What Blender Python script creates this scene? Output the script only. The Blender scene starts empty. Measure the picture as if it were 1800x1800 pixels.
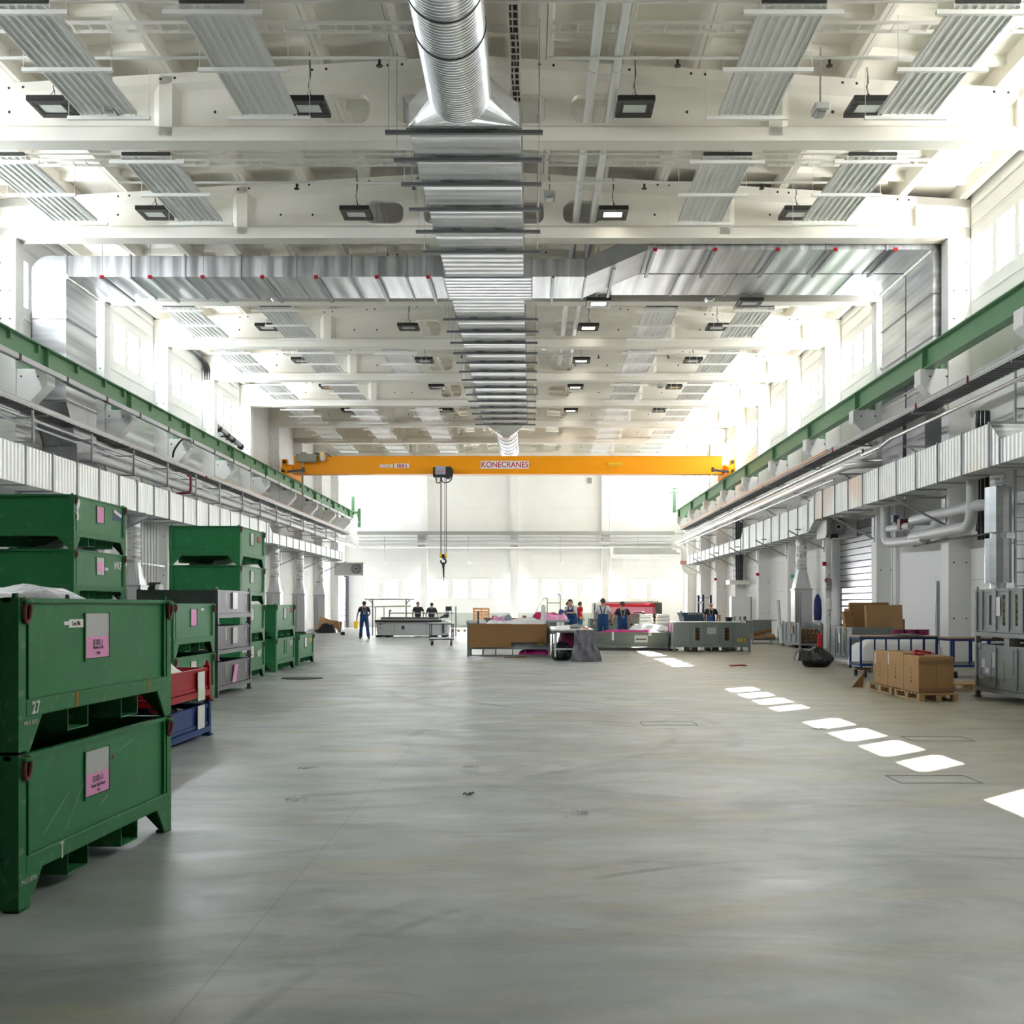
import bpy, bmesh, math, random
from mathutils import Vector, Matrix
random.seed(7)
PI = math.pi
S = bpy.context.scene
COL = S.collection

# ------------------------------------------------------------------ camera, world, sun, exposure
CAMZ = 1.5
F = 2017.0
cam_data = bpy.data.cameras.new('camera')
cam = bpy.data.objects.new('camera', cam_data); COL.objects.link(cam)
cam.location = (0, 0, CAMZ); cam.rotation_euler = (PI/2, 0, 0)
cam_data.sensor_fit = 'HORIZONTAL'; cam_data.sensor_width = 36.0
cam_data.lens = F/1800*36
cam_data.shift_x = -34/1800; cam_data.shift_y = 166/1800
cam_data.clip_start = 0.05; cam_data.clip_end = 400
S.camera = cam

world = bpy.data.worlds.new('world'); S.world = world
world.use_nodes = True
bg = world.node_tree.nodes['Background']
bg.inputs['Color'].default_value = (0.86, 0.93, 1.0, 1)
bg.inputs['Strength'].default_value = 6.0

sun_data = bpy.data.lights.new('sun', 'SUN')
sun_data.energy = 150.0; sun_data.angle = 0.009; sun_data.color = (1.0, 0.96, 0.9)
sun = bpy.data.objects.new('sun', sun_data); COL.objects.link(sun)
sun.rotation_euler = Vector((-0.717, -0.705, -1.0)).to_track_quat('-Z', 'Y').to_euler()

S.view_settings.view_transform = 'Standard'
S.view_settings.look = 'None'
S.view_settings.gamma = 1.0
S.view_settings.use_curve_mapping = False
S.view_settings.exposure = -0.28
PANE_RIGHT, PANE_LEFT, PANE_BACK = 11.0, 14.0, 17.0
S.cycles.max_bounces = 8; S.cycles.diffuse_bounces = 6; S.cycles.glossy_bounces = 4
S.cycles.transparent_max_bounces = 12
S.cycles.caustics_reflective = False; S.cycles.caustics_refractive = False
S.cycles.sample_clamp_indirect = 12.0

# ------------------------------------------------------------------ materials
MATS = {}
def nodes_of(m):
    m.use_nodes = True
    nt = m.node_tree
    return nt, nt.nodes, nt.links, nt.nodes['Principled BSDF']

def M(name, col, rough=0.5, metal=0.0, var=0.0, scale=6.0, bump=0.0, bscale=40.0, stretch=None, dirt=None, dirt_amt=0.0, spec=0.5):
    """painted / plain surface with a little procedural variation"""
    if name in MATS: return MATS[name]
    m = bpy.data.materials.new(name); MATS[name] = m
    nt, N, L, P = nodes_of(m)
    P.inputs['Roughness'].default_value = rough
    P.inputs['Metallic'].default_value = metal
    P.inputs['Specular IOR Level'].default_value = spec
    c = (*col, 1)
    P.inputs['Base Color'].default_value = c
    if var or dirt or bump:
        tc = N.new('ShaderNodeTexCoord'); mp = N.new('ShaderNodeMapping')
        if stretch: mp.inputs['Scale'].default_value = stretch
        L.new(tc.outputs['Object'], mp.inputs['Vector'])
        ns = N.new('ShaderNodeTexNoise'); ns.inputs['Scale'].default_value = scale; ns.inputs['Detail'].default_value = 5
        L.new(mp.outputs['Vector'], ns.inputs['Vector'])
        src = None
        if var:
            mx = N.new('ShaderNodeMix'); mx.data_type = 'RGBA'
            mx.inputs['A'].default_value = (*[max(0, k*(1-var)) for k in col], 1)
            mx.inputs['B'].default_value = (*[min(1, k*(1+var)) for k in col], 1)
            L.new(ns.outputs['Fac'], mx.inputs['Factor']); src = mx.outputs['Result']
        if dirt:
            n2 = N.new('ShaderNodeTexNoise'); n2.inputs['Scale'].default_value = scale*2.7; n2.inputs['Detail'].default_value = 8
            L.new(mp.outputs['Vector'], n2.inputs['Vector'])
            rp = N.new('ShaderNodeMapRange'); rp.inputs['From Min'].default_value = 0.60; rp.inputs['From Max'].default_value = 0.72
            rp.inputs['To Max'].default_value = dirt_amt
            L.new(n2.outputs['Fac'], rp.inputs['Value'])
            m2 = N.new('ShaderNodeMix'); m2.data_type = 'RGBA'
            m2.inputs['A'].default_value = c; m2.inputs['B'].default_value = (*dirt, 1)
            if src: L.new(src, m2.inputs['A'])
            L.new(rp.outputs['Result'], m2.inputs['Factor']); src = m2.outputs['Result']
        if src: L.new(src, P.inputs['Base Color'])
        if bump:
            n3 = N.new('ShaderNodeTexNoise'); n3.inputs['Scale'].default_value = bscale; n3.inputs['Detail'].default_value = 3
            L.new(mp.outputs['Vector'], n3.inputs['Vector'])
            b = N.new('ShaderNodeBump'); b.inputs['Strength'].default_value = bump; b.inputs['Distance'].default_value = 0.02
            L.new(n3.outputs['Fac'], b.inputs['Height']); L.new(b.outputs['Normal'], P.inputs['Normal'])
    return m

def galv(name, axis=None, pitch=0.2, col=(0.62, 0.64, 0.66), rough=0.33, amt=0.35, rust=0.0, profile='SIN', vary=0.35, metal=0.85):
    """galvanised sheet; axis = direction across its swages"""
    if name in MATS: return MATS[name]
    m = bpy.data.materials.new(name); MATS[name] = m
    nt, N, L, P = nodes_of(m)
    P.inputs['Metallic'].default_value = metal
    tc = N.new('ShaderNodeTexCoord')
    ns = N.new('ShaderNodeTexNoise'); ns.inputs['Detail'].default_value = 2
    mp = N.new('ShaderNodeMapping')
    sc = [1.0, 1.0, 1.0]
    if axis is not None:
        sc = [0.25, 0.25, 0.25]; sc[axis] = 5.0
    mp.inputs['Scale'].default_value = sc
    L.new(tc.outputs['Object'], mp.inputs['Vector']); L.new(mp.outputs['Vector'], ns.inputs['Vector'])
    ns.inputs['Scale'].default_value = 1.0
    mr = N.new('ShaderNodeMapRange'); mr.inputs['From Min'].default_value = 0.3; mr.inputs['From Max'].default_value = 0.7
    L.new(ns.outputs['Fac'], mr.inputs['Value'])
    mx = N.new('ShaderNodeMix'); mx.data_type = 'RGBA'
    mx.inputs['A'].default_value = (*[k*(1-vary) for k in col], 1); mx.inputs['B'].default_value = (*[min(1, k*(1+vary*0.6)) for k in col], 1)
    L.new(mr.outputs['Result'], mx.inputs['Factor']); src = mx.outputs['Result']
    if rust:
        n2 = N.new('ShaderNodeTexNoise'); n2.inputs['Scale'].default_value = 0.35; L.new(tc.outputs['Object'], n2.inputs['Vector'])
        r2 = N.new('ShaderNodeMapRange'); r2.inputs['From Min'].default_value = 0.5; r2.inputs['From Max'].default_value = 0.7; r2.inputs['To Max'].default_value = rust
        L.new(n2.outputs['Fac'], r2.inputs['Value'])
        m2 = N.new('ShaderNodeMix'); m2.data_type = 'RGBA'; m2.inputs['B'].default_value = (0.55, 0.33, 0.2, 1)
        L.new(src, m2.inputs['A']); L.new(r2.outputs['Result'], m2.inputs['Factor']); src = m2.outputs['Result']
    L.new(src, P.inputs['Base Color'])
    rr = N.new('ShaderNodeMapRange'); rr.inputs['To Min'].default_value = rough-0.07; rr.inputs['To Max'].default_value = rough+0.12
    L.new(ns.outputs['Fac'], rr.inputs['Value']); L.new(rr.outputs['Result'], P.inputs['Roughness'])
    if axis is not None and amt:
        wv = N.new('ShaderNodeTexWave'); wv.wave_type = 'BANDS'; wv.bands_direction = 'XYZ'[axis]; wv.wave_profile = profile
        wv.inputs['Scale'].default_value = 0.314159/pitch
        L.new(tc.outputs['Object'], wv.inputs['Vector'])
        b = N.new('ShaderNodeBump'); b.inputs['Strength'].default_value = amt; b.inputs['Distance'].default_value = pitch*0.22
        L.new(wv.outputs['Fac'], b.inputs['Height']); L.new(b.outputs['Normal'], P.inputs['Normal'])
    return m

def lit_pane(name, strength, col=(1.0, 1.0, 1.0)):
    if name in MATS: return MATS[name]
    m = bpy.data.materials.new(name); MATS[name] = m
    m.use_nodes = True; nt = m.node_tree; N = nt.nodes; L = nt.links
    N.clear()
    out = N.new('ShaderNodeOutputMaterial')
    em = N.new('ShaderNodeEmission'); em.inputs['Color'].default_value = (*col, 1); em.inputs['Strength'].default_value = strength
    tr = N.new('ShaderNodeBsdfTransparent')
    mx = N.new('ShaderNodeAddShader')
    L.new(em.outputs[0], mx.inputs[0]); L.new(tr.outputs[0], mx.inputs[1]); L.new(mx.outputs[0], out.inputs['Surface'])
    return m

def emit(name, col, strength):
    if name in MATS: return MATS[name]
    m = bpy.data.materials.new(name); MATS[name] = m
    nt, N, L, P = nodes_of(m)
    P.inputs['Base Color'].default_value = (*col, 1)
    P.inputs['Emission Color'].default_value = (*col, 1); P.inputs['Emission Strength'].default_value = strength
    return m

def plastic(name, col, alpha=0.6, rough=0.25):
    if name in MATS: return MATS[name]
    m = bpy.data.materials.new(name); MATS[name] = m
    nt, N, L, P = nodes_of(m)
    P.inputs['Base Color'].default_value = (*col, 1); P.inputs['Roughness'].default_value = rough
    P.inputs['Alpha'].default_value = alpha
    tc = N.new('ShaderNodeTexCoord'); n3 = N.new('ShaderNodeTexNoise'); n3.inputs['Scale'].default_value = 9; n3.inputs['Detail'].default_value = 4; n3.inputs['Distortion'].default_value = 1.2
    L.new(tc.outputs['Object'], n3.inputs['Vector'])
    b = N.new('ShaderNodeBump'); b.inputs['Strength'].default_value = 0.7; b.inputs['Distance'].default_value = 0.05
    L.new(n3.outputs['Fac'], b.inputs['Height']); L.new(b.outputs['Normal'], P.inputs['Normal'])
    return m

def wall_paint(name, col, line=0.8, period=1.2, phase=0.0):
    """painted panels with thin horizontal joints"""
    if name in MATS: return MATS[name]
    m = bpy.data.materials.new(name); MATS[name] = m
    nt, N, L, P = nodes_of(m)
    P.inputs['Roughness'].default_value = 0.62; P.inputs['Specular IOR Level'].default_value = 0.3
    tc = N.new('ShaderNodeTexCoord'); sp = N.new('ShaderNodeSeparateXYZ'); L.new(tc.outputs['Object'], sp.inputs[0])
    ad = N.new('ShaderNodeMath'); ad.operation = 'ADD'; ad.inputs[1].default_value = phase
    L.new(sp.outputs['Z'], ad.inputs[0])
    md = N.new('ShaderNodeMath'); md.operation = 'FLOORED_MODULO'; md.inputs[1].default_value = period
    L.new(ad.outputs[0], md.inputs[0])
    lt = N.new('ShaderNodeMath'); lt.operation = 'LESS_THAN'; lt.inputs[1].default_value = 0.018
    L.new(md.outputs[0], lt.inputs[0])
    ns = N.new('ShaderNodeTexNoise'); ns.inputs['Scale'].default_value = 0.9; ns.inputs['Detail'].default_value = 6
    L.new(tc.outputs['Object'], ns.inputs['Vector'])
    mx = N.new('ShaderNodeMix'); mx.data_type = 'RGBA'
    mx.inputs['A'].default_value = (*[k*0.95 for k in col], 1); mx.inputs['B'].default_value = (*[min(1, k*1.04) for k in col], 1)
    L.new(ns.outputs['Fac'], mx.inputs['Factor'])
    m2 = N.new('ShaderNodeMix'); m2.data_type = 'RGBA'; m2.inputs['B'].default_value = (*[k*line for k in col], 1)
    L.new(mx.outputs['Result'], m2.inputs['A']); L.new(lt.outputs[0], m2.inputs['Factor'])
    L.new(m2.outputs['Result'], P.inputs['Base Color'])
    return m

def floor_material():
    m = bpy.data.materials.new('concrete_floor')
    nt, N, L, P = nodes_of(m)
    tc = N.new('ShaderNodeTexCoord')
    def noise(scale, detail=6, st=(1, 1, 1), dist=0.0, rot=0.0):
        mp = N.new('ShaderNodeMapping'); mp.inputs['Scale'].default_value = st; mp.inputs['Rotation'].default_value = (0, 0, rot)
        L.new(tc.outputs['Object'], mp.inputs['Vector'])
        n = N.new('ShaderNodeTexNoise'); n.inputs['Scale'].default_value = scale; n.inputs['Detail'].default_value = detail; n.inputs['Distortion'].default_value = dist
        n.inputs['Roughness'].default_value = 0.62
        L.new(mp.outputs['Vector'], n.inputs['Vector']); return n.outputs['Fac']
    def rng(x, a, b, c=0.0, d=1.0):
        r = N.new('ShaderNodeMapRange'); r.inputs['From Min'].default_value = a; r.inputs['From Max'].default_value = b
        r.inputs['To Min'].default_value = c; r.inputs['To Max'].default_value = d
        L.new(x, r.inputs['Value']); return r.outputs['Result']
    def mix(fac, a, b):
        x = N.new('ShaderNodeMix'); x.data_type = 'RGBA'
        for s, v in (('A', a), ('B', b)):
            if isinstance(v, tuple): x.inputs[s].default_value = (*v, 1)
            else: L.new(v, x.inputs[s])
        L.new(fac, x.inputs['Factor']); return x.outputs['Result']
    base = mix(rng(noise(0.22, 5), 0.38, 0.62), (0.285, 0.33, 0.335), (0.375, 0.418, 0.425))
    base = mix(rng(noise(0.9, 9, (0.7, 1.3, 1), 0.9), 0.44, 0.62, 0, 0.75), base, (0.49, 0.515, 0.535))     # pale trowel clouds
    base = mix(rng(noise(0.55, 8, (0.8, 1.2, 1), 1.1, 0.7), 0.47, 0.62, 0, 0.75), base, (0.225, 0.245, 0.23))  # worn greenish smears
    base = mix(rng(noise(0.75, 8, (0.6, 1.4, 1), 1.3, 0.3), 0.50, 0.66, 0, 0.70), base, (0.39, 0.365, 0.26))  # sandy dust
    # dusty storage strip beside the cardboard-box wall
    sx = N.new('ShaderNodeSeparateXYZ'); L.new(tc.outputs['Object'], sx.inputs[0])
    wx = N.new('ShaderNodeMath'); wx.operation = 'MULTIPLY_ADD'; wx.inputs[1].default_value = 5.0; L.new(noise(0.25, 4), wx.inputs[0]); L.new(sx.outputs['X'], wx.inputs[2])
    dust = rng(wx.outputs[0], 4.0, 7.5, 0, 0.85)
    base = mix(dust, base, mix(rng(noise(1.4, 8, (0.6, 1.6, 1), 0.8), 0.35, 0.65), (0.255, 0.232, 0.155), (0.36, 0.338, 0.25)))
    # tyre arcs
    def arc(cx, cy, R, w, amt, col=(0.14, 0.145, 0.14)):
        nonlocal base
        vs = N.new('ShaderNodeVectorMath'); vs.operation = 'SUBTRACT'; vs.inputs[1].default_value = (cx, cy, 0); L.new(tc.outputs['Object'], vs.inputs[0])
        ln = N.new('ShaderNodeVectorMath'); ln.operation = 'LENGTH'; L.new(vs.outputs[0], ln.inputs[0])
        a = N.new('ShaderNodeMath'); a.operation = 'SUBTRACT'; a.inputs[1].default_value = R; L.new(ln.outputs['Value'], a.inputs[0])
        b = N.new('ShaderNodeMath'); b.operation = 'ABSOLUTE'; L.new(a.outputs[0], b.inputs[0])
        m1 = rng(b.outputs[0], w*0.3, w, 1, 0); m2 = rng(noise(0.9, 7), 0.42, 0.62, 0, amt)
        q = N.new('ShaderNodeMath'); q.operation = 'MULTIPLY'; L.new(m1, q.inputs[0]); L.new(m2, q.inputs[1])
        base = mix(q.outputs[0], base, col)
    for a in ((2.2, 3.6, 3.3, .05, .7), (2.2, 3.6, 3.55, .09, .4), (-3.5, 14.0, 5.2, .10, .5), (-3.5, 14.0, 5.9, .12, .45), (4.5, 21, 6.2, .14, .5), (4.5, 21, 7.0, .12, .5), (1, 30, 7, .16, .45), (-5, 34, 9, .2, .45), (3, 13, 4.4, .1, .4), (6, 27, 3.4, .14, .5)): arc(*a)
    base = mix(rng(noise(2.6, 8, (0.6, 1.6, 1), 1.2), 0.56, 0.80, 0, 0.6), base, (0.14, 0.145, 0.135))      # scuffs
    base = mix(rng(noise(60, 3), 0.66, 0.74, 0, 0.55), base, (0.10, 0.10, 0.095))                            # specks
    base = mix(rng(noise(26, 6), 0.4, 0.75, 0, 0.18), base, (0.46, 0.47, 0.45))
    # sawn joints every six metres
    sp = N.new('ShaderNodeSeparateXYZ'); L.new(tc.outputs['Object'], sp.inputs[0])
    fac = None
    for ax, ph, per in (('X', 1.3, 6.0), ('Y', 2.0, 6.0)):
        a = N.new('ShaderNodeMath'); a.operation = 'ADD'; a.inputs[1].default_value = ph; L.new(sp.outputs[ax], a.inputs[0])
        d = N.new('ShaderNodeMath'); d.operation = 'FLOORED_MODULO'; d.inputs[1].default_value = per; L.new(a.outputs[0], d.inputs[0])
        l = N.new('ShaderNodeMath'); l.operation = 'LESS_THAN'; l.inputs[1].default_value = 0.012; L.new(d.outputs[0], l.inputs[0])
        if fac is None: fac = l.outputs[0]
        else:
            q = N.new('ShaderNodeMath'); q.operation = 'MAXIMUM'; L.new(fac, q.inputs[0]); L.new(l.outputs[0], q.inputs[1]); fac = q.outputs[0]
    h = N.new('ShaderNodeMath'); h.operation = 'MULTIPLY'; h.inputs[1].default_value = 0.25; L.new(fac, h.inputs[0])
    base = mix(h.outputs[0], base, (0.1, 0.105, 0.1))
    L.new(base, P.inputs['Base Color'])
    L.new(rng(noise(1.6, 8, (0.7, 1.5, 1), 0.5), 0.3, 0.7, 0.29, 0.48), P.inputs['Roughness'])
    P.inputs['Specular IOR Level'].default_value = 0.42
    b = N.new('ShaderNodeBump'); b.inputs['Strength'].default_value = 0.05; b.inputs['Distance'].default_value = 0.02
    L.new(noise(9, 6, (0.9, 1.1, 1)), b.inputs['Height']); L.new(b.outputs['Normal'], P.inputs['Normal'])
    return m

WHITE = M('white_paint', (0.80, 0.80, 0.77), 0.6, var=0.04, scale=1.5, spec=0.3)
CREAM = M('cream_concrete', (0.83, 0.80, 0.73), 0.75, var=0.06, scale=1.2, spec=0.2)
CREAMB = M('beam_concrete', (0.82, 0.795, 0.725), 0.7, var=0.05, scale=1.6, bump=0.08, spec=0.25)
COLM = M('column_concrete', (0.80, 0.80, 0.80), 0.65, var=0.05, scale=1.2, spec=0.3)
PWHITE = M('powder_white', (0.82, 0.82, 0.79), 0.4)
PANELW = M('panel_sheet_white', (0.79, 0.79, 0.78), 0.5)
BLACK = M('black_plastic', (0.012, 0.012, 0.013), 0.45)
DARK = M('dark_gap', (0.03, 0.03, 0.03), 0.7)
RUBBER = M('black_rubber', (0.015, 0.015, 0.016), 0.7)
STEEL = M('zinc_steel', (0.42, 0.44, 0.46), 0.38, 0.8, var=0.15, scale=4)
CHROME = M('bright_steel', (0.72, 0.73, 0.74), 0.2, 0.95)
GALV = galv('galvanised_plain', None, vary=0.2)
GALV_Y = galv('galvanised_swaged_y', 1, 0.36, amt=0.35, col=(0.84, 0.85, 0.86), rough=0.40, vary=0.2, metal=0.45)
GALV_X = galv('galvanised_strips_x', 0, 0.5, amt=0.12, rough=0.3)
GALV_Z = galv('galvanised_strips_z', 2, 0.5, amt=0.12, rough=0.3)
GALV_SIDE = galv('galvanised_side', 1, 0.19, amt=0.55, col=(0.66, 0.69, 0.68), rough=0.42, vary=0.15)
GALV_RUST = galv('galvanised_tarnished', 1, 0.19, amt=0.55, col=(0.60, 0.63, 0.61), rough=0.42, rust=0.5, vary=0.15)
GALV_DARK = galv('galvanised_dull', None, col=(0.42, 0.43, 0.45), rough=0.45, vary=0.2)
SPIRO = galv('galvanised_spiral', 1, 0.09, amt=0.8, rough=0.25, col=(0.66, 0.67, 0.68), vary=0.12)
FLEX = galv('aluminium_flex', 2, 0.07, amt=1.0, rough=0.25, col=(0.75, 0.76, 0.78), vary=0.1)
GIRDER = M('girder_green', (0.115, 0.27, 0.135), 0.45, var=0.08, scale=2)
GREEN = M('container_green', (0.024, 0.180, 0.064), 0.45, spec=0.25, var=0.14, scale=3.5, dirt=(0.10, 0.24, 0.13), dirt_amt=0.35, bump=0.05, bscale=14)
GREEN_EDGE = M('container_green_worn', (0.026, 0.17, 0.06), 0.48, spec=0.25, var=0.15, scale=6, dirt=(0.22, 0.30, 0.22), dirt_amt=0.6)
ORANGE = M('crane_orange', (0.86, 0.33, 0.0), 0.5, var=0.04, scale=1, spec=0.25)
GREYST = M('stillage_grey', (0.215, 0.24, 0.24), 0.5, 0.2, var=0.15, scale=4, dirt=(0.40, 0.40, 0.38), dirt_amt=0.35)
GREYGR = M('stillage_grey_green', (0.15, 0.175, 0.15), 0.5, 0.1, var=0.12, scale=4, dirt=(0.3, 0.32, 0.28), dirt_amt=0.3)
GREYDK = M('stillage_dark_grey', (0.13, 0.135, 0.15), 0.38, 0.35, var=0.2, scale=5, dirt=(0.3, 0.3, 0.32), dirt_amt=0.4)
BLKST = M('stillage_black', (0.022, 0.022, 0.026), 0.5, var=0.2, scale=5)
CARD = M('cardboard', (0.40, 0.245, 0.125), 0.85, var=0.08, scale=3, spec=0.15)
CARD_D = M('cardboard_dark', (0.27, 0.15, 0.065), 0.85, var=0.08, scale=5, stretch=(0.3, 1, 6), spec=0.15)
WOOD = M('pallet_wood', (0.48, 0.32, 0.17), 0.8, var=0.2, scale=5, stretch=(1, 8, 8), spec=0.2)
PAPER = M('paper_white', (0.75, 0.75, 0.73), 0.7)
PINK = M('paper_pink', (0.80, 0.33, 0.60), 0.6)
POUCH = M('clear_pouch_grey', (0.47, 0.48, 0.48), 0.3)
INK = M('dark_ink', (0.08, 0.07, 0.08), 0.7)
MARKW = M('stencil_white', (0.62, 0.65, 0.62), 0.6)
MARKY = M('stencil_yellow', (0.72, 0.46, 0.03), 0.6)
MARKR = M('stencil_red', (0.5, 0.12, 0.08), 0.6)
MARKB = M('stencil_blue', (0.02, 0.06, 0.14), 0.6)
SIGNRED = M('sign_red', (0.45, 0.01, 0.04), 0.5)
RED = M('red_paint', (0.33, 0.008, 0.016), 0.5, var=0.1, spec=0.2)
BLUE = M('blue_paint', (0.010, 0.042, 0.17), 0.5, var=0.1, spec=0.25)
BLUEG = M('blue_grey_paint', (0.04, 0.075, 0.13), 0.4, var=0.1)
YELLOW = M('yellow_paint', (0.85, 0.55, 0.01), 0.4)
INSUL = M('pipe_insulation', (0.56, 0.57, 0.58), 0.45, var=0.05, scale=3)
BAG = M('black_bag', (0.014, 0.015, 0.018), 0.22, bump=0.8, bscale=11)
GREYBAG = plastic('grey_bag_film', (0.12, 0.115, 0.14), 0.93, 0.12)
FILM = plastic('clear_film', (0.80, 0.80, 0.82), 0.55, 0.2)
FILMW = plastic('milky_film', (0.78, 0.78, 0.80), 0.95, 0.3)
MAGENTA = plastic('magenta_film', (0.50, 0.015, 0.20), 0.95, 0.25)
PINKF = plastic('pink_film', (0.80, 0.35, 0.60), 0.9, 0.25)
FLOORM = floor_material()

# ------------------------------------------------------------------ mesh helpers
def wpos(o):
    v = Vector((0, 0, 0))
    while o is not None:
        v = v + o.location; o = o.parent
    return v

class MB:
    def __init__(s): s.v = []; s.f = []; s.sm = []
    def add(s, vs, fs, smooth=False):
        k = len(s.v); s.v += [tuple(p) for p in vs]
        for f in fs: s.f.append(tuple(i+k for i in f)); s.sm.append(smooth)
        return s
    def box(s, x0, x1, y0, y1, z0, z1):
        vs = [(x, y, z) for z in (z0, z1) for y in (y0, y1) for x in (x0, x1)]
        return s.add(vs, [(0, 2, 3, 1), (4, 5, 7, 6), (0, 1, 5, 4), (2, 6, 7, 3), (0, 4, 6, 2), (1, 3, 7, 5)])
    def bar(s, p0, p1, w, h, up=(0, 0, 1)):
        p0, p1 = Vector(p0), Vector(p1); d = (p1-p0).normalized(); up = Vector(up)
        if abs(d.dot(up)) > 0.98: up = Vector((0, 1, 0)) if abs(d.y) < 0.9 else Vector((1, 0, 0))
        a = d.cross(up).normalized()*w/2; b = a.cross(d).normalized()*h/2
        vs = [p+sa*a+sb*b for p in (p0, p1) for sa, sb in ((-1, -1), (1, -1), (1, 1), (-1, 1))]
        return s.add(vs, [(0, 1, 2, 3), (7, 6, 5, 4), (0, 4, 5, 1), (1, 5, 6, 2), (2, 6, 7, 3), (3, 7, 4, 0)])
    def prism(s, poly, axis, a0, a1):
        n = len(poly)
        def P(q, a):
            return (a, q[0], q[1]) if axis == 'x' else (q[0], a, q[1]) if axis == 'y' else (q[0], q[1], a)
        vs = [P(q, a0) for q in poly]+[P(q, a1) for q in poly]
        fs = [tuple(range(n)), tuple(range(2*n-1, n-1, -1))]+[(i, (i+1) % n, n+(i+1) % n, n+i) for i in range(n)]
        return s.add(vs, fs)
    def loft(s, rings, cap=True, smooth=False, closed=True):
        n = len(rings[0]); vs = [p for r in rings for p in r]; fs = []
        for k in range(len(rings)-1):
            for i in range(n if closed else n-1):
                j = (i+1) % n
                fs.append((k*n+i, k*n+j, (k+1)*n+j, (k+1)*n+i))
        s.add(vs, fs, smooth)
        if cap and closed:
            k = len(s.v)-len(vs)
            s.f.append(tuple(k+i for i in range(n))); s.sm.append(False)
            s.f.append(tuple(k+(len(rings)-1)*n+i for i in reversed(range(n)))); s.sm.append(False)
        return s
    def tube(s, pts, r, n=10, cap=True):
        pts = [Vector(p) for p in pts]; rings = []
        T = [(pts[min(i+1, len(pts)-1)]-pts[max(i-1, 0)]).normalized() for i in range(len(pts))]
        up = Vector((0, 0, 1)) if abs(T[0].z) < 0.9 else Vector((1, 0, 0))
        a = T[0].cross(up).normalized()
        for i, p in enumerate(pts):
            a = (a-T[i]*a.dot(T[i])).normalized(); b = T[i].cross(a)
            rr = r[i] if isinstance(r, (list, tuple)) else r
            rings.append([p+(a*math.cos(2*PI*k/n)+b*math.sin(2*PI*k/n))*rr for k in range(n)])
        return s.loft(rings, cap, True)
    def cyl(s, p0, p1, r0, r1=None, n=14): return s.tube([p0, p1], [r0, r0 if r1 is None else r1], n)
    def ball(s, c, rx, ry=None, rz=None, n=12, m=8):
        ry = rx if ry is None else ry; rz = rx if rz is None else rz
        rings = []
        for j in range(m+1):
            t = PI*j/m; q = max(1e-4, math.sin(t))
            rings.append([(c[0]+rx*q*math.cos(2*PI*i/n), c[1]+ry*q*math.sin(2*PI*i/n), c[2]-rz*math.cos(t)) for i in range(n)])
        return s.loft(rings, True, True)
    def sheet(s, nx, ny, fn, smooth=True):
        vs = [fn(i/nx, j/ny) for j in range(ny+1) for i in range(nx+1)]
        fs = [(j*(nx+1)+i, j*(nx+1)+i+1, (j+1)*(nx+1)+i+1, (j+1)*(nx+1)+i) for j in range(ny) for i in range(nx)]
        return s.add(vs, fs, smooth)
    def build(s, name, mat, parent=None, bevel=0.0, solid=0.0, loc=None):
        me = bpy.data.meshes.new(name)
        off = wpos(parent) if parent is not None else Vector(loc or (0, 0, 0))
        me.from_pydata([tuple(Vector(p)-off) for p in s.v], [], s.f)
        me.polygons.foreach_set('use_smooth', s.sm)
        me.update()
        bm = bmesh.new(); bm.from_mesh(me)
        bmesh.ops.recalc_face_normals(bm, faces=bm.faces); bm.to_mesh(me); bm.free()
        if any(s.sm): me.set_sharp_from_angle(angle=0.9)
        me.materials.append(mat)
        o = bpy.data.objects.new(name, me); COL.objects.link(o)
        if parent is not None: o.parent = parent
        else: o.location = off
        if bevel:
            b = o.modifiers.new('bevel', 'BEVEL'); b.width = bevel; b.segments = 1; b.limit_method = 'ANGLE'; b.angle_limit = 0.6
        if solid:
            t = o.modifiers.new('solid', 'SOLIDIFY'); t.thickness = solid
        return o

def fillet(pts, rad, n=6):
    pts = [Vector(p) for p in pts]; out = [pts[0]]
    for i in range(1, len(pts)-1):
        p = pts[i]; a = (pts[i-1]-p); b = (pts[i+1]-p)
        r = min(rad, a.length*0.49, b.length*0.49)
        p0 = p+a.normalized()*r; p1 = p+b.normalized()*r
        for k in range(n+1):
            t = k/n; out.append(p0*(1-t)**2+p*2*t*(1-t)+p1*t*t)
    out.append(pts[-1]); return out

def tag(o, label, cat, group=None, kind=None):
    o['label'] = label; o['category'] = cat
    if group: o['group'] = group
    if kind: o['kind'] = kind
    return o
def thing(name, label, cat, loc=(0, 0, 0), rz=0.0, group=None):
    o = bpy.data.objects.new(name, None); COL.objects.link(o)
    o.empty_display_size = 0.1
    o.location = loc; o.rotation_euler = (0, 0, rz)
    return tag(o, label, cat, group)
def struct(o):
    o['kind'] = 'structure'; return o
KIDS = {}
def children(o): return [c for c in bpy.data.objects if c.parent == o]
def copy_tree(o, parent=None, kids=None):
    if kids is None:
        kids = {}
        for c in bpy.data.objects:
            if c.parent: kids.setdefault(c.parent.name, []).append(c)
    c = o.copy(); COL.objects.link(c); c.parent = parent
    for ch in kids.get(o.name, []): copy_tree(ch, c, kids)
    return c
def dup(o, loc, label=None, group=None, rz=None):
    c = copy_tree(o); c.location = loc
    if rz is not None: c.rotation_euler = (0, 0, rz)
    if label: c['label'] = label
    if group: c['group'] = group
    return c
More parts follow.
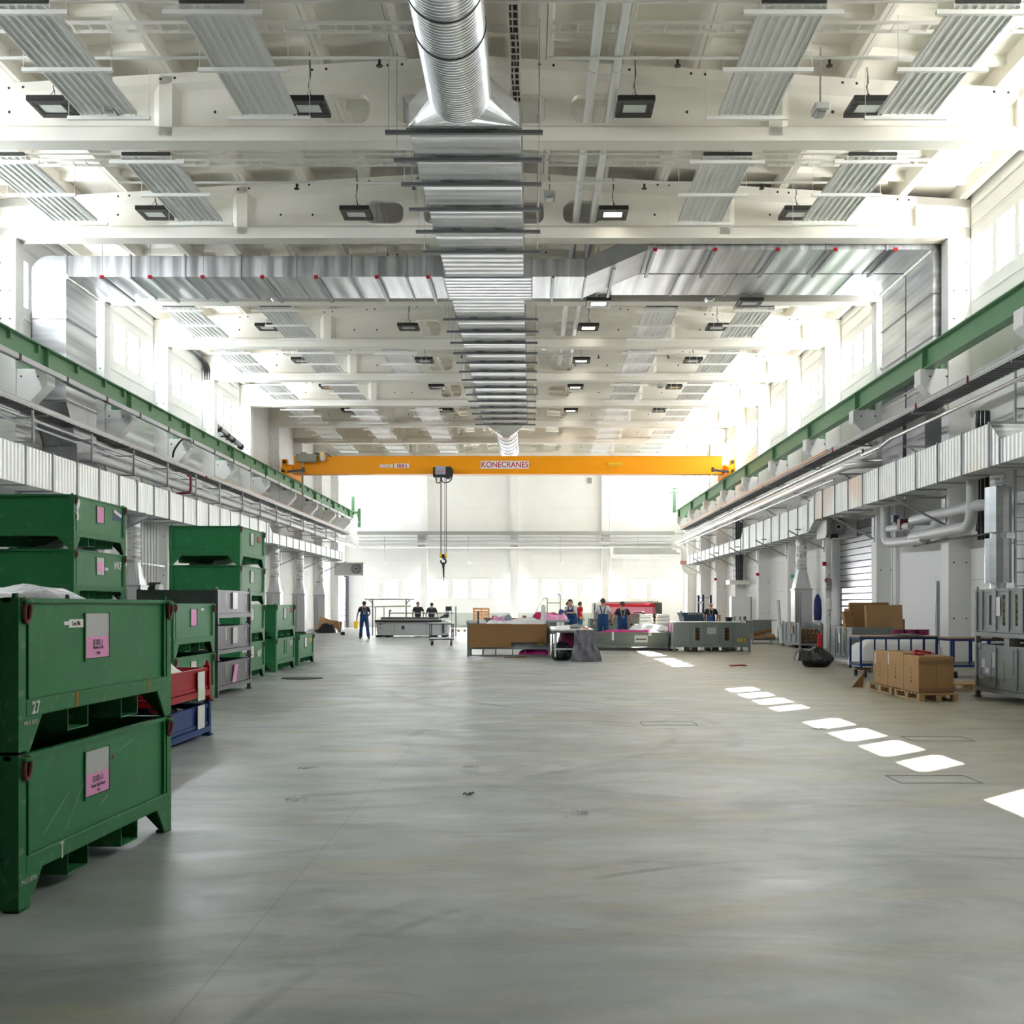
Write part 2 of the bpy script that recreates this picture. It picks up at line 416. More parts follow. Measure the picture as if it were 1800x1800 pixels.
def text(name, body, size, mat, parent, world_loc, rot=(PI/2, 0, 0), align='CENTER', sx=1.0, label=None, extrude=0.002, bold=0.0):
    cu = bpy.data.curves.new(name, 'FONT'); cu.body = body; cu.size = size; cu.align_x = align; cu.align_y = 'CENTER'; cu.extrude = extrude; cu.offset = bold
    t = bpy.data.objects.new(name, cu); COL.objects.link(t)
    dg = bpy.context.evaluated_depsgraph_get()
    me = bpy.data.meshes.new_from_object(t.evaluated_get(dg))
    bpy.data.objects.remove(t)
    mt = Matrix.Translation(Vector(world_loc)-wpos(parent)) @ Matrix.Rotation(rot[2], 4, 'Z') @ Matrix.Rotation(rot[0], 4, 'X') @ Matrix.Diagonal((sx, 1, 1, 1))
    me.transform(mt); me.materials.clear(); me.materials.append(mat)
    o = bpy.data.objects.new(name, me); COL.objects.link(o); o.parent = parent
    if label: o['label'] = label
    return o
ORD = ['first', 'second', 'third', 'fourth', 'fifth', 'sixth', 'seventh', 'eighth', 'ninth', 'tenth', 'eleventh', 'twelfth']
# ------------------------------------------------------------------ setting
XL, XR = -13.4, 11.0            # inner faces of the long walls
XLC, XRC = -12.9, 10.43         # inner faces of the columns
Y0, YB = -7.0, 82.5
XM = -1.2
def DK(k): return 22.7+6*(k-1)  # front of column / beam k
BB = 10.72                      # underside of the beams
ZR, SL = 12.42, 0.06
def zroof(x): return ZR-SL*abs(x-XM)

struct(MB().box(XL-0.5, XR+0.5, Y0-0.5, YB+0.5, -0.3, 0).build('floor', FLOORM))

# ceiling: ribbed slabs, one and a half metres wide
mb = MB()
prof = [(0.006, -0.30), (0.095, -0.30), (0.165, 0.0), (1.335, 0.0), (1.405, -0.30), (1.494, -0.30), (1.494, -0.02), (1.5, -0.02), (1.5, 0.14), (0, 0.14), (0, -0.02), (0.006, -0.02)]
ns = 9
for i in range(-ns, ns):
    xa = XM+1.5*i
    if xa+1.5 < XL or xa > XR: continue
    poly = []
    for (px, pz) in prof:
        x = min(max(xa+px, XL-0.2), XR+0.2); poly.append((x, zroof(x)+0.30+pz))
    mb.prism(poly, 'y', Y0-0.3, YB+0.3)
    y = Y0+0.7
    while y < YB:
        x0, x1 = max(xa+0.13, XL), min(xa+1.37, XR)
        if x1-x0 > 0.3:
            za, zb = zroof(x0)+0.30, zroof(x1)+0.30
            mb.add([(x0, y-.09, za-.13), (x1, y-.09, zb-.13), (x1, y+.09, zb-.13), (x0, y+.09, za-.13), (x0, y-.15, za+.01), (x1, y-.15, zb+.01), (x1, y+.15, zb+.01), (x0, y+.15, za+.01)],
                   [(0, 1, 2, 3), (0, 4, 5, 1), (2, 6, 7, 3), (1, 5, 6, 2), (0, 3, 7, 4)])
        y += 1.5
struct(mb.build('ceiling', CREAM))

# long walls with four openings per bay
WT = 0.22
WZ0, WZ1 = 9.37, 10.67
PW, PM = 1.10, 0.18
def pane_spans(k):
    c = DK(k)+0.5+2.75
    a = c-(4*PW+3*PM)/2
    return [(a+i*(PW+PM), a+i*(PW+PM)+PW) for i in range(4)]
KS = range(-2, 11)
WALLP = wall_paint('wall_panels', (0.80, 0.80, 0.785), 0.72, 1.25, 0.35)
BACKP = wall_paint('back_wall_panels', (0.82, 0.82, 0.81), 0.88, 1.25, 0.2)
wn = 0
for side in (0, 1):
    xi = XL if side == 0 else XR
    xo = xi-WT if side == 0 else xi+WT
    sg = -1 if side == 0 else 1
    x0, x1 = min(xi, xo), max(xi, xo)
    mb = MB(); mb.box(x0, x1, Y0-0.4, YB+0.4, -0.2, WZ0); mb.box(x0, x1, Y0-0.4, YB+0.4, WZ1, 12.6)
    last = Y0-0.4
    BAYS = [-1, 0, 1, 2, 3, 4, 5, 10] if side == 0 else list(range(-2, 11))
    for k in BAYS:
        for (a, b) in pane_spans(k):
            if a < 0 or b > YB: continue
            mb.box(x0, x1, last, a, WZ0, WZ1); last = b
    mb.box(x0, x1, last, YB+0.4, WZ0, WZ1)
    struct(mb.build('wall_left' if side == 0 else 'wall_right', WALLP))
    for k in BAYS:
        sp = [q for q in pane_spans(k) if q[0] > 0 and q[1] < YB]
        if not sp: continue
        wn += 1
        fr = MB(); pn = MB()
        e = 0.05
        for (a, b) in sp:
            xa, xb = xi-sg*0.006, xi+sg*0.06
            xa, xb = min(xa, xb), max(xa, xb)
            fr.box(xa, xb, a, a+e, WZ0, WZ1); fr.box(xa, xb, b-e, b, WZ0, WZ1)
            fr.box(xa, xb, a+e, b-e, WZ0, WZ0+e); fr.box(xa, xb, a+e, b-e, WZ1-e, WZ1)
            xp = xi+sg*0.012
            pn.box(xp-0.006, xp+0.006, a+e, b-e, WZ0+e, WZ1-e)
        w = struct(fr.build('window_%d' % wn, PWHITE))
        pn.build('pane', lit_pane('pane_left' if side == 0 else 'pane_right', PANE_LEFT if side == 0 else PANE_RIGHT, (0.90, 0.945, 1.0) if side == 0 else (1.0, 0.985, 0.95)), w)
# raised panel field around each window row
for side, nm in ((0, 'left'), (1, 'right')):
    xi = XL if side == 0 else XR; sg = 1 if side == 0 else -1
    mb = MB()
    for k in ([-1, 0, 1, 2, 3, 4, 5, 10] if side == 0 else range(-2, 11)):
        a, b = DK(k)+0.52, DK(k)+5.98
        if a < Y0 or b > YB: continue
        for z in (9.08, 10.98):
            x0, x1 = sorted((xi-sg*0.01, xi+sg*0.018)); mb.box(x0, x1, a, b, z, z+0.03)
        x0, x1 = sorted((xi-sg*0.01, xi+sg*0.06)); mb.box(x0, x1, a+0.1, b-0.1, 11.42, 11.5)
    struct(mb.build('trim_1' if side == 0 else 'trim_2', WHITE))

# back wall with windows between pilasters
bx = lambda px: (px-934)*82.5/2017
spans = [(639, 666), (673.5, 701), (708, 736), (760.5, 788), (795, 822.5), (829.5, 858), (865, 893), (918.5, 946), (953, 980.5), (988, 1015.5), (1022.5, 1050), (1073.5, 1102.5), (1110, 1138), (1145, 1173)]
spans = [(bx(a), bx(b)) for a, b in spans]
BZ0, BZ1 = 1.5+13.5*82.5/2017, 1.5+48.5*82.5/2017
mb = MB(); mb.box(XL-0.5, XR+0.5, YB, YB+0.45, -0.2, BZ0); mb.box(XL-0.5, XR+0.5, YB, YB+0.45, BZ1, 12.8)
last = XL-0.5
for a, b in spans: mb.box(last, a, YB, YB+0.45, BZ0, BZ1); last = b
mb.box(last, XR+0.5, YB, YB+0.45, BZ0, BZ1)
struct(mb.build('wall_back', BACKP))
groups = [spans[0:3], spans[3:7], spans[7:11], spans[11:14]]
for g in groups:
    wn += 1; fr = MB(); pn = MB(); e = 0.05
    for a, b in g:
        fr.box(a, a+e, YB-.006, YB+.08, BZ0, BZ1); fr.box(b-e, b, YB-.006, YB+.08, BZ0, BZ1)
        fr.box(a+e, b-e, YB-.006, YB+.08, BZ0, BZ0+e); fr.box(a+e, b-e, YB-.006, YB+.08, BZ1-e, BZ1)
        pn.box(a+e, b-e, YB+.014, YB+.026, BZ0+e, BZ1-e)
    w = struct(fr.build('window_%d' % wn, PWHITE))
    pn.build('pane', lit_pane('pane_back', PANE_BACK), w)
struct(MB().box(XL-0.5, XR+0.5, Y0-0.45, Y0, -0.2, 12.8).build('wall_front', M('dark_grey_wall', (.16, .16, .16), .7)))
pil = MB()
for a, b in ((740, 752), (897, 911), (1057, 1070)): pil.box(bx(a), bx(b), YB-0.42, YB+0.01, 0, 12.4)
struct(pil.build('trim_3', COLM))
sk = MB()
for (a, b) in ((752, 897), (911, 1057)): sk.box(bx(a), bx(b), YB-0.05, YB+0.01, 0.0, 1.02)
struct(sk.build('trim_4', M('dado_grey_green', (0.50, 0.55, 0.52), 0.6)))

# roof beams
def make_beam():
    xa, xb = XL+0.02, XR-0.02
    bm = bmesh.new()
    zb = BB+0.2
    out = [(xa, zb), (xb, zb), (xb, zroof(xb)-0.02), (XM, zroof(XM)-0.02), (xa, zroof(xa)-0.02)]
    loops = [out]
    for cx in (-2.5, -1.04, 1.04, 2.47):
        hw, hh, r = 0.475, 0.29, 0.2; zc = 11.42; L = []
        for qx, qz, t0 in ((hw-r, hh-r, 0), (-hw+r, hh-r, 90), (-hw+r, -hh+r, 180), (hw-r, -hh+r, 270)):
            for k in range(5):
                t = math.radians(t0+22.5*k); L.append((XM+cx+qx+r*math.cos(t), zc+qz+r*math.sin(t)))
        loops.append(L)
    edges = []
    for L in loops:
        vs = [bm.verts.new((x, -0.09, z)) for x, z in L]
        edges += [bm.edges.new((vs[i], vs[(i+1) % len(vs)])) for i in range(len(vs))]
    bmesh.ops.triangle_fill(bm, edges=edges, use_beauty=True)
    r = bmesh.ops.extrude_face_region(bm, geom=bm.faces[:])
    for v in [g for g in r['geom'] if isinstance(g, bmesh.types.BMVert)]: v.co.y += 0.18
    me = bpy.data.meshes.new('t'); bm.to_mesh(me); bm.free()
    mb = MB(); mb.add([v.co[:] for v in me.vertices], [tuple(p.vertices) for p in me.polygons]); bpy.data.meshes.remove(me)
    w = 0.24
    mb.prism([(-w, BB), (w, BB), (w, BB+.27), (.09, BB+.36), (-.09, BB+.36), (-w, BB+.27)], 'x', xa, xb)
    for x0, x1 in ((xa, XM), (XM, xb)):
        rings = []
        for x in (x0, x1):
            zt = zroof(x)-0.01
            rings.append([(x, -w, zt), (x, w, zt), (x, w, zt-.2), (x, .09, zt-.3), (x, -.09, zt-.3), (x, -w, zt-.2)])
        mb.loft(rings)
    for x0, x1 in ((xa, xa+1.35), (xb-1.35, xb)):
        mb.loft([[(x, -w, BB), (x, w, BB), (x, w, zroof(x)-.01), (x, -w, zroof(x)-.01)] for x in (x0, x1)])
    for cx in (-6.04, 6.04):
        x = XM+cx
        for sg in (-1, 1):
            mb.prism([(x-.28, sg*.08), (x+.28, sg*.08), (x+.13, sg*w), (x-.13, sg*w)], 'z', BB+.1, zroof(x)-.05)
    # formwork tie holes
    for cx in (-8.6, -7.9, -4.1, -0.6, 0.6, 4.1, 7.9, 8.6):
        for z in (zroof(XM+cx)-0.12,):
            mb.add([], [])
    return mb
bmesh0 = make_beam()
b0 = None
def mk_holes():
    mb = MB()
    for x in [XM+1.5*i+s for i in range(-7, 8) for s in (-0.14, 0.14)]:
        if XL+0.4 < x < XR-0.4: mb.cyl((x, -0.243, zroof(x)-0.11), (x, -0.22, zroof(x)-0.11), 0.028, n=8)
    for x in (-9.2, -5.1, -4.3, 3.0, 4.3, 7.2): mb.cyl((XM+x, -0.093, 11.35), (XM+x, -0.07, 11.35), 0.03, n=8)
    return mb
for k in range(-4, 11):
    y = DK(k)+0.25
    if b0 is None:
        b0 = struct(bmesh0.build('roof_beam', CREAMB)); b0.location = (0, y, 0)
        h0 = mk_holes().build('tie_hole', DARK, None); h0.parent = b0
    else:
        c = copy_tree(b0); c.location = (0, y, 0)

# columns with corbels
def corbel(mb, side, y):
    if side == 0: P = [(XLC+0.01, 7.45), (-12.1, 7.45), (-12.1, 7.07), (XLC+0.01, 6.27)]
    else: P = [(XRC-0.01, 7.45), (9.73, 7.45), (9.73, 7.07), (XRC-0.01, 6.37)]
    mb.prism(P, 'y', y, y+0.45)
c0 = {}
for side in (0, 1):
    for k in range(-4, 11):
        y = DK(k)
        if k == 10: y = DK(10)
        if side not in c0:
            mb = MB(); x0, x1 = (XL-0.02, XLC) if side == 0 else (XRC, XR+0.02)
            mb.box(x0, x1, 0, 0.5, 0, BB+0.005); corbel(mb, side, 0.02)
            o = struct(mb.build('column', COLM, bevel=0.015))
            hb = MB()
            xs = (x0+0.14, x1-0.14)
            for z in (1.2, 2.6, 4.0, 5.6, 8.0, 8.7, 9.4, 10.1):
                for x in xs: hb.cyl((x, -0.004, z), (x, 0.02, z), 0.022, n=8)
            tx = -12.35 if side == 0 else 9.98
            for dx in (0, 0.42): hb.cyl((tx+(-dx if side == 0 else dx), 0.016, 7.26), (tx+(-dx if side == 0 else dx), 0.04, 7.26), 0.025, n=8)
            hh = hb.build('tie_hole', DARK); hh.parent = o
            o.location = (0, y, 0); c0[side] = o
        else:
            c = copy_tree(c0[side]); c.location = (0, y, 0)
# plinth strips along the right and left walls
mb = MB(); mb.box(XR-0.03, XR+0.01, Y0, YB, 0, 0.14); struct(mb.build('baseboard_right', M('plinth_grey', (0.22, 0.23, 0.23), 0.6)))
mb = MB(); mb.box(XL-0.01, XL+0.03, Y0, YB, 0, 0.14); struct(mb.build('baseboard_left', MATS['plinth_grey']))
# ------------------------------------------------------------------ crane runway and crane
def girder(side):
    x = -12.3 if side == 0 else 9.98
    hall = 1 if side == 0 else -1
    t = thing('runway_girder', 'long green steel I-beam on the corbels of the ' + ('container wall' if side == 0 else 'cardboard-box wall'), 'crane rail', (x, 0, 7.45), group=None)
    y0, y1 = -8.0, 79.3 if side == 0 else 78.2
    mb = MB()
    mb.box(x-.14, x+.14, y0, y1, 7.452, 7.482); mb.box(x-.011, x+.011, y0, y1, 7.482, 7.975); mb.box(x-.155, x+.155, y0, y1, 7.975, 8.005)
    mb.build('beam_profile', GIRDER, t)
    MB().box(x-.03, x+.03, y0, y1, 8.005, 8.06).build('crane_rail', M('rail_steel', (0.10, 0.17, 0.11), 0.5, 0.3), t)
    for k in range(-3, 11):
        for sgn in (-1, 1):
            s = MB(); yy = DK(k)+0.22
            a, b = sorted((x+sgn*.012, x+sgn*.137)); s.box(a, b, yy-.012, yy+.012, 7.483, 7.974)
            s.build('stiffener', GIRDER, t)
            if sgn == hall and side == 0:
                for q in (-0.45, 2.0, 4.0):
                    a, b = sorted((x+sgn*.012, x+sgn*.1)); MB().box(a, b, yy+q-.05, yy+q+.05, 7.79, 7.974).build('stiffener', GIRDER, t)
    for k in range(-1, 11):
        MB().box(x-.2, x+.2, DK(k)+.12, DK(k)+.32, 7.445, 7.455).build('bearing_plate', GIRDER, t)
        mb = MB(); a, b = (x-.45, x-.28) if side == 0 else (x+.3, x+.44)
        mb.box(a, b, DK(k)+.12, DK(k)+.3, 7.44, 7.62); mb.build('bracket', GIRDER, t)
    cl = MB()
    for i in range(60):
        yy = 3+i*1.25; cl.box(x-.09, x-.05, yy, yy+.06, 8.0, 8.05); cl.box(x+.05, x+.09, yy, yy+.06, 8.0, 8.05)
    cl.build('rail_clip', GIRDER, t)
    if side == 0:
        MB().box(x-.1, x+.1, y1-.25, y1, 8.0, 9.1).build('end_stop', GIRDER, t)
        mb = MB(); mb.box(x+.25, x+.45, y1+.3, y1+.5, 7.0, 8.3); mb.box(x, x+.45, y1+.25, y1+.32, 7.9, 8.1); mb.build('end_post', GIRDER, t)
    else:
        mb = MB(); mb.box(x-.35, x-.15, y1-.3, y1, 7.9, 9.3); mb.box(x-.6, x+.1, y1-.2, y1-.1, 9.2, 9.28); mb.box(x-.55, x+.05, y1-.2, y1-.1, 9.5, 9.58); mb.box(x-.3, x-.22, y1-.2, y1-.1, 9.2, 9.6)
        mb.build('end_stop', GIRDER, t)
    return t
girder(0); girder(1)
# conductor rail under the container-side girder
cr = thing('conductor_rail', 'pale conductor rail running under the green girder on the container wall', 'power rail', (-11.78, 0, 7.2))
MB().box(-11.84, -11.74, -6, 78, 7.18, 7.30).build('rail_housing', M('rail_grey', (0.62, 0.63, 0.66), 0.45), cr)
jn = MB(); hk = MB()
for i in range(28):
    y = 2+i*2.7
    jn.box(-11.85, -11.73, y, y+.12, 7.172, 7.31); hk.bar((-12.3, y+1.2, 7.44), (-11.79, y+1.2, 7.31), .03, .03)
jn.build('rail_joint', BLACK, cr); hk.build('hanger_arm', STEEL, cr)

CY = 58.5
def cx(px, d=CY): return (px-934)*d/2017
def cz(py, d=CY): return 1.5+(1066-py)*d/2017
cr = thing('bridge_crane', 'orange overhead bridge crane spanning the hall between both green girders', 'crane', (XM, CY, 8.0))
mb = MB(); mb.box(cx(517), cx(1270), CY, CY+.55, cz(832), cz(802.5)); mb.box(cx(517), cx(1270), CY-.04, CY+.59, cz(833.5), cz(832)); mb.box(cx(517), cx(1270), CY-.04, CY+.59, cz(802.5), cz(801.5))
mb.build('girder_box', ORANGE, cr)
for sx, x in ((-1, -12.3), (1, 9.98)):
    e = MB(); e.box(x-.16, x+.16, CY-1.5, CY+2.0, 8.06, 8.42); e.box(x-.16, x+.16, CY-.1, CY+.65, 8.3, 8.72)
    e.prism([(CY-1.5, 8.42), (CY-1.3, 8.42), (CY-.1, 8.7), (CY-.1, 8.42)], 'x', x-.12, x+.12)
    a = x+sx*.1
    e.box(min(a, a+sx*.28), max(a, a+sx*.28), CY-.2, CY+.1, 8.2, 8.98)
    o = e.build('end_carriage', ORANGE, cr)
    b = MB(); b.cyl((x, CY-1.5, 8.22), (x, CY-1.72, 8.22), .07); b.cyl((a+sx*.14, CY-.21, 8.84), (a+sx*.14, CY-.26, 8.84), .09)
    b.bar((x-sx*.15, CY-1.4, 8.2), (x-sx*.9, CY-1.4, 8.28), .12, .1); b.box(x-sx*.95-.06, x-sx*.95+.06, CY-1.45, CY-1.3, 8.2, 8.42)
    b.build('buffer', BLACK, o)
mb = MB(); mb.box(cx(527), cx(558), CY-.55, CY-.06, cz(814), cz(800)); mb.build('control_cabinet', M('cabinet_olive', (0.26, 0.28, 0.22), 0.5), cr, bevel=.02)
mb = MB(); mb.box(cx(532), cx(541), CY-.5, CY-.1, cz(800), cz(797)); mb.box(cx(524), cx(527), CY-.5, CY-.1, cz(813), cz(800)); mb.tube(fillet([(cx(534), CY-.3, cz(814)), (cx(534), CY-.3, cz(870)), (cx(536), CY-.3, cz(871))], .2), .05); mb.bar((cx(517), CY-.35, cz(832)), (cx(534), CY-.35, cz(832)), .08, .08); mb.build('cable_arm', M('bracket_olive', (0.30, 0.27, 0.16), .5), cr)
mb = MB(); mb.box(cx(565), cx(573), CY-.4, CY-.06, cz(808), cz(797)); mb.prism([(cx(565), cz(808)), (cx(573), cz(808)), (cx(571), cz(811.5)), (cx(567), cz(811.5))], 'y', CY-.4, CY-.06); o = mb.build('warning_lamp', M('lamp_grey', (.5, .52, .55), .4), cr)
MB().box(cx(566.5), cx(571.5), CY-.44, CY-.38, cz(805), cz(798)).build('lens', YELLOW, o)
mb = MB(); mb.bar((cx(573), CY-.2, cz(798)), (cx(583), CY-.2, cz(804)), .05, .05); mb.tube([(cx(553), CY-.2, cz(799)), (cx(560), CY-.2, cz(798)), (cx(566), CY-.2, cz(802))], .03, 6); mb.build('lamp_cable', BLACK, cr)
def sign(x0, x1, y0, y1, body, size, mat, back, sx=1.0, bold=0.0):
    b = MB().box(cx(x0), cx(x1), CY-.055, CY-.041, cz(y1), cz(y0)).build('sign_plate', back, cr)
    text('lettering', body, size, mat, b, ((cx(x0)+cx(x1))/2, CY-.057, (cz(y0)+cz(y1))/2-.005), sx=sx, bold=bold)
sign(845, 929.5, 810.5, 824, 'KONECRANES', .40, SIGNRED, PAPER, .93, .006)
sign(693.5, 719, 815, 823, '10.0 t', .24, SIGNRED, PAPER, .95, .012)
sign(668, 690.5, 817, 822, 'CXL10R', .12, SIGNRED, PAPER, 1.0)
sign(1069, 1093, 813.5, 818.5, 'MAX OF CONNECTIONS', .075, INK, YELLOW, .75)
mb = MB(); mb.cyl((cx(1264), CY-.05, cz(826)), (cx(1264), CY-.06, cz(826)), .05); mb.build('round_decal', PAPER, cr)
# hoist trolley
ht = thing('hoist_trolley', 'black and grey hoist trolley hanging under the orange crane beam', 'hoist', (cx(779), CY-.3, cz(822)))
mb = MB(); mb.box(cx(767), cx(785), CY-.75, CY-.1, cz(837), cz(822)); mb.build('motor_housing', M('hoist_grey', (.33, .35, .39), .4), ht, bevel=.03)
mb = MB(); mb.box(cx(763), cx(768), CY-.7, CY-.05, cz(841), cz(824)); mb.box(cx(785), cx(795), CY-.7, CY-.05, cz(842), cz(823)); mb.box(cx(765), cx(793), CY-.68, CY+.62, cz(842), cz(836)); mb.cyl((cx(795), CY-.4, cz(832)), (cx(797), CY-.4, cz(832)), .2); mb.build('trolley_frame', BLACK, ht, bevel=.02)
text('lettering', 'KONECRANES', .09, SIGNRED, ht, (cx(778), CY-.755, cz(832.5)))
mb = MB()
mb.tube(fillet([(cx(768), CY-.4, cz(841)), (cx(768), CY-.4, cz(850)), (cx(773), CY-.4, cz(851)), (cx(778), CY-.4, cz(844))], .15), .03, 6)
mb.tube(fillet([(cx(776), CY-.4, cz(842)), (cx(780), CY-.4, cz(851)), (cx(793), CY-.4, cz(848)), (cx(796), CY-.4, cz(838))], .2), .03, 6)
mb.build('cable', BLACK, ht)
mb = MB()
for px in (775, 777, 782.5, 785): mb.cyl((cx(px), CY-.2, cz(842)), (cx(px), CY-.2, cz(974)), .018, n=6)
mb.build('hoist_rope', M('rope_grey', (.12, .12, .12), .5, .4), ht)
mb = MB()
for px in (775.6, 784.4): mb.cyl((cx(px)-.05, CY-.2, cz(977)), (cx(px)+.05, CY-.2, cz(977)), .13)
hb = mb.build('hook_block', YELLOW, ht)
MB().box(cx(776.5), cx(783.5), CY-.3, CY-.1, cz(981), cz(974.5)).build('block_yoke', BLACK, hb)
pts = [(cx(780)+.13*math.sin(a), CY-.2, cz(987)+.13*math.cos(a)) for a in [i*PI/8 for i in range(0, 14)]]
mb = MB(); mb.tube(pts, .045, 8); mb.cyl((cx(780), CY-.2, cz(980)), (cx(780), CY-.2, cz(983)), .05); mb.build('hook', BLACK, ht)
sl = thing('lifting_sling', 'black lifting sling with a small plate hanging from the crane hook', 'sling', (cx(780.5), CY-.2, cz(1019)))
mb = MB(); mb.tube([(cx(779.5), CY-.2, cz(989)), (cx(780.2), CY-.2, cz(1000)), (cx(780.6), CY-.2, cz(1015.5))], [.08, .05, .03], 8); mb.build('strap', BLACK, sl)
mb = MB(); mb.prism([(cx(777), cz(1022)), (cx(784), cz(1022)), (cx(782), cz(1019.5)), (cx(781), cz(1015)), (cx(780), cz(1015)), (cx(779), cz(1019.5))], 'y', CY-.22, CY-.18); mb.build('shackle_plate', M('plate_lilac', (.6, .52, .62), .4), sl)

# ------------------------------------------------------------------ ventilation
DC = -1.24
def rectring(xa, xb, za, zb, y): return [(xa, y, za), (xb, y, za), (xb, y, zb), (xa, y, zb)]
HB, HT, HW = 10.30, 10.70, 1.03
md = thing('ventilation_duct', 'long central silver duct, round then rectangular, under the roof beams', 'duct', (DC, 21, 10.3))
RR = 0.535
rp = MB()
n = 36
def circ(y, r=RR, zc=10.36): return [(DC+r*math.cos(2*PI*i/n), y, zc+r*math.sin(2*PI*i/n)) for i in range(n)]
rings = []
y = 9.0
while y < 19.75:
    rings += [circ(y), circ(y+.018, RR+.013), circ(y+.05, RR+.013), circ(y+.068)]; y += .085
rp.loft(rings, False, True)
rp.build('round_duct', galv('galvanised_round', None, rough=0.3, vary=0.04, col=(.64, .66, .68)), md)
for y in (10.4, 12.3, 14.2, 15.3, 16.35, 17.45):
    s = MB(); s.loft([circ(y-.015, RR+.005), circ(y-.015, RR+.024), circ(y+.015, RR+.024), circ(y+.015, RR+.005)], False, True); s.build('duct_seam', DARK, md)
def transition(y0, y1, zc=10.36):
    """round at y0 to rectangle at y1"""
    mb = MB(); m = 36; A = []; B = []
    for i in range(m):
        t = 2*PI*(i+.5)/m; c, s = math.cos(t), math.sin(t)
        A.append((DC+RR*c, y0, zc+RR*s))
        k = i*4//m
        # corners at 45 135 225 315
        q = 0 if -PI/4 <= ((t+PI) % (2*PI))-PI < PI/4 else 1 if PI/4 <= t < 3*PI/4 else 2 if 3*PI/4 <= t < 5*PI/4 else 3
        sgn = [(1, 1), (-1, 1), (-1, -1), (1, -1)][int(t//(PI/2))]
        B.append((DC+HW*sgn[0], y1, HT if sgn[1] > 0 else HB))
    for i in range(m):
        j = (i+1) % m
        mb.add([A[i], A[j], B[j], B[i]], [(0, 1, 2, 3)] if B[i] != B[j] else [(0, 1, 2)], False)
    return mb
transition(19.7, 21.05).build('transition_piece', galv('galvanised_bright', None, rough=.22, vary=.08, col=(.72, .74, .75)), md)
bars = [21.15, 22.45, 23.75, 25.25, 26.75, 28.3, 34.95, 36.5, 38.05, 39.6, 41.15, 42.7, 44.25, 45.8, 47.35, 48.9, 50.45, 52.0, 53.55, 55.1]
segs = [(bars[i], bars[i+1]) for i in range(5)]+[(28.3, 30.65), (32.9, 34.95)]+[(bars[i], bars[i+1]) for i in range(6, 19)]
for a, b in segs:
    MB().box(DC-HW, DC+HW, a+.02, b-.02, HB, HT).build('duct_section', GALV_Y, md)
def fl(mb, y, w=.03, e=.04): 
    mb.loft([rectring(DC-HW-e, DC+HW+e, HB-e, HT+e, y-w), rectring(DC-HW-e, DC+HW+e, HB-e, HT+e, y+w)])
    return mb
for y in bars: fl(MB(), y+.1).build('flange', GALV_DARK, md)
fl(MB(), 21.06, .02, .03).build('flange', GALV, md)
for y in bars:
    s = MB(); s.box(DC-HW-.42, DC+HW+.42, y-.055, y+.035, HB-.10, HB-.035)
    for q in (-.5, .5): s.box(DC+q-.12, DC+q+.12, y-.06, y+.04, HB-.04, HB)
    h = s.build('hanger_channel', M('channel_grey', (.12, .13, .13), .5, .4), md)
    for q in (-1, 1):
        x = DC+q*(HW+.36); MB().cyl((x, y, HB-.1), (x, y, zroof(x)), .008, n=6).build('threaded_rod', STEEL, h)
# crossing box and far transition
MB().box(DC-HW-.06, DC+HW+.2, 30.68, 32.87, HB-.02, HT+.1).build('crossing_box', galv('galvanised_box', 1, .3, amt=.25, rough=.3), md)
mb = transition(56.7, 55.35)
mb.build('transition_piece', MATS['galvanised_bright'], md)
rings = []
y = 56.7
while y < 65: rings += [circ(y), circ(y+.03, RR+.014), circ(y+.07, RR+.014), circ(y+.1)]; y += .13
MB().loft(rings, True, True).build('round_duct', MATS['galvanised_round'], md)
for y in (57.7, 58.9, 60.2, 61.4, 62.6):
    s = MB(); s.loft([circ(y-.02, RR+.005), circ(y-.02, RR+.03), circ(y+.02, RR+.03), circ(y+.02, RR+.005)], False, True); s.build('duct_seam', DARK, md)

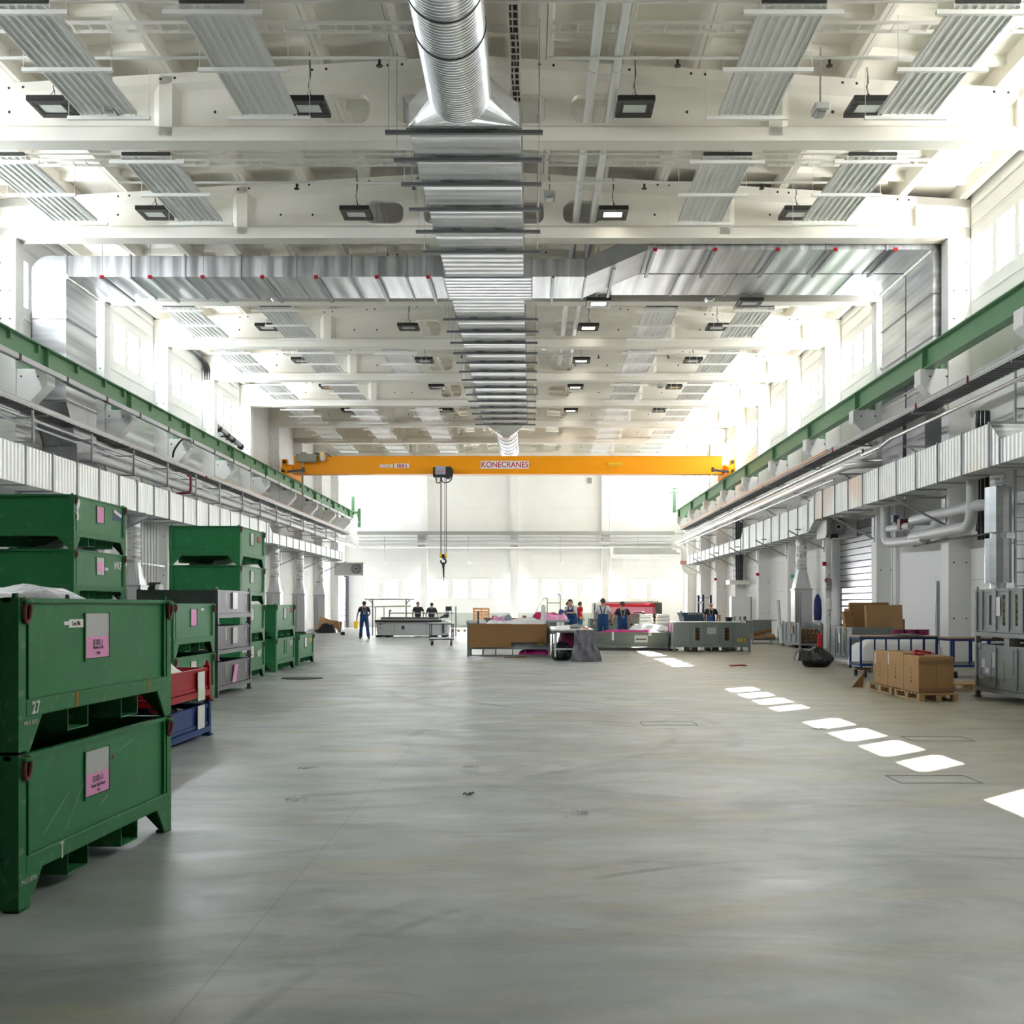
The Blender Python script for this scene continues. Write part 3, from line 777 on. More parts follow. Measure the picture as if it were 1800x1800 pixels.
def cross_duct(name, label, x0, x1, d0, d1, zb, zt, joints, straps, drop, side):
    t = thing(name, label, 'duct', ((x0+x1)/2, (d0+d1)/2, zb))
    js = sorted([x0]+joints+[x1])
    for a, b in zip(js[:-1], js[1:]):
        MB().box(a+.01, b-.01, d0, d1, zb, zt).build('duct_section', GALV_X, t)
    for x in js:
        MB().loft([[(q, d0-.035, zb-.035), (q, d1+.035, zb-.035), (q, d1+.035, zt+.035), (q, d0-.035, zt+.035)] for q in (x-.025, x+.025)]).build('flange', GALV_DARK, t)
    for x in straps:
        h = MB().box(x-.04, x+.04, d0-.2, d1+.12, zb-.1, zb-.03).build('hanger_channel', M('channel_zinc', (.3, .32, .32), .4, .7), t)
        r = MB()
        for y in (d0-.15,): r.cyl((x, y, zb-.1), (x, y, zroof(x)), .008, n=6)
        r.build('threaded_rod', STEEL, h)
        MB().box(x-.05, x+.05, d0-.23, d0-.19, zb-.11, zb-.02).build('red_cap', RED, h)
    # drop along the wall
    w, ztop, zmid, zlow, zend = drop
    s = -1 if side == 0 else 1
    xe = x0 if side == 0 else x1       # inner face line of the drop
    xo = XL+.04 if side == 0 else XR-.04
    mb = MB()
    if side == 0: prof = [(xe, zb), (xe, zt)] + [(xo+.45-.45*math.sin(a), zt-.45+.45*math.cos(a)) for a in [i*PI/12 for i in range(7)]]+[(xo, zb)]
    else: prof = [(xe, zb), (xe, zt)] + [(xo-.35+.35*math.sin(a), zt-.35+.35*math.cos(a)) for a in [i*PI/12 for i in range(7)]]+[(xo, zb)]
    mb.prism(prof, 'y', d0, d1); mb.build('elbow', GALV, t)
    a, b = sorted((xe, xo))
    MB().cyl((xe, d0-.03, zb), (xe, d1+.03, zb), .08).build('turning_edge', CHROME, t)
    z = zb; k = 0
    while z > zmid+.01:
        z2 = max(zmid, z-1.1)
        MB().box(a, b, d0, d1, z2+.01, z-.01).build('duct_section', GALV_Z, t)
        MB().box(a-.03, b+.03, d0-.03, d1+.03, z2-.02, z2+.02).build('flange', GALV_DARK, t)
        z = z2
    dm = d0+w*(d1-d0)
    MB().loft([rectring(a, b, 0, 0, 0)]*0 or [[(a, d0, zmid), (b, d0, zmid), (b, d1, zmid), (a, d1, zmid)], [(a, dm, zlow), (b, dm, zlow), (b, d1, zlow), (a, d1, zlow)]]).build('taper', GALV_DARK, t)
    MB().box(a, b, dm, d1, zend, zlow-.01).build('duct_section', GALV_DARK, t)
    return t
D1, D2 = 30.7, 32.85
px2x = lambda px, d: (px-934)*d/2017
jl = [px2x(p, D1) for p in (229, 325, 423, 520, 616, 714)]
sl_ = [px2x(p, D1) for p in (184, 268, 360, 464, 558, 664, 754)]
cross_duct('branch_duct', 'silver rectangular cross duct from the central duct to the container wall', -12.45, DC-HW-.08, D1, D2, HB+.02, 10.88, jl, sl_, (0.35, 9.4, 7.0, 5.9, 5.3), 0)
# boxes-wall side: front wide duct with the rising link, and the rear duct
t = cross_duct('branch_duct', 'front silver cross duct to the cardboard-box wall, rising from the central duct', 3.0, 10.28, 29.35, 31.45, 10.63, 11.16,
               [px2x(p, 29.35) for p in (1243, 1348, 1454, 1559)], [px2x(p, 29.35) for p in (1150, 1255, 1364, 1465, 1570)], (0.3, 9.66, 7.2, 6.3, 5.4), 1)
mb = MB(); mb.box(DC+HW+.22, 1.45, D1, D2, HB+.02, 10.8); mb.build('duct_section', GALV_X, t)
mb = MB(); mb.loft([[(1.45, D1, HB+.02), (1.45, D2, HB+.02), (1.45, D2, 10.8), (1.45, D1, 10.8)], [(3.0, 29.35, 10.63), (3.0, 31.45, 10.63), (3.0, 31.45, 11.16), (3.0, 29.35, 11.16)]]); mb.build('rising_link', GALV, t)
for x, dd in ((DC+HW+.22, 0), (1.45, 0)):
    MB().loft([[(q, D1-.035, HB-.015), (q, D2+.035, HB-.015), (q, D2+.035, 10.835), (q, D1-.035, 10.835)] for q in (x-.025, x+.025)]).build('flange', GALV_DARK, t)
x = 1.37
MB().box(.55, .62, D1-.2, D2+.1, HB-.08, HB-.01).build('hanger_channel', MATS['channel_zinc'], t)
MB().box(2.15, 2.22, D1-.5, D2+.1, 10.36, 10.43).build('hanger_channel', MATS['channel_zinc'], t)
cross_duct('branch_duct', 'rear silver cross duct to the cardboard-box wall, beside the front one', 1.9, 10.28, 31.55, 33.65, 10.63, 11.12,
           [px2x(p, 32) for p in (1190, 1290, 1390, 1490)], [], (0.1, 9.62, 6.9, 6.5, 5.4), 1)

# ------------------------------------------------------------------ hanging lamps
LX = [-9.25, -4.3, 2.0, 6.5]
LCOL = ['nearest the container wall', 'between container wall and central duct', 'beside the twin white pipes', 'nearest the cardboard-box wall']
LENS_OFF = M('lamp_glass', (.75, .80, .78), .25, .2, var=.2, scale=30)
LENS_ON = emit('lamp_glass_lit', (1.0, .93, .78), 12.0)
LENS_AMB_REFL = M('lamp_glass_amber_reflection', (.75, .42, .12), .3)  # amber reflection painted into the lens colour of two unlit lamps
LFRAME = M('lamp_black', (.022, .022, .024), .35)
def make_lamp(lens, hang):
    t = thing('high_bay_lamp', 'x', 'lamp')
    mb = MB(); w, l = .36, .40
    mb.box(-w, w, -l, -l+.22, -.06, .05); mb.box(-w, w, l-.22, l, -.06, .05); mb.box(-w, -w+.14, -l+.22, l-.22, -.06, .05); mb.box(w-.14, w, -l+.22, l-.22, -.06, .05)
    mb.box(-w+.14, w-.14, -l+.22, l-.22, .0, .05)
    mb.build('lamp_frame', LFRAME, t, bevel=.012)
    g = MB().box(-w+.14, w-.14, -l+.2, l-.2, -.045, -.02).build('diffuser', lens, t)
    mb = MB()
    for s in (-1, 1): mb.box(s*.27-.02, s*.27+.02, -.26, .26, -.066, -.058)
    mb.build('vent_slot', BLACK, t)
    mb = MB()
    for s in (-1, 1): mb.cyl((s*.2, 0, .05), (0, 0, .28), .008, n=6)
    mb.cyl((0, 0, .28), (0, 0, hang), .007, n=6); mb.build('suspension_wire', STEEL, t)
    MB().tube([(0, .02, .05), (.03, .02, .2), (-.01, .02, .4), (.02, .02, hang*.6), (0, .02, hang)], .013, 6).build('power_cable', BLACK, t)
    return t
protos = {}
LAMPY = {0: 187, 1: 374, 2: 494, 3: 574.5, 4: 633, 5: 679.5, 6: 721, 7: 748.5, 8: 772, 9: 795}
for r in range(10):
    d = DK(r+1)-.5 if r < 9 else 77.0
    for c in range(4):
        h = (1066-LAMPY[r])*d/2017
        if r == 2 and c >= 2: h = (1066-531.5)*d/2017
        lit = (c == 2 and r >= 1)
        amb = r == 5 and c in (0, 3)
        kind = 'on' if lit else 'amb' if amb else 'off'
        x, z = LX[c], 1.5+h
        hang = max(.4, zroof(x)-z)
        key = (kind, round(hang, 1))
        wh = 'before the %s roof beam' % ORD[r] if r < 9 else 'by the end wall'
        lab = {'on': 'lit', 'amb': 'amber reflecting', 'off': 'unlit'}[kind]+' black square lamp '+wh+', '+LCOL[c]
        if key not in protos:
            t = make_lamp({'on': LENS_ON, 'amb': LENS_AMB_REFL, 'off': LENS_OFF}[kind], hang); protos[key] = t; t.location = (x, d, z); t['label'] = lab; t['group'] = 'square lamps under the roof'
        else: dup(protos[key], (x, d, z), lab, 'square lamps under the roof')

# ------------------------------------------------------------------ radiant ceiling panels
def make_panel():
    t = thing('radiant_panel', 'x', 'ceiling heating panel')
    mb = MB(); L = 1.96
    mb.box(-.5, .5, -L, L, .035, .06)
    mb.box(-.525, -.5, -L, L, .0, .08); mb.box(.5, .525, -L, L, .0, .08)
    mb.build('panel_sheet', PANELW, t)
    r = MB()
    for i in range(7):
        x = -.42+.14*i; r.prism([(x-.013, .036), (x+.013, .036), (x+.011, .012), (x-.011, .012)], 'y', -L, L)
    r.build('heating_tube', PWHITE, t)
    for y in (-L+.05, 0, L-.02):
        b = MB().box(-.78, .78, y-.035, y+.035, -.085, -.02).build('cross_bar', PWHITE, t)
        for s in (-1, 1): MB().cyl((s*.76, y, -.05), (s*.76, y, .9), .006, n=5).build('hanger_wire', PWHITE, b)
    MB().box(-.5, .5, -L-.05, -L+.02, .06, .12).build('header_pipe', M('header_dark', (.05, .05, .05), .5), t)
    return t
PXL = [-11.0, -7.98, -4.95]; PXR = [4.07, 7.07]
PN = ['nearest the container wall', 'second from the container wall', 'third from the container wall', 'second from the cardboard-box wall', 'nearest the cardboard-box wall']
rows = {0: [1, 2, 3, 4], 1: [0, 1, 3, 4], 3: [0, 1, 3, 4], 4: [0, 1, 2, 3, 4], 5: [0, 1, 3, 4], 6: [0, 1, 2, 3, 4], 7: [0, 1, 2, 3, 4], 8: [0, 1, 2, 3, 4], 9: [0, 1, 2, 3, 4]}
pp = None
for r, cs in rows.items():
    d = 19.74+6*r
    for c in cs:
        x = (PXL+PXR)[c]
        lab = 'white ribbed heating panel before the %s roof beam, %s' % (ORD[r] if r < 9 else 'last', PN[c])
        if r == 9: lab = 'white ribbed heating panel by the end wall, '+PN[c]
        if pp is None: pp = make_panel(); pp.location = (x, d, 10.78); pp['label'] = lab; pp['group'] = 'heating panels under the roof'
        else: dup(pp, (x, d, 10.78), lab, 'heating panels under the roof')
    # feed pipe
    y = d-1.9
    o = MB().cyl((-11.5 if 0 in cs else -9, y, 10.9), (8.0, y, 10.9), .022, n=8).build('feed_pipe', PWHITE)
    tag(o, 'thin white pipe feeding the heating panels before the %s roof beam' % (ORD[r] if r < 9 else 'last'), 'pipe', 'panel feed pipes')

# ------------------------------------------------------------------ white cable ladders across, sprinkler pipes, twin pipes
def ladder(mb, p0, p1, w, up, step=.3, t=.02):
    p0, p1 = Vector(p0), Vector(p1); d = (p1-p0); L = d.length; d.normalize(); up = Vector(up); a = d.cross(up).normalized()
    for s in (-1, 1): mb.bar(p0+a*s*w/2, p1+a*s*w/2, t, .06, up)
    n = int(L/step)
    for i in range(n):
        q = p0+d*(i+.5)*step; mb.bar(q-a*w/2, q+a*w/2, .03, .02, up)
for r in (0, 1, 3):
    y = 19.65+6*r
    mb = MB(); z = 11.42
    ladder(mb, (-12.5, y, z), (-1.0, y, z), .3, (0, 0, 1)); ladder(mb, (.35, y, z), (10.3, y, z), .3, (0, 0, 1))
    o = mb.build('cable_ladder', PWHITE); tag(o, 'white cable ladder crossing under the roof before the %s beam' % ORD[r], 'cable ladder', 'cross cable ladders')
for r in (0, 1, 4):
    y = 20.4+6*r
    mb = MB(); mb.cyl((-2.2, y, 11.25), (-9.5, y, 11.25), .03, n=8); mb.cyl((.3, y, 11.25), (8.2, y, 11.25), .03, n=8)
    o = thing('sprinkler_pipe', 'thin white sprinkler pipe with dark nozzles before the %s beam' % ORD[r], 'pipe', (0, y, 11.25), group='sprinkler pipes')
    mb.build('pipe', PWHITE, o)
    for x in (-8.2, -5.4, -2.7, 2.6, 5.3, 7.6):
        q = MB(); q.cyl((x, y, 11.22), (x, y, 11.12), .025, n=8); q.cyl((x, y, 11.12), (x, y, 11.1), .06, n=8); q.build('nozzle', BLACK, o)
mb = MB(); ladder(mb, (-.30, 8, 11.55), (-.30, 29.8, 11.55), .2, (0, 0, 1), .25)
o = thing('cable_ladder', 'white cable ladder carrying black cables along the central duct', 'cable ladder', (-.3, 8, 11.5))
mb.build('ladder_frame', PWHITE, o)
mb = MB()
for q in (-.05, 0, .05):
    mb.tube([(-.30+q+.012*math.sin(i*1.7+q*60), 8+i*.6, 11.585) for i in range(37)], .02, 6)
mb.build('cable', BLACK, o)
for x, nm in ((1.14, 'nearer the central duct'), (1.56, 'farther from the central duct')):
    t = thing('roof_pipe', 'white insulated pipe through the beam openings, '+nm, 'pipe', (x, 8, 11.36), group='twin white pipes')
    mb = MB(); mb.tube([(x, 6, 11.36), (x, 46.5, 11.36)], .088, 14); mb.build('pipe', PWHITE, t)
    mb = MB()
    for i in range(14): mb.cyl((x, 9+3*i, 11.36), (x, 9.02+3*i, 11.36), .092, n=14)
    mb.build('joint_band', M('band_grey', (.55, .55, .5), .5), t)

# emergency / detector boxes on rods
EL = [(196, 200, 21.6, 'beside the first-beam panels on the container side'), (1442, 200, 21.6, 'beside the first-beam lamp on the boxes side'), (966, 350, 27.6, 'next to the central duct before the second beam'),
      (473, 526, 34.2, 'just below the cross duct to the container wall'), (1247, 528, 34.2, 'just below the cross ducts to the boxes wall'), (955, 612, 41.5, 'next to the central duct beyond the fourth beam'),
      (607, 682, 50.5, 'below the sixth-beam panel on the container side'), (1161, 682, 50.5, 'before the sixth beam on the boxes side'), (121, 256, 24.5, 'under the roof beyond the first beam, container side'), (1549, 250, 24.5, 'under the roof beyond the first beam, boxes side')]
for px, py, d, w in EL:
    x, z = px2x(px, d), 1.5+(1066-py)*d/2017
    t = thing('emergency_light', 'small silver emergency light on a rod '+w, 'emergency light', (x, d, z), group='silver emergency lights')
    MB().box(x-.14, x+.14, d-.2, d+.2, z+.02, z+.14).build('housing', M('silver_box', (.6, .62, .63), .3, .4), t, bevel=.015)
    MB().box(x-.1, x+.1, d-.16, d+.16, z-.03, z+.02).build('reflector', CHROME, t, bevel=.02)
    MB().cyl((x, d, z+.14), (x, d, zroof(x)), .018, n=8).build('rod', STEEL, t)
# ------------------------------------------------------------------ ducts, trays and pipes along the two long walls
def side_duct(side, runs, label, links):
    s = -1 if side == 0 else 1
    x0, x1 = (-12.72, -11.9) if side == 0 else (9.6, 10.32)
    t = thing('wall_duct', label, 'duct', ((x0+x1)/2, 20, 4.3))
    for (ya, yb, z0, z1, ph, mat) in runs:
        ys = [ya]; y = ph
        while y <= ya+.3: y += 1.53
        while y < yb-.3: ys.append(y); y += 1.53
        ys.append(yb)
        for a, b in zip(ys[:-1], ys[1:]):
            MB().box(x0, x1, a+.012, b-.012, z0, z1).build('duct_section', mat, t)
        for y in ys:
            MB().loft([[(x0-.03, q, z0-.03), (x1+.03, q, z0-.03), (x1+.03, q, z1+.03), (x0-.03, q, z1+.03)] for q in (y-.022, y+.022)]).build('flange', GALV_DARK, t)
    for (ya, yb, a, b) in links:
        MB().loft([[(x0, ya, a[0]), (x1, ya, a[0]), (x1, ya, a[1]), (x0, ya, a[1])], [(x0, yb, b[0]), (x1, yb, b[0]), (x1, yb, b[1]), (x0, yb, b[1])]]).build('step_piece', GALV_SIDE, t)
    return t
side_duct(0, [(-2.0, 52, 4.37, 5.28, 27.0-1.53*19, GALV_SIDE), (52.7, 72, 4.42, 4.90, 52.7, GALV_SIDE)],
          'silver swaged duct along the container wall behind the green stacks', [(52, 52.7, (4.37, 5.28), (4.42, 4.90))])
side_duct(1, [(-2.0, 23.5, 4.43, 4.93, 23.5-1.53*16, GALV_SIDE), (24.05, 38.9, 4.43, 5.34, 24.05+1.53, GALV_RUST), (39.8, 52, 4.07, 5.05, 39.8, GALV_SIDE), (52.6, 70.9, 4.08, 4.62, 52.6, GALV_SIDE)],
          'silver tarnished duct stepping along the cardboard-box wall', [(23.5, 24.05, (4.43, 4.93), (4.43, 5.34)), (38.9, 39.8, (4.43, 5.34), (4.07, 5.05)), (52, 52.6, (4.07, 5.05), (4.08, 4.62))])
def brackets(side, z, ys, name, grp):
    for i, y in enumerate(ys):
        s = -1 if side == 0 else 1
        xc = XLC if side == 0 else XRC
        xi = -11.7 if side == 0 else 9.4
        o = MB(); o.bar((xc, y, z-.06), (xi, y, z-.06), .06, .05); o.bar((xc, y, z-.75), (xi-s*-.25*-1, y, z-.09), .05, .05); o.box(min(xc, xc-s*.03), max(xc, xc-s*.03), y-.05, y+.05, z-.85, z)
        b = o.build('duct_bracket', STEEL); tag(b, 'zinc bracket under the %s, on the %s column from the camera' % (name, ORD[i]), 'bracket', grp)
brackets(0, 4.37, [DK(k)+.2 for k in range(2, 10)], 'container-wall duct', 'brackets of the container-wall duct')
brackets(1, 4.30, [DK(k)+.2 for k in range(2, 10)], 'boxes-wall duct', 'brackets of the boxes-wall duct')

def tray(side, label):
    x0, x1 = (-12.72, -12.2) if side == 0 else (9.6, 10.15)
    z = 6.35 if side == 0 else 6.43
    y0, y1 = -4, 77 if side == 0 else 74
    t = thing('cable_tray', label, 'cable tray', ((x0+x1)/2, 20, z))
    lip = x1 if side == 0 else x0
    m = MB(); m.box(x0, x0+.012, y0, y1, z, z+.125); m.box(x1-.012, x1, y0, y1, z, z+.125); m.box(lip-.02, lip+.02, y0, y1, z+.12, z+.135); m.build('side_rail', M('tray_zinc', (.52, .53, .54), .42, .55, var=.1), t)
    m = MB(); y = y0
    while y < y1: m.box(x0+.012, x1-.012, y, y+.15, z+.005, z+.02); y += .24
    m.build('tray_bottom', M('tray_dull', (.20, .205, .215), .5, .5), t)
    m = MB(); y = y0+.2
    lx = lip+(.004 if side == 0 else -.004)
    while y < 60: m.cyl((lx-.004, y, z+.03), (lx+.004, y, z+.03), .011, n=6); y += .12
    m.build('perforation', DARK, t)['kind'] = 'stuff'
    m = MB(); m.box(x0+.05, x1-.05, y0, y1, z+.02, z+.07); m.build('cables', BLACK, t)
    for k in range(-1, 11):
        xc = XLC if side == 0 else XRC
        MB().bar((xc, DK(k)+.25, z-.03), (lip, DK(k)+.25, z-.03), .05, .05).build('support_arm', STEEL, t)
    if side == 1:
        for y in (25.2, 28.6, 36.5, 47.5, 58): MB().box(lip-.025, lip+.005, y, y+.05, z-.02, z+.15).build('red_strap', RED, t)
    else:
        MB().box(lip-.01, lip+.03, 43, 43.1, z-.03, z+.05).build('red_strap', RED, t)
tray(0, 'long perforated cable tray above the pipes on the container wall')
tray(1, 'long perforated cable tray above the pipes on the cardboard-box wall')

PIPEG = M('pipe_grey', (.60, .61, .62), .35, .35)
def pipe(label, pts, r, mat, grp=None, rad=.3, n=10, name='pipe'):
    o = MB().tube(fillet(pts, rad) if len(pts) > 2 else pts, r, n).build(name, mat); return tag(o, label, 'pipe', grp)
# container wall
pipe('thick grey insulated pipe along the container wall, turning out of the wall', [(-13.3, 31.6, 5.62), (-12.1, 31.6, 5.62), (-12.1, 78.5, 5.62)], .125, INSUL, rad=1.2, name='insulated_pipe', n=14)
pipe('thin pale pipe under the cable tray on the container wall, uppermost', [(-12.35, -3, 6.12), (-12.35, 78, 6.12)], .045, PIPEG, 'thin pipes on the container wall')
pipe('thin zinc pipe under the cable tray on the container wall, lower one', [(-12.42, -3, 5.98), (-12.42, 78, 5.98)], .026, STEEL, 'thin pipes on the container wall')
pipe('thin zinc pipe next to the thick pipe on the container wall', [(-12.2, 24, 5.88), (-12.2, 78, 5.88)], .02, STEEL, 'thin pipes on the container wall')
pipe('coppery thin pipe beside the cable tray on the container wall', [(-12.15, 44, 6.5), (-12.15, 74, 6.5)], .018, M('copper', (.55, .30, .18), .35, .6), 'thin pipes on the container wall')
for i, y in enumerate([27.5, 31.2, 34.5, 37.7, 40.9, 44.0, 47.5, 50.6, 53.8, 57, 60.2, 63.5, 66.8, 70]):
    m = MB(); m.bar((-11.95, y, 5.42), (-11.95, y, 6.2), .05, .04); m.bar((-11.95, y, 5.44), (-12.75, y, 5.44), .04, .04); m.bar((-11.95, y, 6.02), (-12.88, y, 6.02), .04, .04); m.bar((-12.75, y, 5.44), (-12.88, y, 5.9), .04, .04)
    o = m.build('pipe_bracket', STEEL); tag(o, 'zinc pipe hanger on the thick container-wall pipe, %s from the camera' % (ORD[i] if i < 12 else 'thirteenth' if i == 12 else 'fourteenth'), 'bracket', 'pipe hangers on the container wall')
pipe('red bent pipe wrapped over the thick pipe beside the green stacks', [(-12.05, 40.2, 6.1), (-11.93, 40.2, 6.05), (-11.93, 40.2, 5.5), (-12.6, 40.2, 5.42)], .045, M('dark_red_pipe', (.22, .03, .05), .45), rad=.1)
pipe('black cable looping down from the conductor rail', [(-11.7, 39.4, 7.2), (-11.75, 38.6, 7.15), (-11.9, 38.2, 6.7), (-12.0, 38.4, 6.5)], .035, BLACK, rad=.4, name='cable')
# dark vertical cable riser between the windows on the container wall
t = thing('cable_riser', 'black vertical cable riser with ladder beside the windows on the container wall', 'cable riser', (-13.2, 47.9, 6.5))
m = MB(); ladder(m, (-13.2, 46.85, 6.5), (-13.2, 46.85, 11.2), .35, (0, 1, 0), .35, .03); m.build('ladder_frame', STEEL, t)
m = MB()
for q in (-.09, 0, .09): m.tube(fillet([(-13.2+q, 46.75, 6.4), (-13.2+q, 46.75, 11.35), (-13.3, 45.3, 11.5), (-13.3, 43.2, 11.5)], .5), .05, 8)
m.build('cable', BLACK, t)
t = thing('chart_pipe', 'dark pipe and fittings below the far windows on the container wall', 'pipe', (-13.0, 49, 8.6))
m = MB(); m.tube([(-13.1, 47.4, 9.05), (-13.1, 51.8, 8.75)], .1, 10); m.build('pipe', M('pipe_dark', (.22, .23, .25), .4, .4), t)
m = MB()
for y in (48, 49.3, 50.2, 51.6): m.tube([(-13.1, y, 9.0-.068*(y-47.4)), (-13.1, y+.18, 8.99-.068*(y-47.4))], .14, 10); m.bar((-13.35, y, 8.8), (-13.1, y, 8.8), .06, .06)
m.build('fitting', DARK, t)
# cardboard-box wall
pipe('bright thin pipe stepping along the cardboard-box wall under its tray', [(9.7, -3, 6.02), (9.7, 31.0, 6.02), (9.55, 31.3, 5.86), (9.55, 33.2, 5.86), (9.7, 33.5, 6.08), (9.7, 74, 6.08)], .045, CHROME, 'pipes on the boxes wall', rad=.2)
pipe('thin zinc pipe beside the bright pipe on the boxes wall', [(9.9, -3, 6.1), (9.9, 74, 6.1)], .022, STEEL, 'pipes on the boxes wall')
pipe('thick silver pipe along the cardboard-box wall, starting at the drop ducts', [(10.5, 33.9, 5.72), (9.45, 34.0, 5.72), (9.45, 74.5, 5.72)], .135, M('pipe_silver', (.72, .72, .73), .28, .5), rad=.5, name='insulated_pipe', n=14)
pipe('thin pale pipe directly below the thick silver pipe on the boxes wall', [(9.5, 36, 5.48), (9.5, 74.5, 5.48)], .04, PIPEG, 'pipes on the boxes wall')
for q in range(3):
    pipe('thin zinc conduit above the thick silver pipe, %s from the wall' % ORD[q], [(10.1-.14*q, 34.5, 6.22-.03*q), (10.1-.14*q, 74, 6.22-.03*q)], .02, STEEL, 'conduits on the boxes wall')
for q in range(2): pipe('copper pipe clipped along the boxes-wall tray, %s one' % ['upper', 'lower'][q], [(9.54, 37, 6.56-.06*q), (9.54, 73.5, 6.56-.06*q)], .02, MATS['copper'], 'copper pipes on the boxes wall')
for i, y in enumerate([29.0, 35.0, 41.0, 47.0, 53.0, 59.0, 65.0, 71.0]):
    m = MB(); m.bar((XRC, y-.06, 5.53), (9.35, y-.06, 5.53), .05, .05); m.bar((XRC, y-.06, 4.95), (9.55, y-.06, 5.5), .04, .04)
    o = m.build('pipe_bracket', STEEL); tag(o, 'zinc cantilever bracket under the thick silver pipe, %s from the camera end' % ORD[i], 'bracket', 'pipe brackets on the boxes wall')

# end-wall services
t = thing('cable_tray', 'cable tray across the end wall above its pipes', 'cable tray', (-1, 81.9, 6.7))
m = MB(); m.box(-12.4, 10.2, 81.75, 82.05, 6.62, 6.65); m.box(-12.4, 10.2, 81.73, 81.76, 6.62, 6.86); m.build('side_rail', M('tray_endwall', (.36, .38, .37), .45, .4), t)
m = MB()
for px in (742, 904, 1064): m.box(bx(px)-.25, bx(px)+.25, 81.8, 82.1, 5.7, 6.62)
m.build('support_plate', GALV_DARK, t)
for nm, z, r, mt in (('uppermost', 6.42, .05, PIPEG), ('second', 6.19, .06, PIPEG), ('thick third', 5.99, .11, INSUL), ('lowest white', 5.72, .06, PWHITE)):
    pipe('%s pipe across the end wall under the cable tray' % nm, [(-12.3, 81.85, z), (10.0, 81.85, z)], r, mt, 'end-wall pipes')
for i, px in enumerate((678, 824, 984, 1120)):
    t = thing('sprinkler_drop', 'small pendant hanging from the end-wall pipes, %s from the container wall' % ORD[i], 'pendant', (bx(px), 81.6, 4.6), group='end-wall pendants')
    m = MB(); m.bar((bx(px), 81.8, 5.7), (bx(px), 81.8, 6.5), .05, .05); m.cyl((bx(px), 81.7, 5.7), (bx(px)+.1, 81.6, 4.7), .012, n=6); m.build('drop_cable', STEEL, t)
    MB().ball((bx(px)+.1, 81.6, 4.62), .09, .09, .13, 8, 6).build('drop_bulb', PWHITE, t)
t = thing('air_handler', 'long grey air unit under the end-wall pipes near the boxes wall', 'air handler', (8, 81, 5.2))
m = MB(); m.box(bx(1077), bx(1190), 80.6, 82.2, 5.15, 5.65); m.build('housing', M('unit_grey_green', (.42, .44, .41), .5), t, bevel=.03)
m = MB(); m.tube(fillet([(bx(1072), 80.7, 5.7), (bx(1072), 80.7, 5.0), (bx(1196), 80.7, 5.0)], .3), .11, 10); m.build('pipe', PWHITE, t)
for i, px in enumerate((1095, 1181)): MB().box(bx(px)-.09, bx(px)+.09, 80.6, 80.75, 4.25, 4.85).build('wall_lamp', PWHITE, t)
t = thing('wall_grille', 'small grey ventilation grille high on the end wall', 'vent', (bx(1036), 82.4, 10.5))
m = MB(); m.box(bx(1032), bx(1040), 82.42, 82.5, 10.35, 10.75); m.build('grille', M('grille_grey', (.3, .3, .3), .5), t)
pipe('pale downpipe on the end wall beside the far pilaster', [(bx(1072.5), 82.3, 1.2), (bx(1072.5), 82.3, 12.0)], .07, PWHITE, name='downpipe')
pipe('thick white pipe turning down the corner of the boxes wall, outer', [(9.4, 76, 5.5), (10.0, 75.5, 5.4), (10.0, 75.5, 3.85), (10.9, 75.5, 3.75)], .21, PWHITE, 'corner pipes', rad=.5, n=12)
pipe('thick white pipe turning down the corner of the boxes wall, inner', [(9.9, 78, 5.4), (10.5, 78, 5.3), (10.5, 78, 4.0), (10.9, 78, 3.9)], .2, PWHITE, 'corner pipes', rad=.5, n=12)
for i, (x, y) in enumerate(((10.0, 75.5), (10.5, 78))):
    o = MB().cyl((x, y, 4.25), (x, y, 4.5), .225).build('pipe_band', M('band_salmon', (.72, .30, .24), .5) if i == 0 else M('band_lilac', (.42, .42, .62), .5)); tag(o, ('salmon' if i == 0 else 'lilac')+' marking band round a white corner pipe', 'band')
pipe('reddish pipe dropping beside the corner pipes', [(10.6, 72, 5.6), (10.6, 72, 2.9), (10.9, 72, 2.5), (10.95, 74, 2.5)], .08, M('pipe_brownred', (.33, .15, .11), .5), rad=.4)

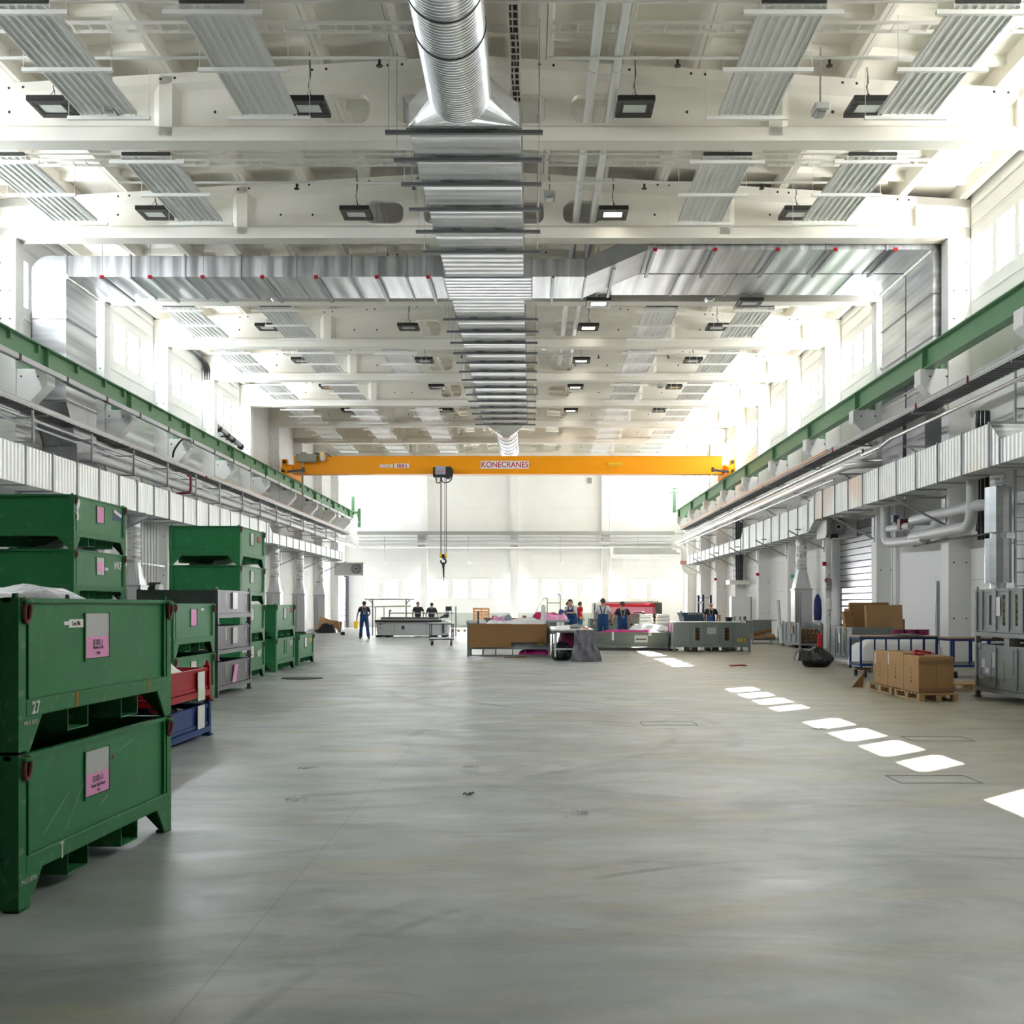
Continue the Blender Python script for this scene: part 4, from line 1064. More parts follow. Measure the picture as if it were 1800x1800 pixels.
# ------------------------------------------------------------------ displacement ventilation units
def air_unit(x, y, ztop_flex, label, side, ref=None):
    t = thing('air_unit', label, 'ventilation unit', (x, y, 0), group='floor air units')
    m = MB(); m.box(x-.33, x+.33, y-.35, y+.35, .14, 2.15); m.build('cabinet', M('unit_light_grey', (.56, .57, .59), .42, .15), t, bevel=.02)
    m = MB(); m.box(x-.28, x+.28, y-.3, y+.3, 0, .14); m.build('base', DARK, t)
    m = MB()
    for i in range(3): m.box(x-.29+.08*i, x-.25+.08*i, y-.36, y-.345, .25, 2.05)
    m.build('slot', GALV_DARK, t)
    MB().box(x-.36, x+.36, y-.38, y+.38, 2.12, 2.18).build('collar', GALV_DARK, t)
    A = [(x-.31, y-.33), (x+.31, y-.33), (x+.31, y+.33), (x-.31, y+.33)]
    n = 24; R0 = []; R1 = []
    for i in range(n):
        a = 2*PI*i/n-PI*.75; R1.append((x+.2*math.cos(a), y+.2*math.sin(a), 2.92)); q = A[int(i//(n/4))]; q2 = A[(int(i//(n/4))+1) % 4]; f = (i % (n//4))/(n/4)
        R0.append((q[0]*(1-f)+q2[0]*f, q[1]*(1-f)+q2[1]*f, 2.15))
    MB().loft([R0, R1]).build('taper', GALV, t)
    c = MB().cyl((x, y, 2.9), (x, y, 2.99), .215).build('clamp', STEEL, t)
    R = [(x, y, 2.95), (x, y, ztop_flex-.25)]
    f = MB(); f.tube([(x, y, 2.95+i*(ztop_flex-3.15)/20) for i in range(21)], .2, 18); f.build('flexible_duct', FLEX, t)
    f = MB(); s = -1 if side == 0 else 1
    f.tube(fillet([(x, y, ztop_flex-.25), (x, y, ztop_flex+.05), (x-s*.2, y+.25, ztop_flex+.1)], .15), .205, 14); f.build('elbow', GALV, t)
    return t
air_unit(-12.75, 36.8, 4.3, 'grey floor air unit with silver hose behind the tall green stack', 0)
air_unit(-12.45, 55.7, 4.35, 'grey floor air unit with silver hose, just behind the two-high green stack', 0)
air_unit(-12.45, 61.7, 4.35, 'grey floor air unit with silver hose, middle one of the container wall', 0)
air_unit(-12.45, 67.7, 4.35, 'grey floor air unit with silver hose, nearest the far roller door', 0)
air_unit(10.33, 43.9, 4.1, 'grey floor air unit with silver hose beside the tube stillage', 1)
t = thing('silencer_stack', 'two fat silver silencers on a pipe above the grey stillages', 'silencer', (10.3, 25.4, 0))
x, y = 10.33, 25.4
def octo(m, z0, z1, r, n=12): m.loft([[(x+r*math.cos(2*PI*i/n), y+r*math.sin(2*PI*i/n), z) for i in range(n)] for z in (z0, z1)])
for z0, z1 in ((3.13, 4.13), (2.02, 3.0)):
    m = MB(); octo(m, z0, z1, .285); m.build('silencer', galv('galvanised_drum', 2, .4, amt=0, rough=.28, vary=.1, col=(.6, .63, .66)), t)
m = MB(); m.cyl((x, y, 1.2), (x, y, 4.2), .17, n=18); m.build('pipe', GALV, t)
m = MB(); m.tube([(x, y, 4.15+i*.03) for i in range(10)], .175, 16); m.build('flexible_duct', FLEX, t)
m = MB(); m.box(x-.36, x+.36, y-.36, y+.36, 0, 1.25); m.build('cabinet', MATS['unit_light_grey'], t)

# ------------------------------------------------------------------ doors and fittings on the boxes wall
DOORP = M('door_slat', (.34, .35, .37), .32, .5)
d = MB(); d.box(10.9, 10.99, 35.6, 40.5, 0.02, 4.35)
o = struct(d.build('door_1', DOORP))
m = MB()
for i in range(1, 20): m.box(10.885, 10.905, 35.65, 40.45, .215*i-.008, .215*i+.02)
m.build('seal', DARK, o)
m = MB()
for i in (4, 5, 6, 7, 8, 9): m.box(10.89, 10.91, 35.9, 40.2, .215*i+.04, .215*i+.19)
m.build('pane', lit_pane('door_pane', 1.6), o)
m = MB(); m.box(10.6, 10.98, 40.45, 40.6, 0, 4.4); m.box(10.75, 10.98, 35.2, 35.6, 0, 4.4); m.build('door_frame', M('frame_white_grey', (.6, .61, .6), .5), o)
d = MB(); d.box(XL+.01, XL+.12, 77.5, 82.1, .02, 3.6)
o = struct(d.build('door_2', M('door_pale', (.62, .63, .65), .4, .2)))
m = MB()
for i in range(1, 9): m.box(XL+.115, XL+.13, 77.5, 82.1, .42*i-.02, .42*i+.02)
m.build('seal', M('seal_grey', (.2, .2, .22), .6), o)
m = MB(); m.box(XL+.01, XL+.3, 82.1, 82.35, 0, 3.9); m.build('door_frame', M('frame_dark', (.10, .10, .13), .5), o)
def air_curtain(x0, x1, y0, y1, z0, z1, ccx, label):
    t = thing('air_curtain', label, 'air curtain', ((x0+x1)/2, (y0+y1)/2, z0))
    m = MB(); m.box(x0, x1, y0+.12, y1, z0, z1); m.box(x0, x1, y0, y0+.12, z0, z0+.08); m.box(x0, x1, y0, y0+.12, z1-.08, z1); m.box(x0, x0+.05, y0, y0+.12, z0, z1); m.box(x1-.05, x1, y0, y0+.12, z0, z1)
    m.build('housing', M('curtain_grey', (.55, .56, .56), .45), t)
    zc = (z0+z1)/2; r = (z1-z0)/2-.08
    m = MB(); m.cyl((ccx, y0+.13, zc), (ccx, y0+.06, zc), r, n=24); m.build('fan_plate', M('fan_grey', (.55, .56, .55), .5), t)
    for q in (.92, .7, .48):
        mm = MB(); mm.tube([(ccx+r*q*math.cos(a), y0+.05, zc+r*q*math.sin(a)) for a in [i*PI/12 for i in range(25)]], .02, 6, False); mm.build('guard_ring', M('ring_dark', (.12, .12, .12), .5), t)
    m = MB(); m.cyl((ccx, y0+.07, zc), (ccx, y0+.03, zc), r*.22); m.build('hub', BLACK, t)
air_curtain(9.85, 10.95, 38.3, 39.6, 3.80, 4.52, 10.27, 'grey air curtain with round fan above the roller door by the boxes')
air_curtain(-12.6, -10.75, 73.4, 75, 3.5, 4.32, -11.2, 'grey air curtain with round fan near the far corner of the container wall')
t = thing('security_camera', 'small black camera under the air curtain by the boxes', 'camera', (10.1, 38.1, 3.8))
m = MB(); m.box(9.98, 10.2, 38.12, 38.28, 3.78, 3.92); m.ball((9.98, 38.2, 3.82), .07); m.build('camera_body', BLACK, t)
# column fittings (face of the column in front of the roller door)
yc = 40.69
t = thing('control_box', 'grey control box with red switch on the column beside the roller door', 'control box', (10.7, yc, 1.4))
m = MB(); m.box(10.46, 10.92, yc-.16, yc, 1.40, 1.80); m.build('box', M('box_grey', (.55, .56, .54), .45), t, bevel=.02)
m = MB(); m.cyl((10.7, yc-.16, 1.5), (10.7, yc-.19, 1.5), .05); m.build('switch', RED, t)
m = MB(); m.box(10.76, 10.86, yc-.165, yc-.16, 1.66, 1.74); m.build('label', INK, t)
m = MB(); m.prism([(10.52, 1.7), (10.58, 1.7), (10.55, 1.755)], 'y', yc-.165, yc-.16); m.build('warning_label', YELLOW, t)
t = thing('power_sockets', 'two round grey power sockets above the control box', 'power socket', (10.5, yc, 2.2))
for z in (2.18, 2.42):
    m = MB(); m.cyl((10.52, yc, z), (10.52, yc-.18, z-.03), .11); m.build('socket', M('socket_grey', (.2, .2, .21), .45), t)
m = MB(); m.cyl((10.43, yc-.1, 2.43), (10.43, yc-.2, 2.4), .07); m.build('red_cap', M('cap_red', (.25, .05, .06), .5), t)
for i, (px, py, dd, w) in enumerate(((1436, 991, 40.6, 'the column beside the roller door'), (1321.5, 1009.5, 52.6, 'the column behind the worker with grey braces'), (1250, 1018, 64.6, 'the column behind the blue skip'))):
    x, z = px2x(px, dd), 1.5+(1066-py)*dd/2017
    x = max(x, XRC-.12)
    o = MB().box(x, x+.13, dd-.02, dd+.1, z-.07, z+.07).build('alarm_box', RED); tag(o, 'small red fire alarm box on '+w, 'alarm', 'red alarm boxes')
t = thing('exit_sign', 'round white and green exit sign above the narrow door', 'sign', (10.5, 47, 2.7))
m = MB(); m.cyl((10.6, 46.6, 2.7), (10.6, 46.57, 2.7), .17, n=20); m.build('sign_disc', PAPER, t)
m = MB(); m.box(10.52, 10.68, 46.555, 46.568, 2.66, 2.78); m.build('pictogram', M('sign_green', (.05, .42, .16), .5), t)
d = MB(); d.box(10.9, 10.99, 47.4, 48.5, .02, 2.25); o = struct(d.build('door_3', M('door_pale_green', (.5, .53, .49), .5)))
m = MB(); m.box(10.82, 10.99, 47.3, 47.4, 0, 2.35); m.box(10.82, 10.99, 48.5, 48.6, 0, 2.35); m.box(10.82, 10.99, 47.4, 48.5, 2.25, 2.35); m.build('door_frame', WHITE, o)
# white infill between columns near the boxes
struct(MB().box(10.72, 11.01, 29.7, 33.4, 0, 3.25).build('trim_5', M('infill_white', (.78, .77, .80), .7, var=.03)))
struct(MB().box(10.6, 11.01, 33.4, 33.7, 0, 5.2).build('trim_6', COLM))
pipe('vertical grey insulated pipe bending towards the white infill panel', [(10.25, 33.2, 4.5), (10.25, 33.2, 3.35), (10.25, 32.4, 3.3), (10.25, 29.9, 3.26)], .14, INSUL, 'grey insulated pipes', rad=.35, n=14, name='insulated_pipe')
pipe('upper grey insulated pipe bending in front of the column near the boxes', [(10.75, 31.0, 3.82), (10.25, 31.0, 3.82), (10.25, 26.2, 3.82), (10.8, 26.0, 3.82)], .13, INSUL, 'grey insulated pipes', rad=.45, n=14, name='insulated_pipe')
pipe('lower grey insulated pipe rising beside the silencers', [(10.75, 31.0, 3.36), (10.22, 31.0, 3.36), (10.22, 26.6, 3.36), (10.22, 26.6, 5.2)], .135, INSUL, 'grey insulated pipes', rad=.45, n=14, name='insulated_pipe')
pipe('short grey pipe on a bracket over the vertical insulated pipe', [(9.6, 33.0, 4.36), (10.6, 32.3, 4.48)], .08, INSUL, name='insulated_pipe')
t = thing('valve', 'dark red valve between the grey insulated pipes', 'valve', (10.3, 32.0, 3.8))
m = MB(); m.box(10.12, 10.36, 31.5, 31.75, 3.62, 3.9); m.build('actuator', M('valve_red', (.12, .012, .02), .4), t)
m = MB(); m.tube([(10.25, 32.9, 3.72), (10.25, 31.0, 3.68)], .1, 10); m.build('pipe', INSUL, t)
m = MB(); m.box(10.1, 10.25, 32.0, 32.2, 3.85, 4.05); m.build('motor', M('valve_blue', (.06, .08, .16), .4), t)
pipe('thin black cable loop under the insulated pipes', [(10.3, 30.9, 3.12), (10.3, 29, 3.16), (10.35, 26, 3.15)], .025, BLACK, name='cable')
for i, y in enumerate((33.55, 34.1, 35.0)):
    o = MB().cyl((10.85 if i else 10.55, y if i < 2 else 33.35, .9), (10.85 if i else 10.55, y if i < 2 else 33.35, 4.4), .02, n=6).build('conduit', STEEL); tag(o, 'thin vertical conduit beside the white infill panel, %s one' % ORD[i], 'conduit', 'thin conduits near the infill')
t = thing('steel_post', 'tall round silver post in front of the white infill panel', 'post', (px2x(1648, 27.8), 27.8, 0))
m = MB(); m.cyl((px2x(1648, 27.8), 27.8, 0), (px2x(1648, 27.8), 27.8, 2.12), .055, n=16); m.build('post', STEEL, t)
m = MB(); m.box(px2x(1648, 27.8)-.12, px2x(1648, 27.8)+.12, 27.68, 27.92, 0, .02); m.build('foot_plate', STEEL, t)
# vertical cable ladders
def riser(x, y, z0, z1, label, w=.35, cables=True):
    t = thing('cable_riser', label, 'cable riser', (x, y, z0), group='vertical cable ladders')
    m = MB(); ladder(m, (x, y, z0), (x, y, z1), w, (0, 1, 0), .3, .04); m.build('ladder_frame', STEEL, t)
    if cables:
        m = MB()
        for i in range(4): m.tube(fillet([(x-.1+.09*i, y-.06, z0-.2), (x-.12+.1*i, y-.06, (z0+z1)/2), (x-.12+.1*i, y-.06, z1)], .3), .042, 8)
        m.build('cable', BLACK, t)
    return t
riser(10.78, 25.2, 0, 7.2, 'vertical cable ladder beside the silencers', .3, False)
riser(10.55, 58.45, 2.9, 6.0, 'vertical ladder of thick black cables above the white cabinet', .55)
riser(10.85, 27.6, 3.3, 6.2, 'slim vertical ladder of black cables behind the insulated pipes', .3)
for i, y in enumerate((24.2, 24.9)):
    m = MB(); m.box(10.93, 10.99, y-.04, y+.04, 5.2, 6.9); m.box(10.9, 10.94, y-.02, y+.02, 5.2, 6.9)
    o = m.build('strut_channel', STEEL); tag(o, 'slotted zinc upright on the wall above the silencers, %s one' % ['nearer', 'farther'][i], 'channel', 'slotted uprights')
t = thing('power_cabinet', 'tall white electrical cabinet under the black cable riser', 'cabinet', (10.6, 57.6, 0))
m = MB(); m.box(10.0, 10.95, 57.3, 57.9, .1, 2.0); m.build('cabinet_body', PWHITE, t, bevel=.01)
m = MB()
for x in (10.15, 10.42, 10.62, 10.7): m.box(x-.02, x+.02, 57.26, 57.3, .8, 1.0)
m.build('handle', BLACK, t)
t = thing('cabinet_shelf', 'white shelf box below the black cables', 'shelf', (10.5, 57.9, 2.6))
m = MB(); m.box(9.95, 10.95, 57.6, 58.6, 2.62, 2.82); m.build('shelf_box', PWHITE, t)
# pump cluster behind the tall green stacks
t = thing('pump_set', 'pump and slim vertical pipes against the container wall', 'pump', (-13.1, 39.2, 0))
m = MB()
for i in range(6): m.cyl((-12.98, 38.2+.32*i, 1.9), (-12.98, 38.2+.32*i, 4.35), .035, n=8)
m.cyl((-13.1, 37.7, .6), (-13.1, 37.7, 2.3), .12); m.cyl((-12.98, 40.2, .2), (-12.98, 40.2, 2.2), .06)
m.build('pipe', PIPEG, t)
m = MB(); m.bar((-13.0, 37.2, 2.95), (-13.0, 40.6, 2.92), .06, .05); m.build('pipe_rail', STEEL, t)
m = MB(); m.cyl((-12.9, 38.8, 2.1), (-12.5, 38.8, 2.1), .22, n=16); m.build('pump_body', BLACK, t); m = MB(); m.cyl((-12.9, 38.9, 1.25), (-12.5, 38.9, 1.25), .2); m.build('pump_body', BLACK, t)
m = MB(); m.cyl((-12.6, 38.65, 2.12), (-12.45, 38.6, 2.12), .13, n=16); m.build('pump_face', PWHITE, t)
m = MB(); m.box(-12.75, -12.45, 39.1, 39.5, 1.1, 1.35); m.build('red_motor', M('motor_red', (.2, .02, .06), .4), t)
# ------------------------------------------------------------------ green steel containers
CW, CL, CH = 1.40, 2.10, 0.775
def make_container():
    t = thing('steel_container', 'x', 'container')
    hw, hl = CW/2, CL/2
    for sx in (-1, 1):
        for sy in (-1, 1):
            m = MB(); x, y = sx*hw, sy*hl
            a, b = sorted((x, x-sx*.075)); c, d = sorted((y, y-sy*.012)); m.box(a, b, c, d, 0, CH-.005)
            a, b = sorted((x, x-sx*.012)); c, d = sorted((y-sy*.012, y-sy*.075)); m.box(a, b, c, d, 0, CH-.005)
            m.box(min(x, x-sx*.075), max(x, x-sx*.075), min(y, y-sy*.075), max(y, y-sy*.075), 0, .012)
            m.cyl((x-sx*.035, y-sy*.035, CH-.02), (x-sx*.035, y-sy*.035, CH+.015), .02, .014, 10)
            # gussets down to the foot
            yy = y-sy*.006; m.prism([(x-sx*.075, 0), (x-sx*.075, .19), (x-sx*.26, .19)], 'y', yy-.006, yy+.006)
            xx = x-sx*.006; m.prism([(y-sy*.075, 0.0), (y-sy*.11, 0.0), (y-sy*.26, .19), (y-sy*.075, .19)], 'x', xx-.006, xx+.006)
            m.build('leg', GREEN_EDGE, t)
    for s in (-1, 1):
        m = MB(); x = s*(hw-.022); m.box(x-.004, x+.004, -hl+.07, hl-.07, .25, CH-.02)
        a, b = sorted((s*hw, s*(hw-.035))); m.box(a, b, -hl+.012, hl-.012, CH-.03, CH-.008)
        for q in (-1, 1): m.box(min(s*hw, s*(hw-.03)), max(s*hw, s*(hw-.03)), q*(hl-.115)-.012, q*(hl-.115)+.012, .26, CH-.03)
        m.build('side_panel', GREEN, t)
        m = MB(); y = s*(hl-.022); m.box(-hw+.07, hw-.07, y-.004, y+.004, .25, CH-.02)
        a, b = sorted((s*hl, s*(hl-.035))); m.box(-hw+.04, hw-.04, a, b, CH-.03, CH-.008); m.build('end_panel', GREEN, t)
        m = MB(); a, b = sorted((s*(hw+.003), s*(hw-.06))); m.box(a, b, -hl+.075, hl-.075, .175, .262); m.build('base_rail', GREEN_EDGE, t, bevel=.006)
        m = MB(); a, b = sorted((s*(hl+.003), s*(hl-.06))); m.box(-hw+.075, hw-.075, a, b, .175, .262); m.build('base_rail', GREEN_EDGE, t, bevel=.006)
    MB().box(-hw+.02, hw-.02, -hl+.02, hl-.02, .20, .215).build('floor_plate', GREEN_EDGE, t)
    for q in (-.36, .36):
        m = MB(); w = .13
        m.box(-hw+.01, hw-.01, q-w, q-w+.008, .065, .176); m.box(-hw+.01, hw-.01, q+w-.008, q+w, .065, .176); m.box(-hw+.01, hw-.01, q-w, q+w, .058, .066)
        m.build('fork_channel', GREEN_EDGE, t)
    for q in (-1, 1):
        m = MB(); y = q*(hl-.06)+.0; pts = []
        for i in range(17):
            a = 2*PI*i/16; pts.append((hw+.015+.004*math.cos(a), y+.032*math.sin(a), CH-.075+.055*math.cos(a)))
        m.tube(pts, .011, 8, False); m.build('lifting_ring', M('ring_worn', (.16, .03, .035), .5, var=.5, scale=30), t)
        m = MB(); m.tube([(hw-.01, y-.03, CH-.02), (hw+.02, y-.03, CH-.028), (hw+.03, y+.0, CH-.03), (hw+.02, y+.03, CH-.028), (hw-.01, y+.03, CH-.02)], .012, 8); m.build('ring_eye', GREEN_EDGE, t)
    return t
def pocket(t, kind, ly=-.03, w=.32, h=.25, z=.43, lines=None):
    """document pocket on the hall side; authored in the thing's own frame"""
    x = CW/2-.02
    def B(*a): return MB().box(*a)
    m = MB(); m.box(x+.0, x+.012, ly-w/2-.012, ly+w/2+.012, z-.012, z); m.box(x, x+.012, ly-w/2-.012, ly-w/2, z, z+h+.01); m.box(x, x+.012, ly+w/2, ly+w/2+.012, z, z+h+.01); m.box(x, x+.004, ly-w/2, ly+w/2, z, z+h)
    loc_build(m, 'document_pocket', GREEN_EDGE, t)
    def add(name, mat, y0, y1, z0, z1, e=0): loc_build(B(x+.005+e, x+.008+e, ly+y0*w, ly+y1*w, z+z0*h, z+z1*h), name, mat, t)
    if kind == 'half':
        add('pouch', POUCH, -.5, .5, .5, 1.02); add('pink_card', PINK, -.5, .5, 0.02, .5)
    elif kind == 'pink': add('pink_card', PINK, -.42, .42, .04, 1.0)
    elif kind == 'white': add('white_card', PAPER, -.42, .42, .05, 1.0)
    elif kind == 'grey': add('pouch', POUCH, -.45, .45, 0, 1.02); add('pink_card', PINK, -.4, .3, .15, .75, .003)
    if lines:
        for (bd, lz, sz) in lines: loc_text('lettering', bd, sz, INK, t, (x+.013, ly, z+lz*h))
def loc_build(m, name, mat, t, **k):
    """geometry given in the thing's local frame"""
    me = m.build(name, mat, None, **k); me.parent = t; me.location = (0, 0, 0); return me
def loc_text(name, body, size, mat, t, p, face='x', sx=1.0, bold=0.0):
    q = thing('tmp', 'x', 'x'); o = text(name, body, size, mat, q, p, rot=(PI/2, 0, PI/2 if face == 'x' else 0.0 if face == 'y' else -PI/2), sx=sx, bold=bold, extrude=.001)
    o.parent = t; bpy.data.objects.remove(q); return o
C0 = make_container()
first = [True]
def place(x, y, lvl, label, group, rz=0.0):
    if first[0]:
        first[0] = False; base = copy_tree(C0)
    else: base = copy_tree(C0)
    base.location = (x, y, lvl*CH); base.rotation_euler = (0, 0, rz); base['label'] = label; base['group'] = group
    return base
XF = CW/2
def mkf(t, mat, ly=.78, z=.58, s=.16): loc_text('stencil', 'MKF', s, mat, t, (XF-.012, ly, z), bold=.006)
def tape(t, y0, y1, z0, z1, mat=None, e=0.0): loc_build(MB().box(XF-.02+e, XF-.0145+e, y0, y1, z0, z1), 'tape_strip', mat or PAPER, t)
FX, FY = -3.16, 6.68
g = 'front pair of green containers'
c = place(FX, FY, 0, 'nearest green container on the floor, pink card E101-1 on its side', g, -.041)
pocket(c, 'half', -.1, lines=[('E101-1', .36, .05), ('Erstes Tag-Fleisch', .22, .026), ('1 Stk', .10, .02)])
tape(c, .12, .125, .60, .625, RED)
loc_text('stencil', 'MAX-0715', .035, MARKW, c, (XF+.004, -.95, .14))
for y0, z0, y1, z1 in ((-.75, .33, -.45, .5), (-.5, .3, -.2, .58), (.1, .62, .45, .68), (-.05, .36, .05, .40)):
    m = MB(); m.bar((XF-.0172, y0, z0), (XF-.0172, y1, z1), .0016, .0016); loc_build(m, 'scratch', MARKW, c)
m = MB(); m.box(XF+.002, XF+.006, -.592, -.578, .17, .255); m.box(XF+.002, XF+.006, -.61, -.565, .245, .258); loc_build(m, 'paint_drip', MARKW, c)
c = place(FX, FY, 1, 'upper nearest green container stencilled 27, with white tape and pink card', g, -.041)
pocket(c, 'half', -.1, lines=[('E102-1', .36, .045), ('Boden-Teil', .25, .03), ('2 Stk', .12, .022)])
tape(c, -.46, -.28, .61, .655); loc_text('lettering', 'Los Nr.', .035, INK, c, (XF-.013, -.37, .632))
tape(c, -.52, -.46, .625, .645)
loc_text('stencil', '27', .085, MARKW, c, (XF+.005, -.88, .215), bold=.002); loc_text('stencil', 'MAX-0715', .032, MARKW, c, (XF+.004, -.93, .145))
RUST = M('rust_orange', (.30, .13, .02), .8)
for y in (-.42, .62):
    m = MB(); m.box(XF+.0, XF+.0045, y, y+.035, .18, .264); loc_build(m, 'rust_streak', RUST, c)
g = 'two-high green stack behind the front pair'
c = place(-5.75, 17.25, 0, 'green container under the pink-card one, behind the red stillage', g); pocket(c, 'white')
c = place(-5.75, 17.25, 1, 'green container with pink card beside the three-high grey stillages', g); pocket(c, 'pink'); tape(c, .35, .5, .66, .70, POUCH)
g = 'tall green stack at the container wall'
LV = ['bottom', 'second', 'third', 'topmost']
for i in range(4):
    lab = ['bottom green container of the tall stack nearest the camera', 'second green container up in the tall stack nearest the camera', 'third green container of the nearest tall stack, white MKF stencil', 'topmost green container of the nearest tall stack, pink card and dark blue patch'][i]
    c = place(-7.2, 17.35, i, lab, g)
    pocket(c, ['white', 'white', 'grey', 'pink'][i], 0)
    if i == 2: mkf(c, MARKW, .72, .58, .17); tape(c, .1, .32, .50, .545, POUCH)
    if i == 3:
        tape(c, .52, .9, .52, .68, MARKB); loc_build(MB().bar((XF-.012, .56, .665), (XF-.012, .88, .60), .004, .05), 'tape_strip', PAPER, c)
        m = MB(); m.sheet(3, 8, lambda u, v: (XF+.006+.01*math.sin(v*9), -.98+.12*u*(1-.5*v)+.1*v*(1-v), .72-.32*v)); loc_build(m, 'torn_film', FILMW, c, solid=.003)
g = 'tall green stack behind the grey stillages'
for i in range(4):
    lab = ['bottom green container of the tall stack behind the grey stillages', 'second green container of the tall stack behind the grey stillages', 'third green container of the tall stack behind grey stillages, white card', 'topmost green container of the farther tall stack, red stencil on its side'][i]
    c = place(-6.45, 23.7, i, lab, g); pocket(c, 'white', 0)
    if i == 3: mkf(c, MARKR, .62, .58, .17)
    if i == 0: mkf(c, MARKW, .62, .5, .2); tape(c, -.8, -.3, .58, .63, MARKW)
g = 'short green stack by the air units'
c = place(-6.51, 27.15, 0, 'lower green container beside the lone one, white stencil', g); mkf(c, MARKW, .68, .6, .2); pocket(c, 'none', .0, .2, .3, .4)
c = place(-6.51, 27.15, 1, 'upper green container beside the lone one, faded red stencil', g); mkf(c, MARKR, .7, .62, .17); pocket(c, 'white', .0)
c = place(-6.6, 30.1, 0, 'lone green container standing last in the row with yellow stencil', 'single green container'); mkf(c, MARKY, .7, .6, .15); pocket(c, 'white', 0)
for o in [C0]+[q for q in bpy.data.objects if q.parent == C0]: bpy.data.objects.remove(o)

def lump(name, label, cat, x0, x1, y0, y1, z0, h, mat, seed=1, nx=14, ny=14, rough=.35, group=None, skirt=True, pw=.6):
    """draped sheet or crumpled heap: a closed bumpy mound"""
    rnd = random.Random(seed); ph = [rnd.uniform(0, 6) for _ in range(8)]
    def H(u, v):
        e = min(1, 6*min(u, 1-u, v, 1-v)); e = e**pw if e > 0 else 0
        n = .5+.18*math.sin(7*u+ph[0]+3*v)+.16*math.sin(9*v+ph[1]-4*u)+.12*math.sin(17*u+ph[2])*math.sin(15*v+ph[3])+.06*math.sin(31*u+ph[4]+11*v)
        return max(.01, e*(1-rough+rough*2*n))
    m = MB(); m.sheet(nx, ny, lambda u, v: (x0+(x1-x0)*u, y0+(y1-y0)*v, z0+h*H(u, v)))
    if skirt: m.add([(x0, y0, z0), (x1, y0, z0), (x1, y1, z0), (x0, y1, z0)], [(0, 1, 2, 3)])
    o = m.build(name, mat); return tag(o, label, cat, group)
for z in (1, 2, 3):
    lump('wrapped_parts', 'white packed parts showing in the %s gap of the nearest tall green stack' % ['', 'lowest', 'middle', 'upper'][z], 'parts', -7.75, -6.65, 16.5, 18.2, z*CH-.25, .33, FILMW, z, group='packed parts in the nearest tall stack')
    lump('wrapped_parts', 'white packed parts showing in the %s gap of the farther tall green stack' % ['', 'lowest', 'middle', 'upper'][z], 'parts', -7.0, -5.9, 22.9, 24.5, z*CH-.25, .36, PAPER, 10+z, group='packed parts in the farther tall stack')
# ------------------------------------------------------------------ post stillages
def stillage(name, label, cat, x, y, z, W, L, H, mat, zb, zt, panels='lrfb', ribs=(), ribsy=(), slots=(), slotsy=(), group=None, post=.07, foot=True, rail=True):
    """x, y: centre; panels on l(-x) r(+x) f(-y) b(+y); slots as (centre, half width, z0, z1) along the face"""
    t = thing(name, label, cat, (x, y, z), group=group)
    hw, hl = W/2, L/2
    for sx in (-1, 1):
        for sy in (-1, 1):
            m = MB(); a, b = sorted((sx*hw, sx*(hw-post))); c, d = sorted((sy*hl, sy*(hl-post)))
            m.box(a, b, c, d, 0, H-.02); m.cyl(((a+b)/2, (c+d)/2, H-.02), ((a+b)/2, (c+d)/2, H+.03), post*.35, post*.2, 8)
            if foot: m.box(a-.015, b+.015, c-.015, d+.015, 0, .025)
            loc_build(m, 'leg', mat, t)
    if rail:
        m = MB()
        for s in (-1, 1):
            m.box(-hw+post, hw-post, min(s*hl, s*(hl-.05)), max(s*hl, s*(hl-.05)), zb-.09, zb-.02)
            m.box(min(s*hw, s*(hw-.05)), max(s*hw, s*(hw-.05)), -hl+post, hl-post, zb-.09, zb-.02)
        loc_build(m, 'base_rail', mat, t)
    loc_build(MB().box(-hw+.02, hw-.02, -hl+.02, hl-.02, zb-.035, zb-.02), 'floor_plate', mat, t)
    def wall(face):
        m = MB(); r = MB()
        along = 'y' if face in 'lr' else 'x'; s = -1 if face in 'lf' else 1
        half = (hl if along == 'y' else hw)-post*.5; pos = s*((hw if along == 'y' else hl)-post*.5)
        sl = sorted(slotsy if along == 'y' else slots); rb = ribsy if along == 'y' else ribs
        def bx_(mm, a, b, z0, z1, th=.006, off=0.0):
            p = pos+s*off
            if along == 'y': mm.box(p-th, p+th, a, b, z0, z1)
            else: mm.box(a, b, p-th, p+th, z0, z1)
        if (face in 'lf' or not sl) or True:
            last = -half
            for (c, w, z0, z1) in sl:
                bx_(m, last, c-w, zb, zt); bx_(m, c-w, c+w, zb, z0); bx_(m, c-w, c+w, z1, zt); last = c+w
            bx_(m, last, half, zb, zt)
        for c in rb: bx_(r, c-.02, c+.02, zb, zt, .018, .012)
        bx_(r, -half, half, zt-.03, zt+.012, .02); bx_(r, -half, half, zb-.012, zb+.025, .02)
        loc_build(m, 'side_panel', mat, t); loc_build(r, 'panel_rib', mat, t)
    for f in panels: wall(f)
    return t
def sheet_on(t, name, mat, *a): return loc_build(MB().box(*a), name, mat, t)

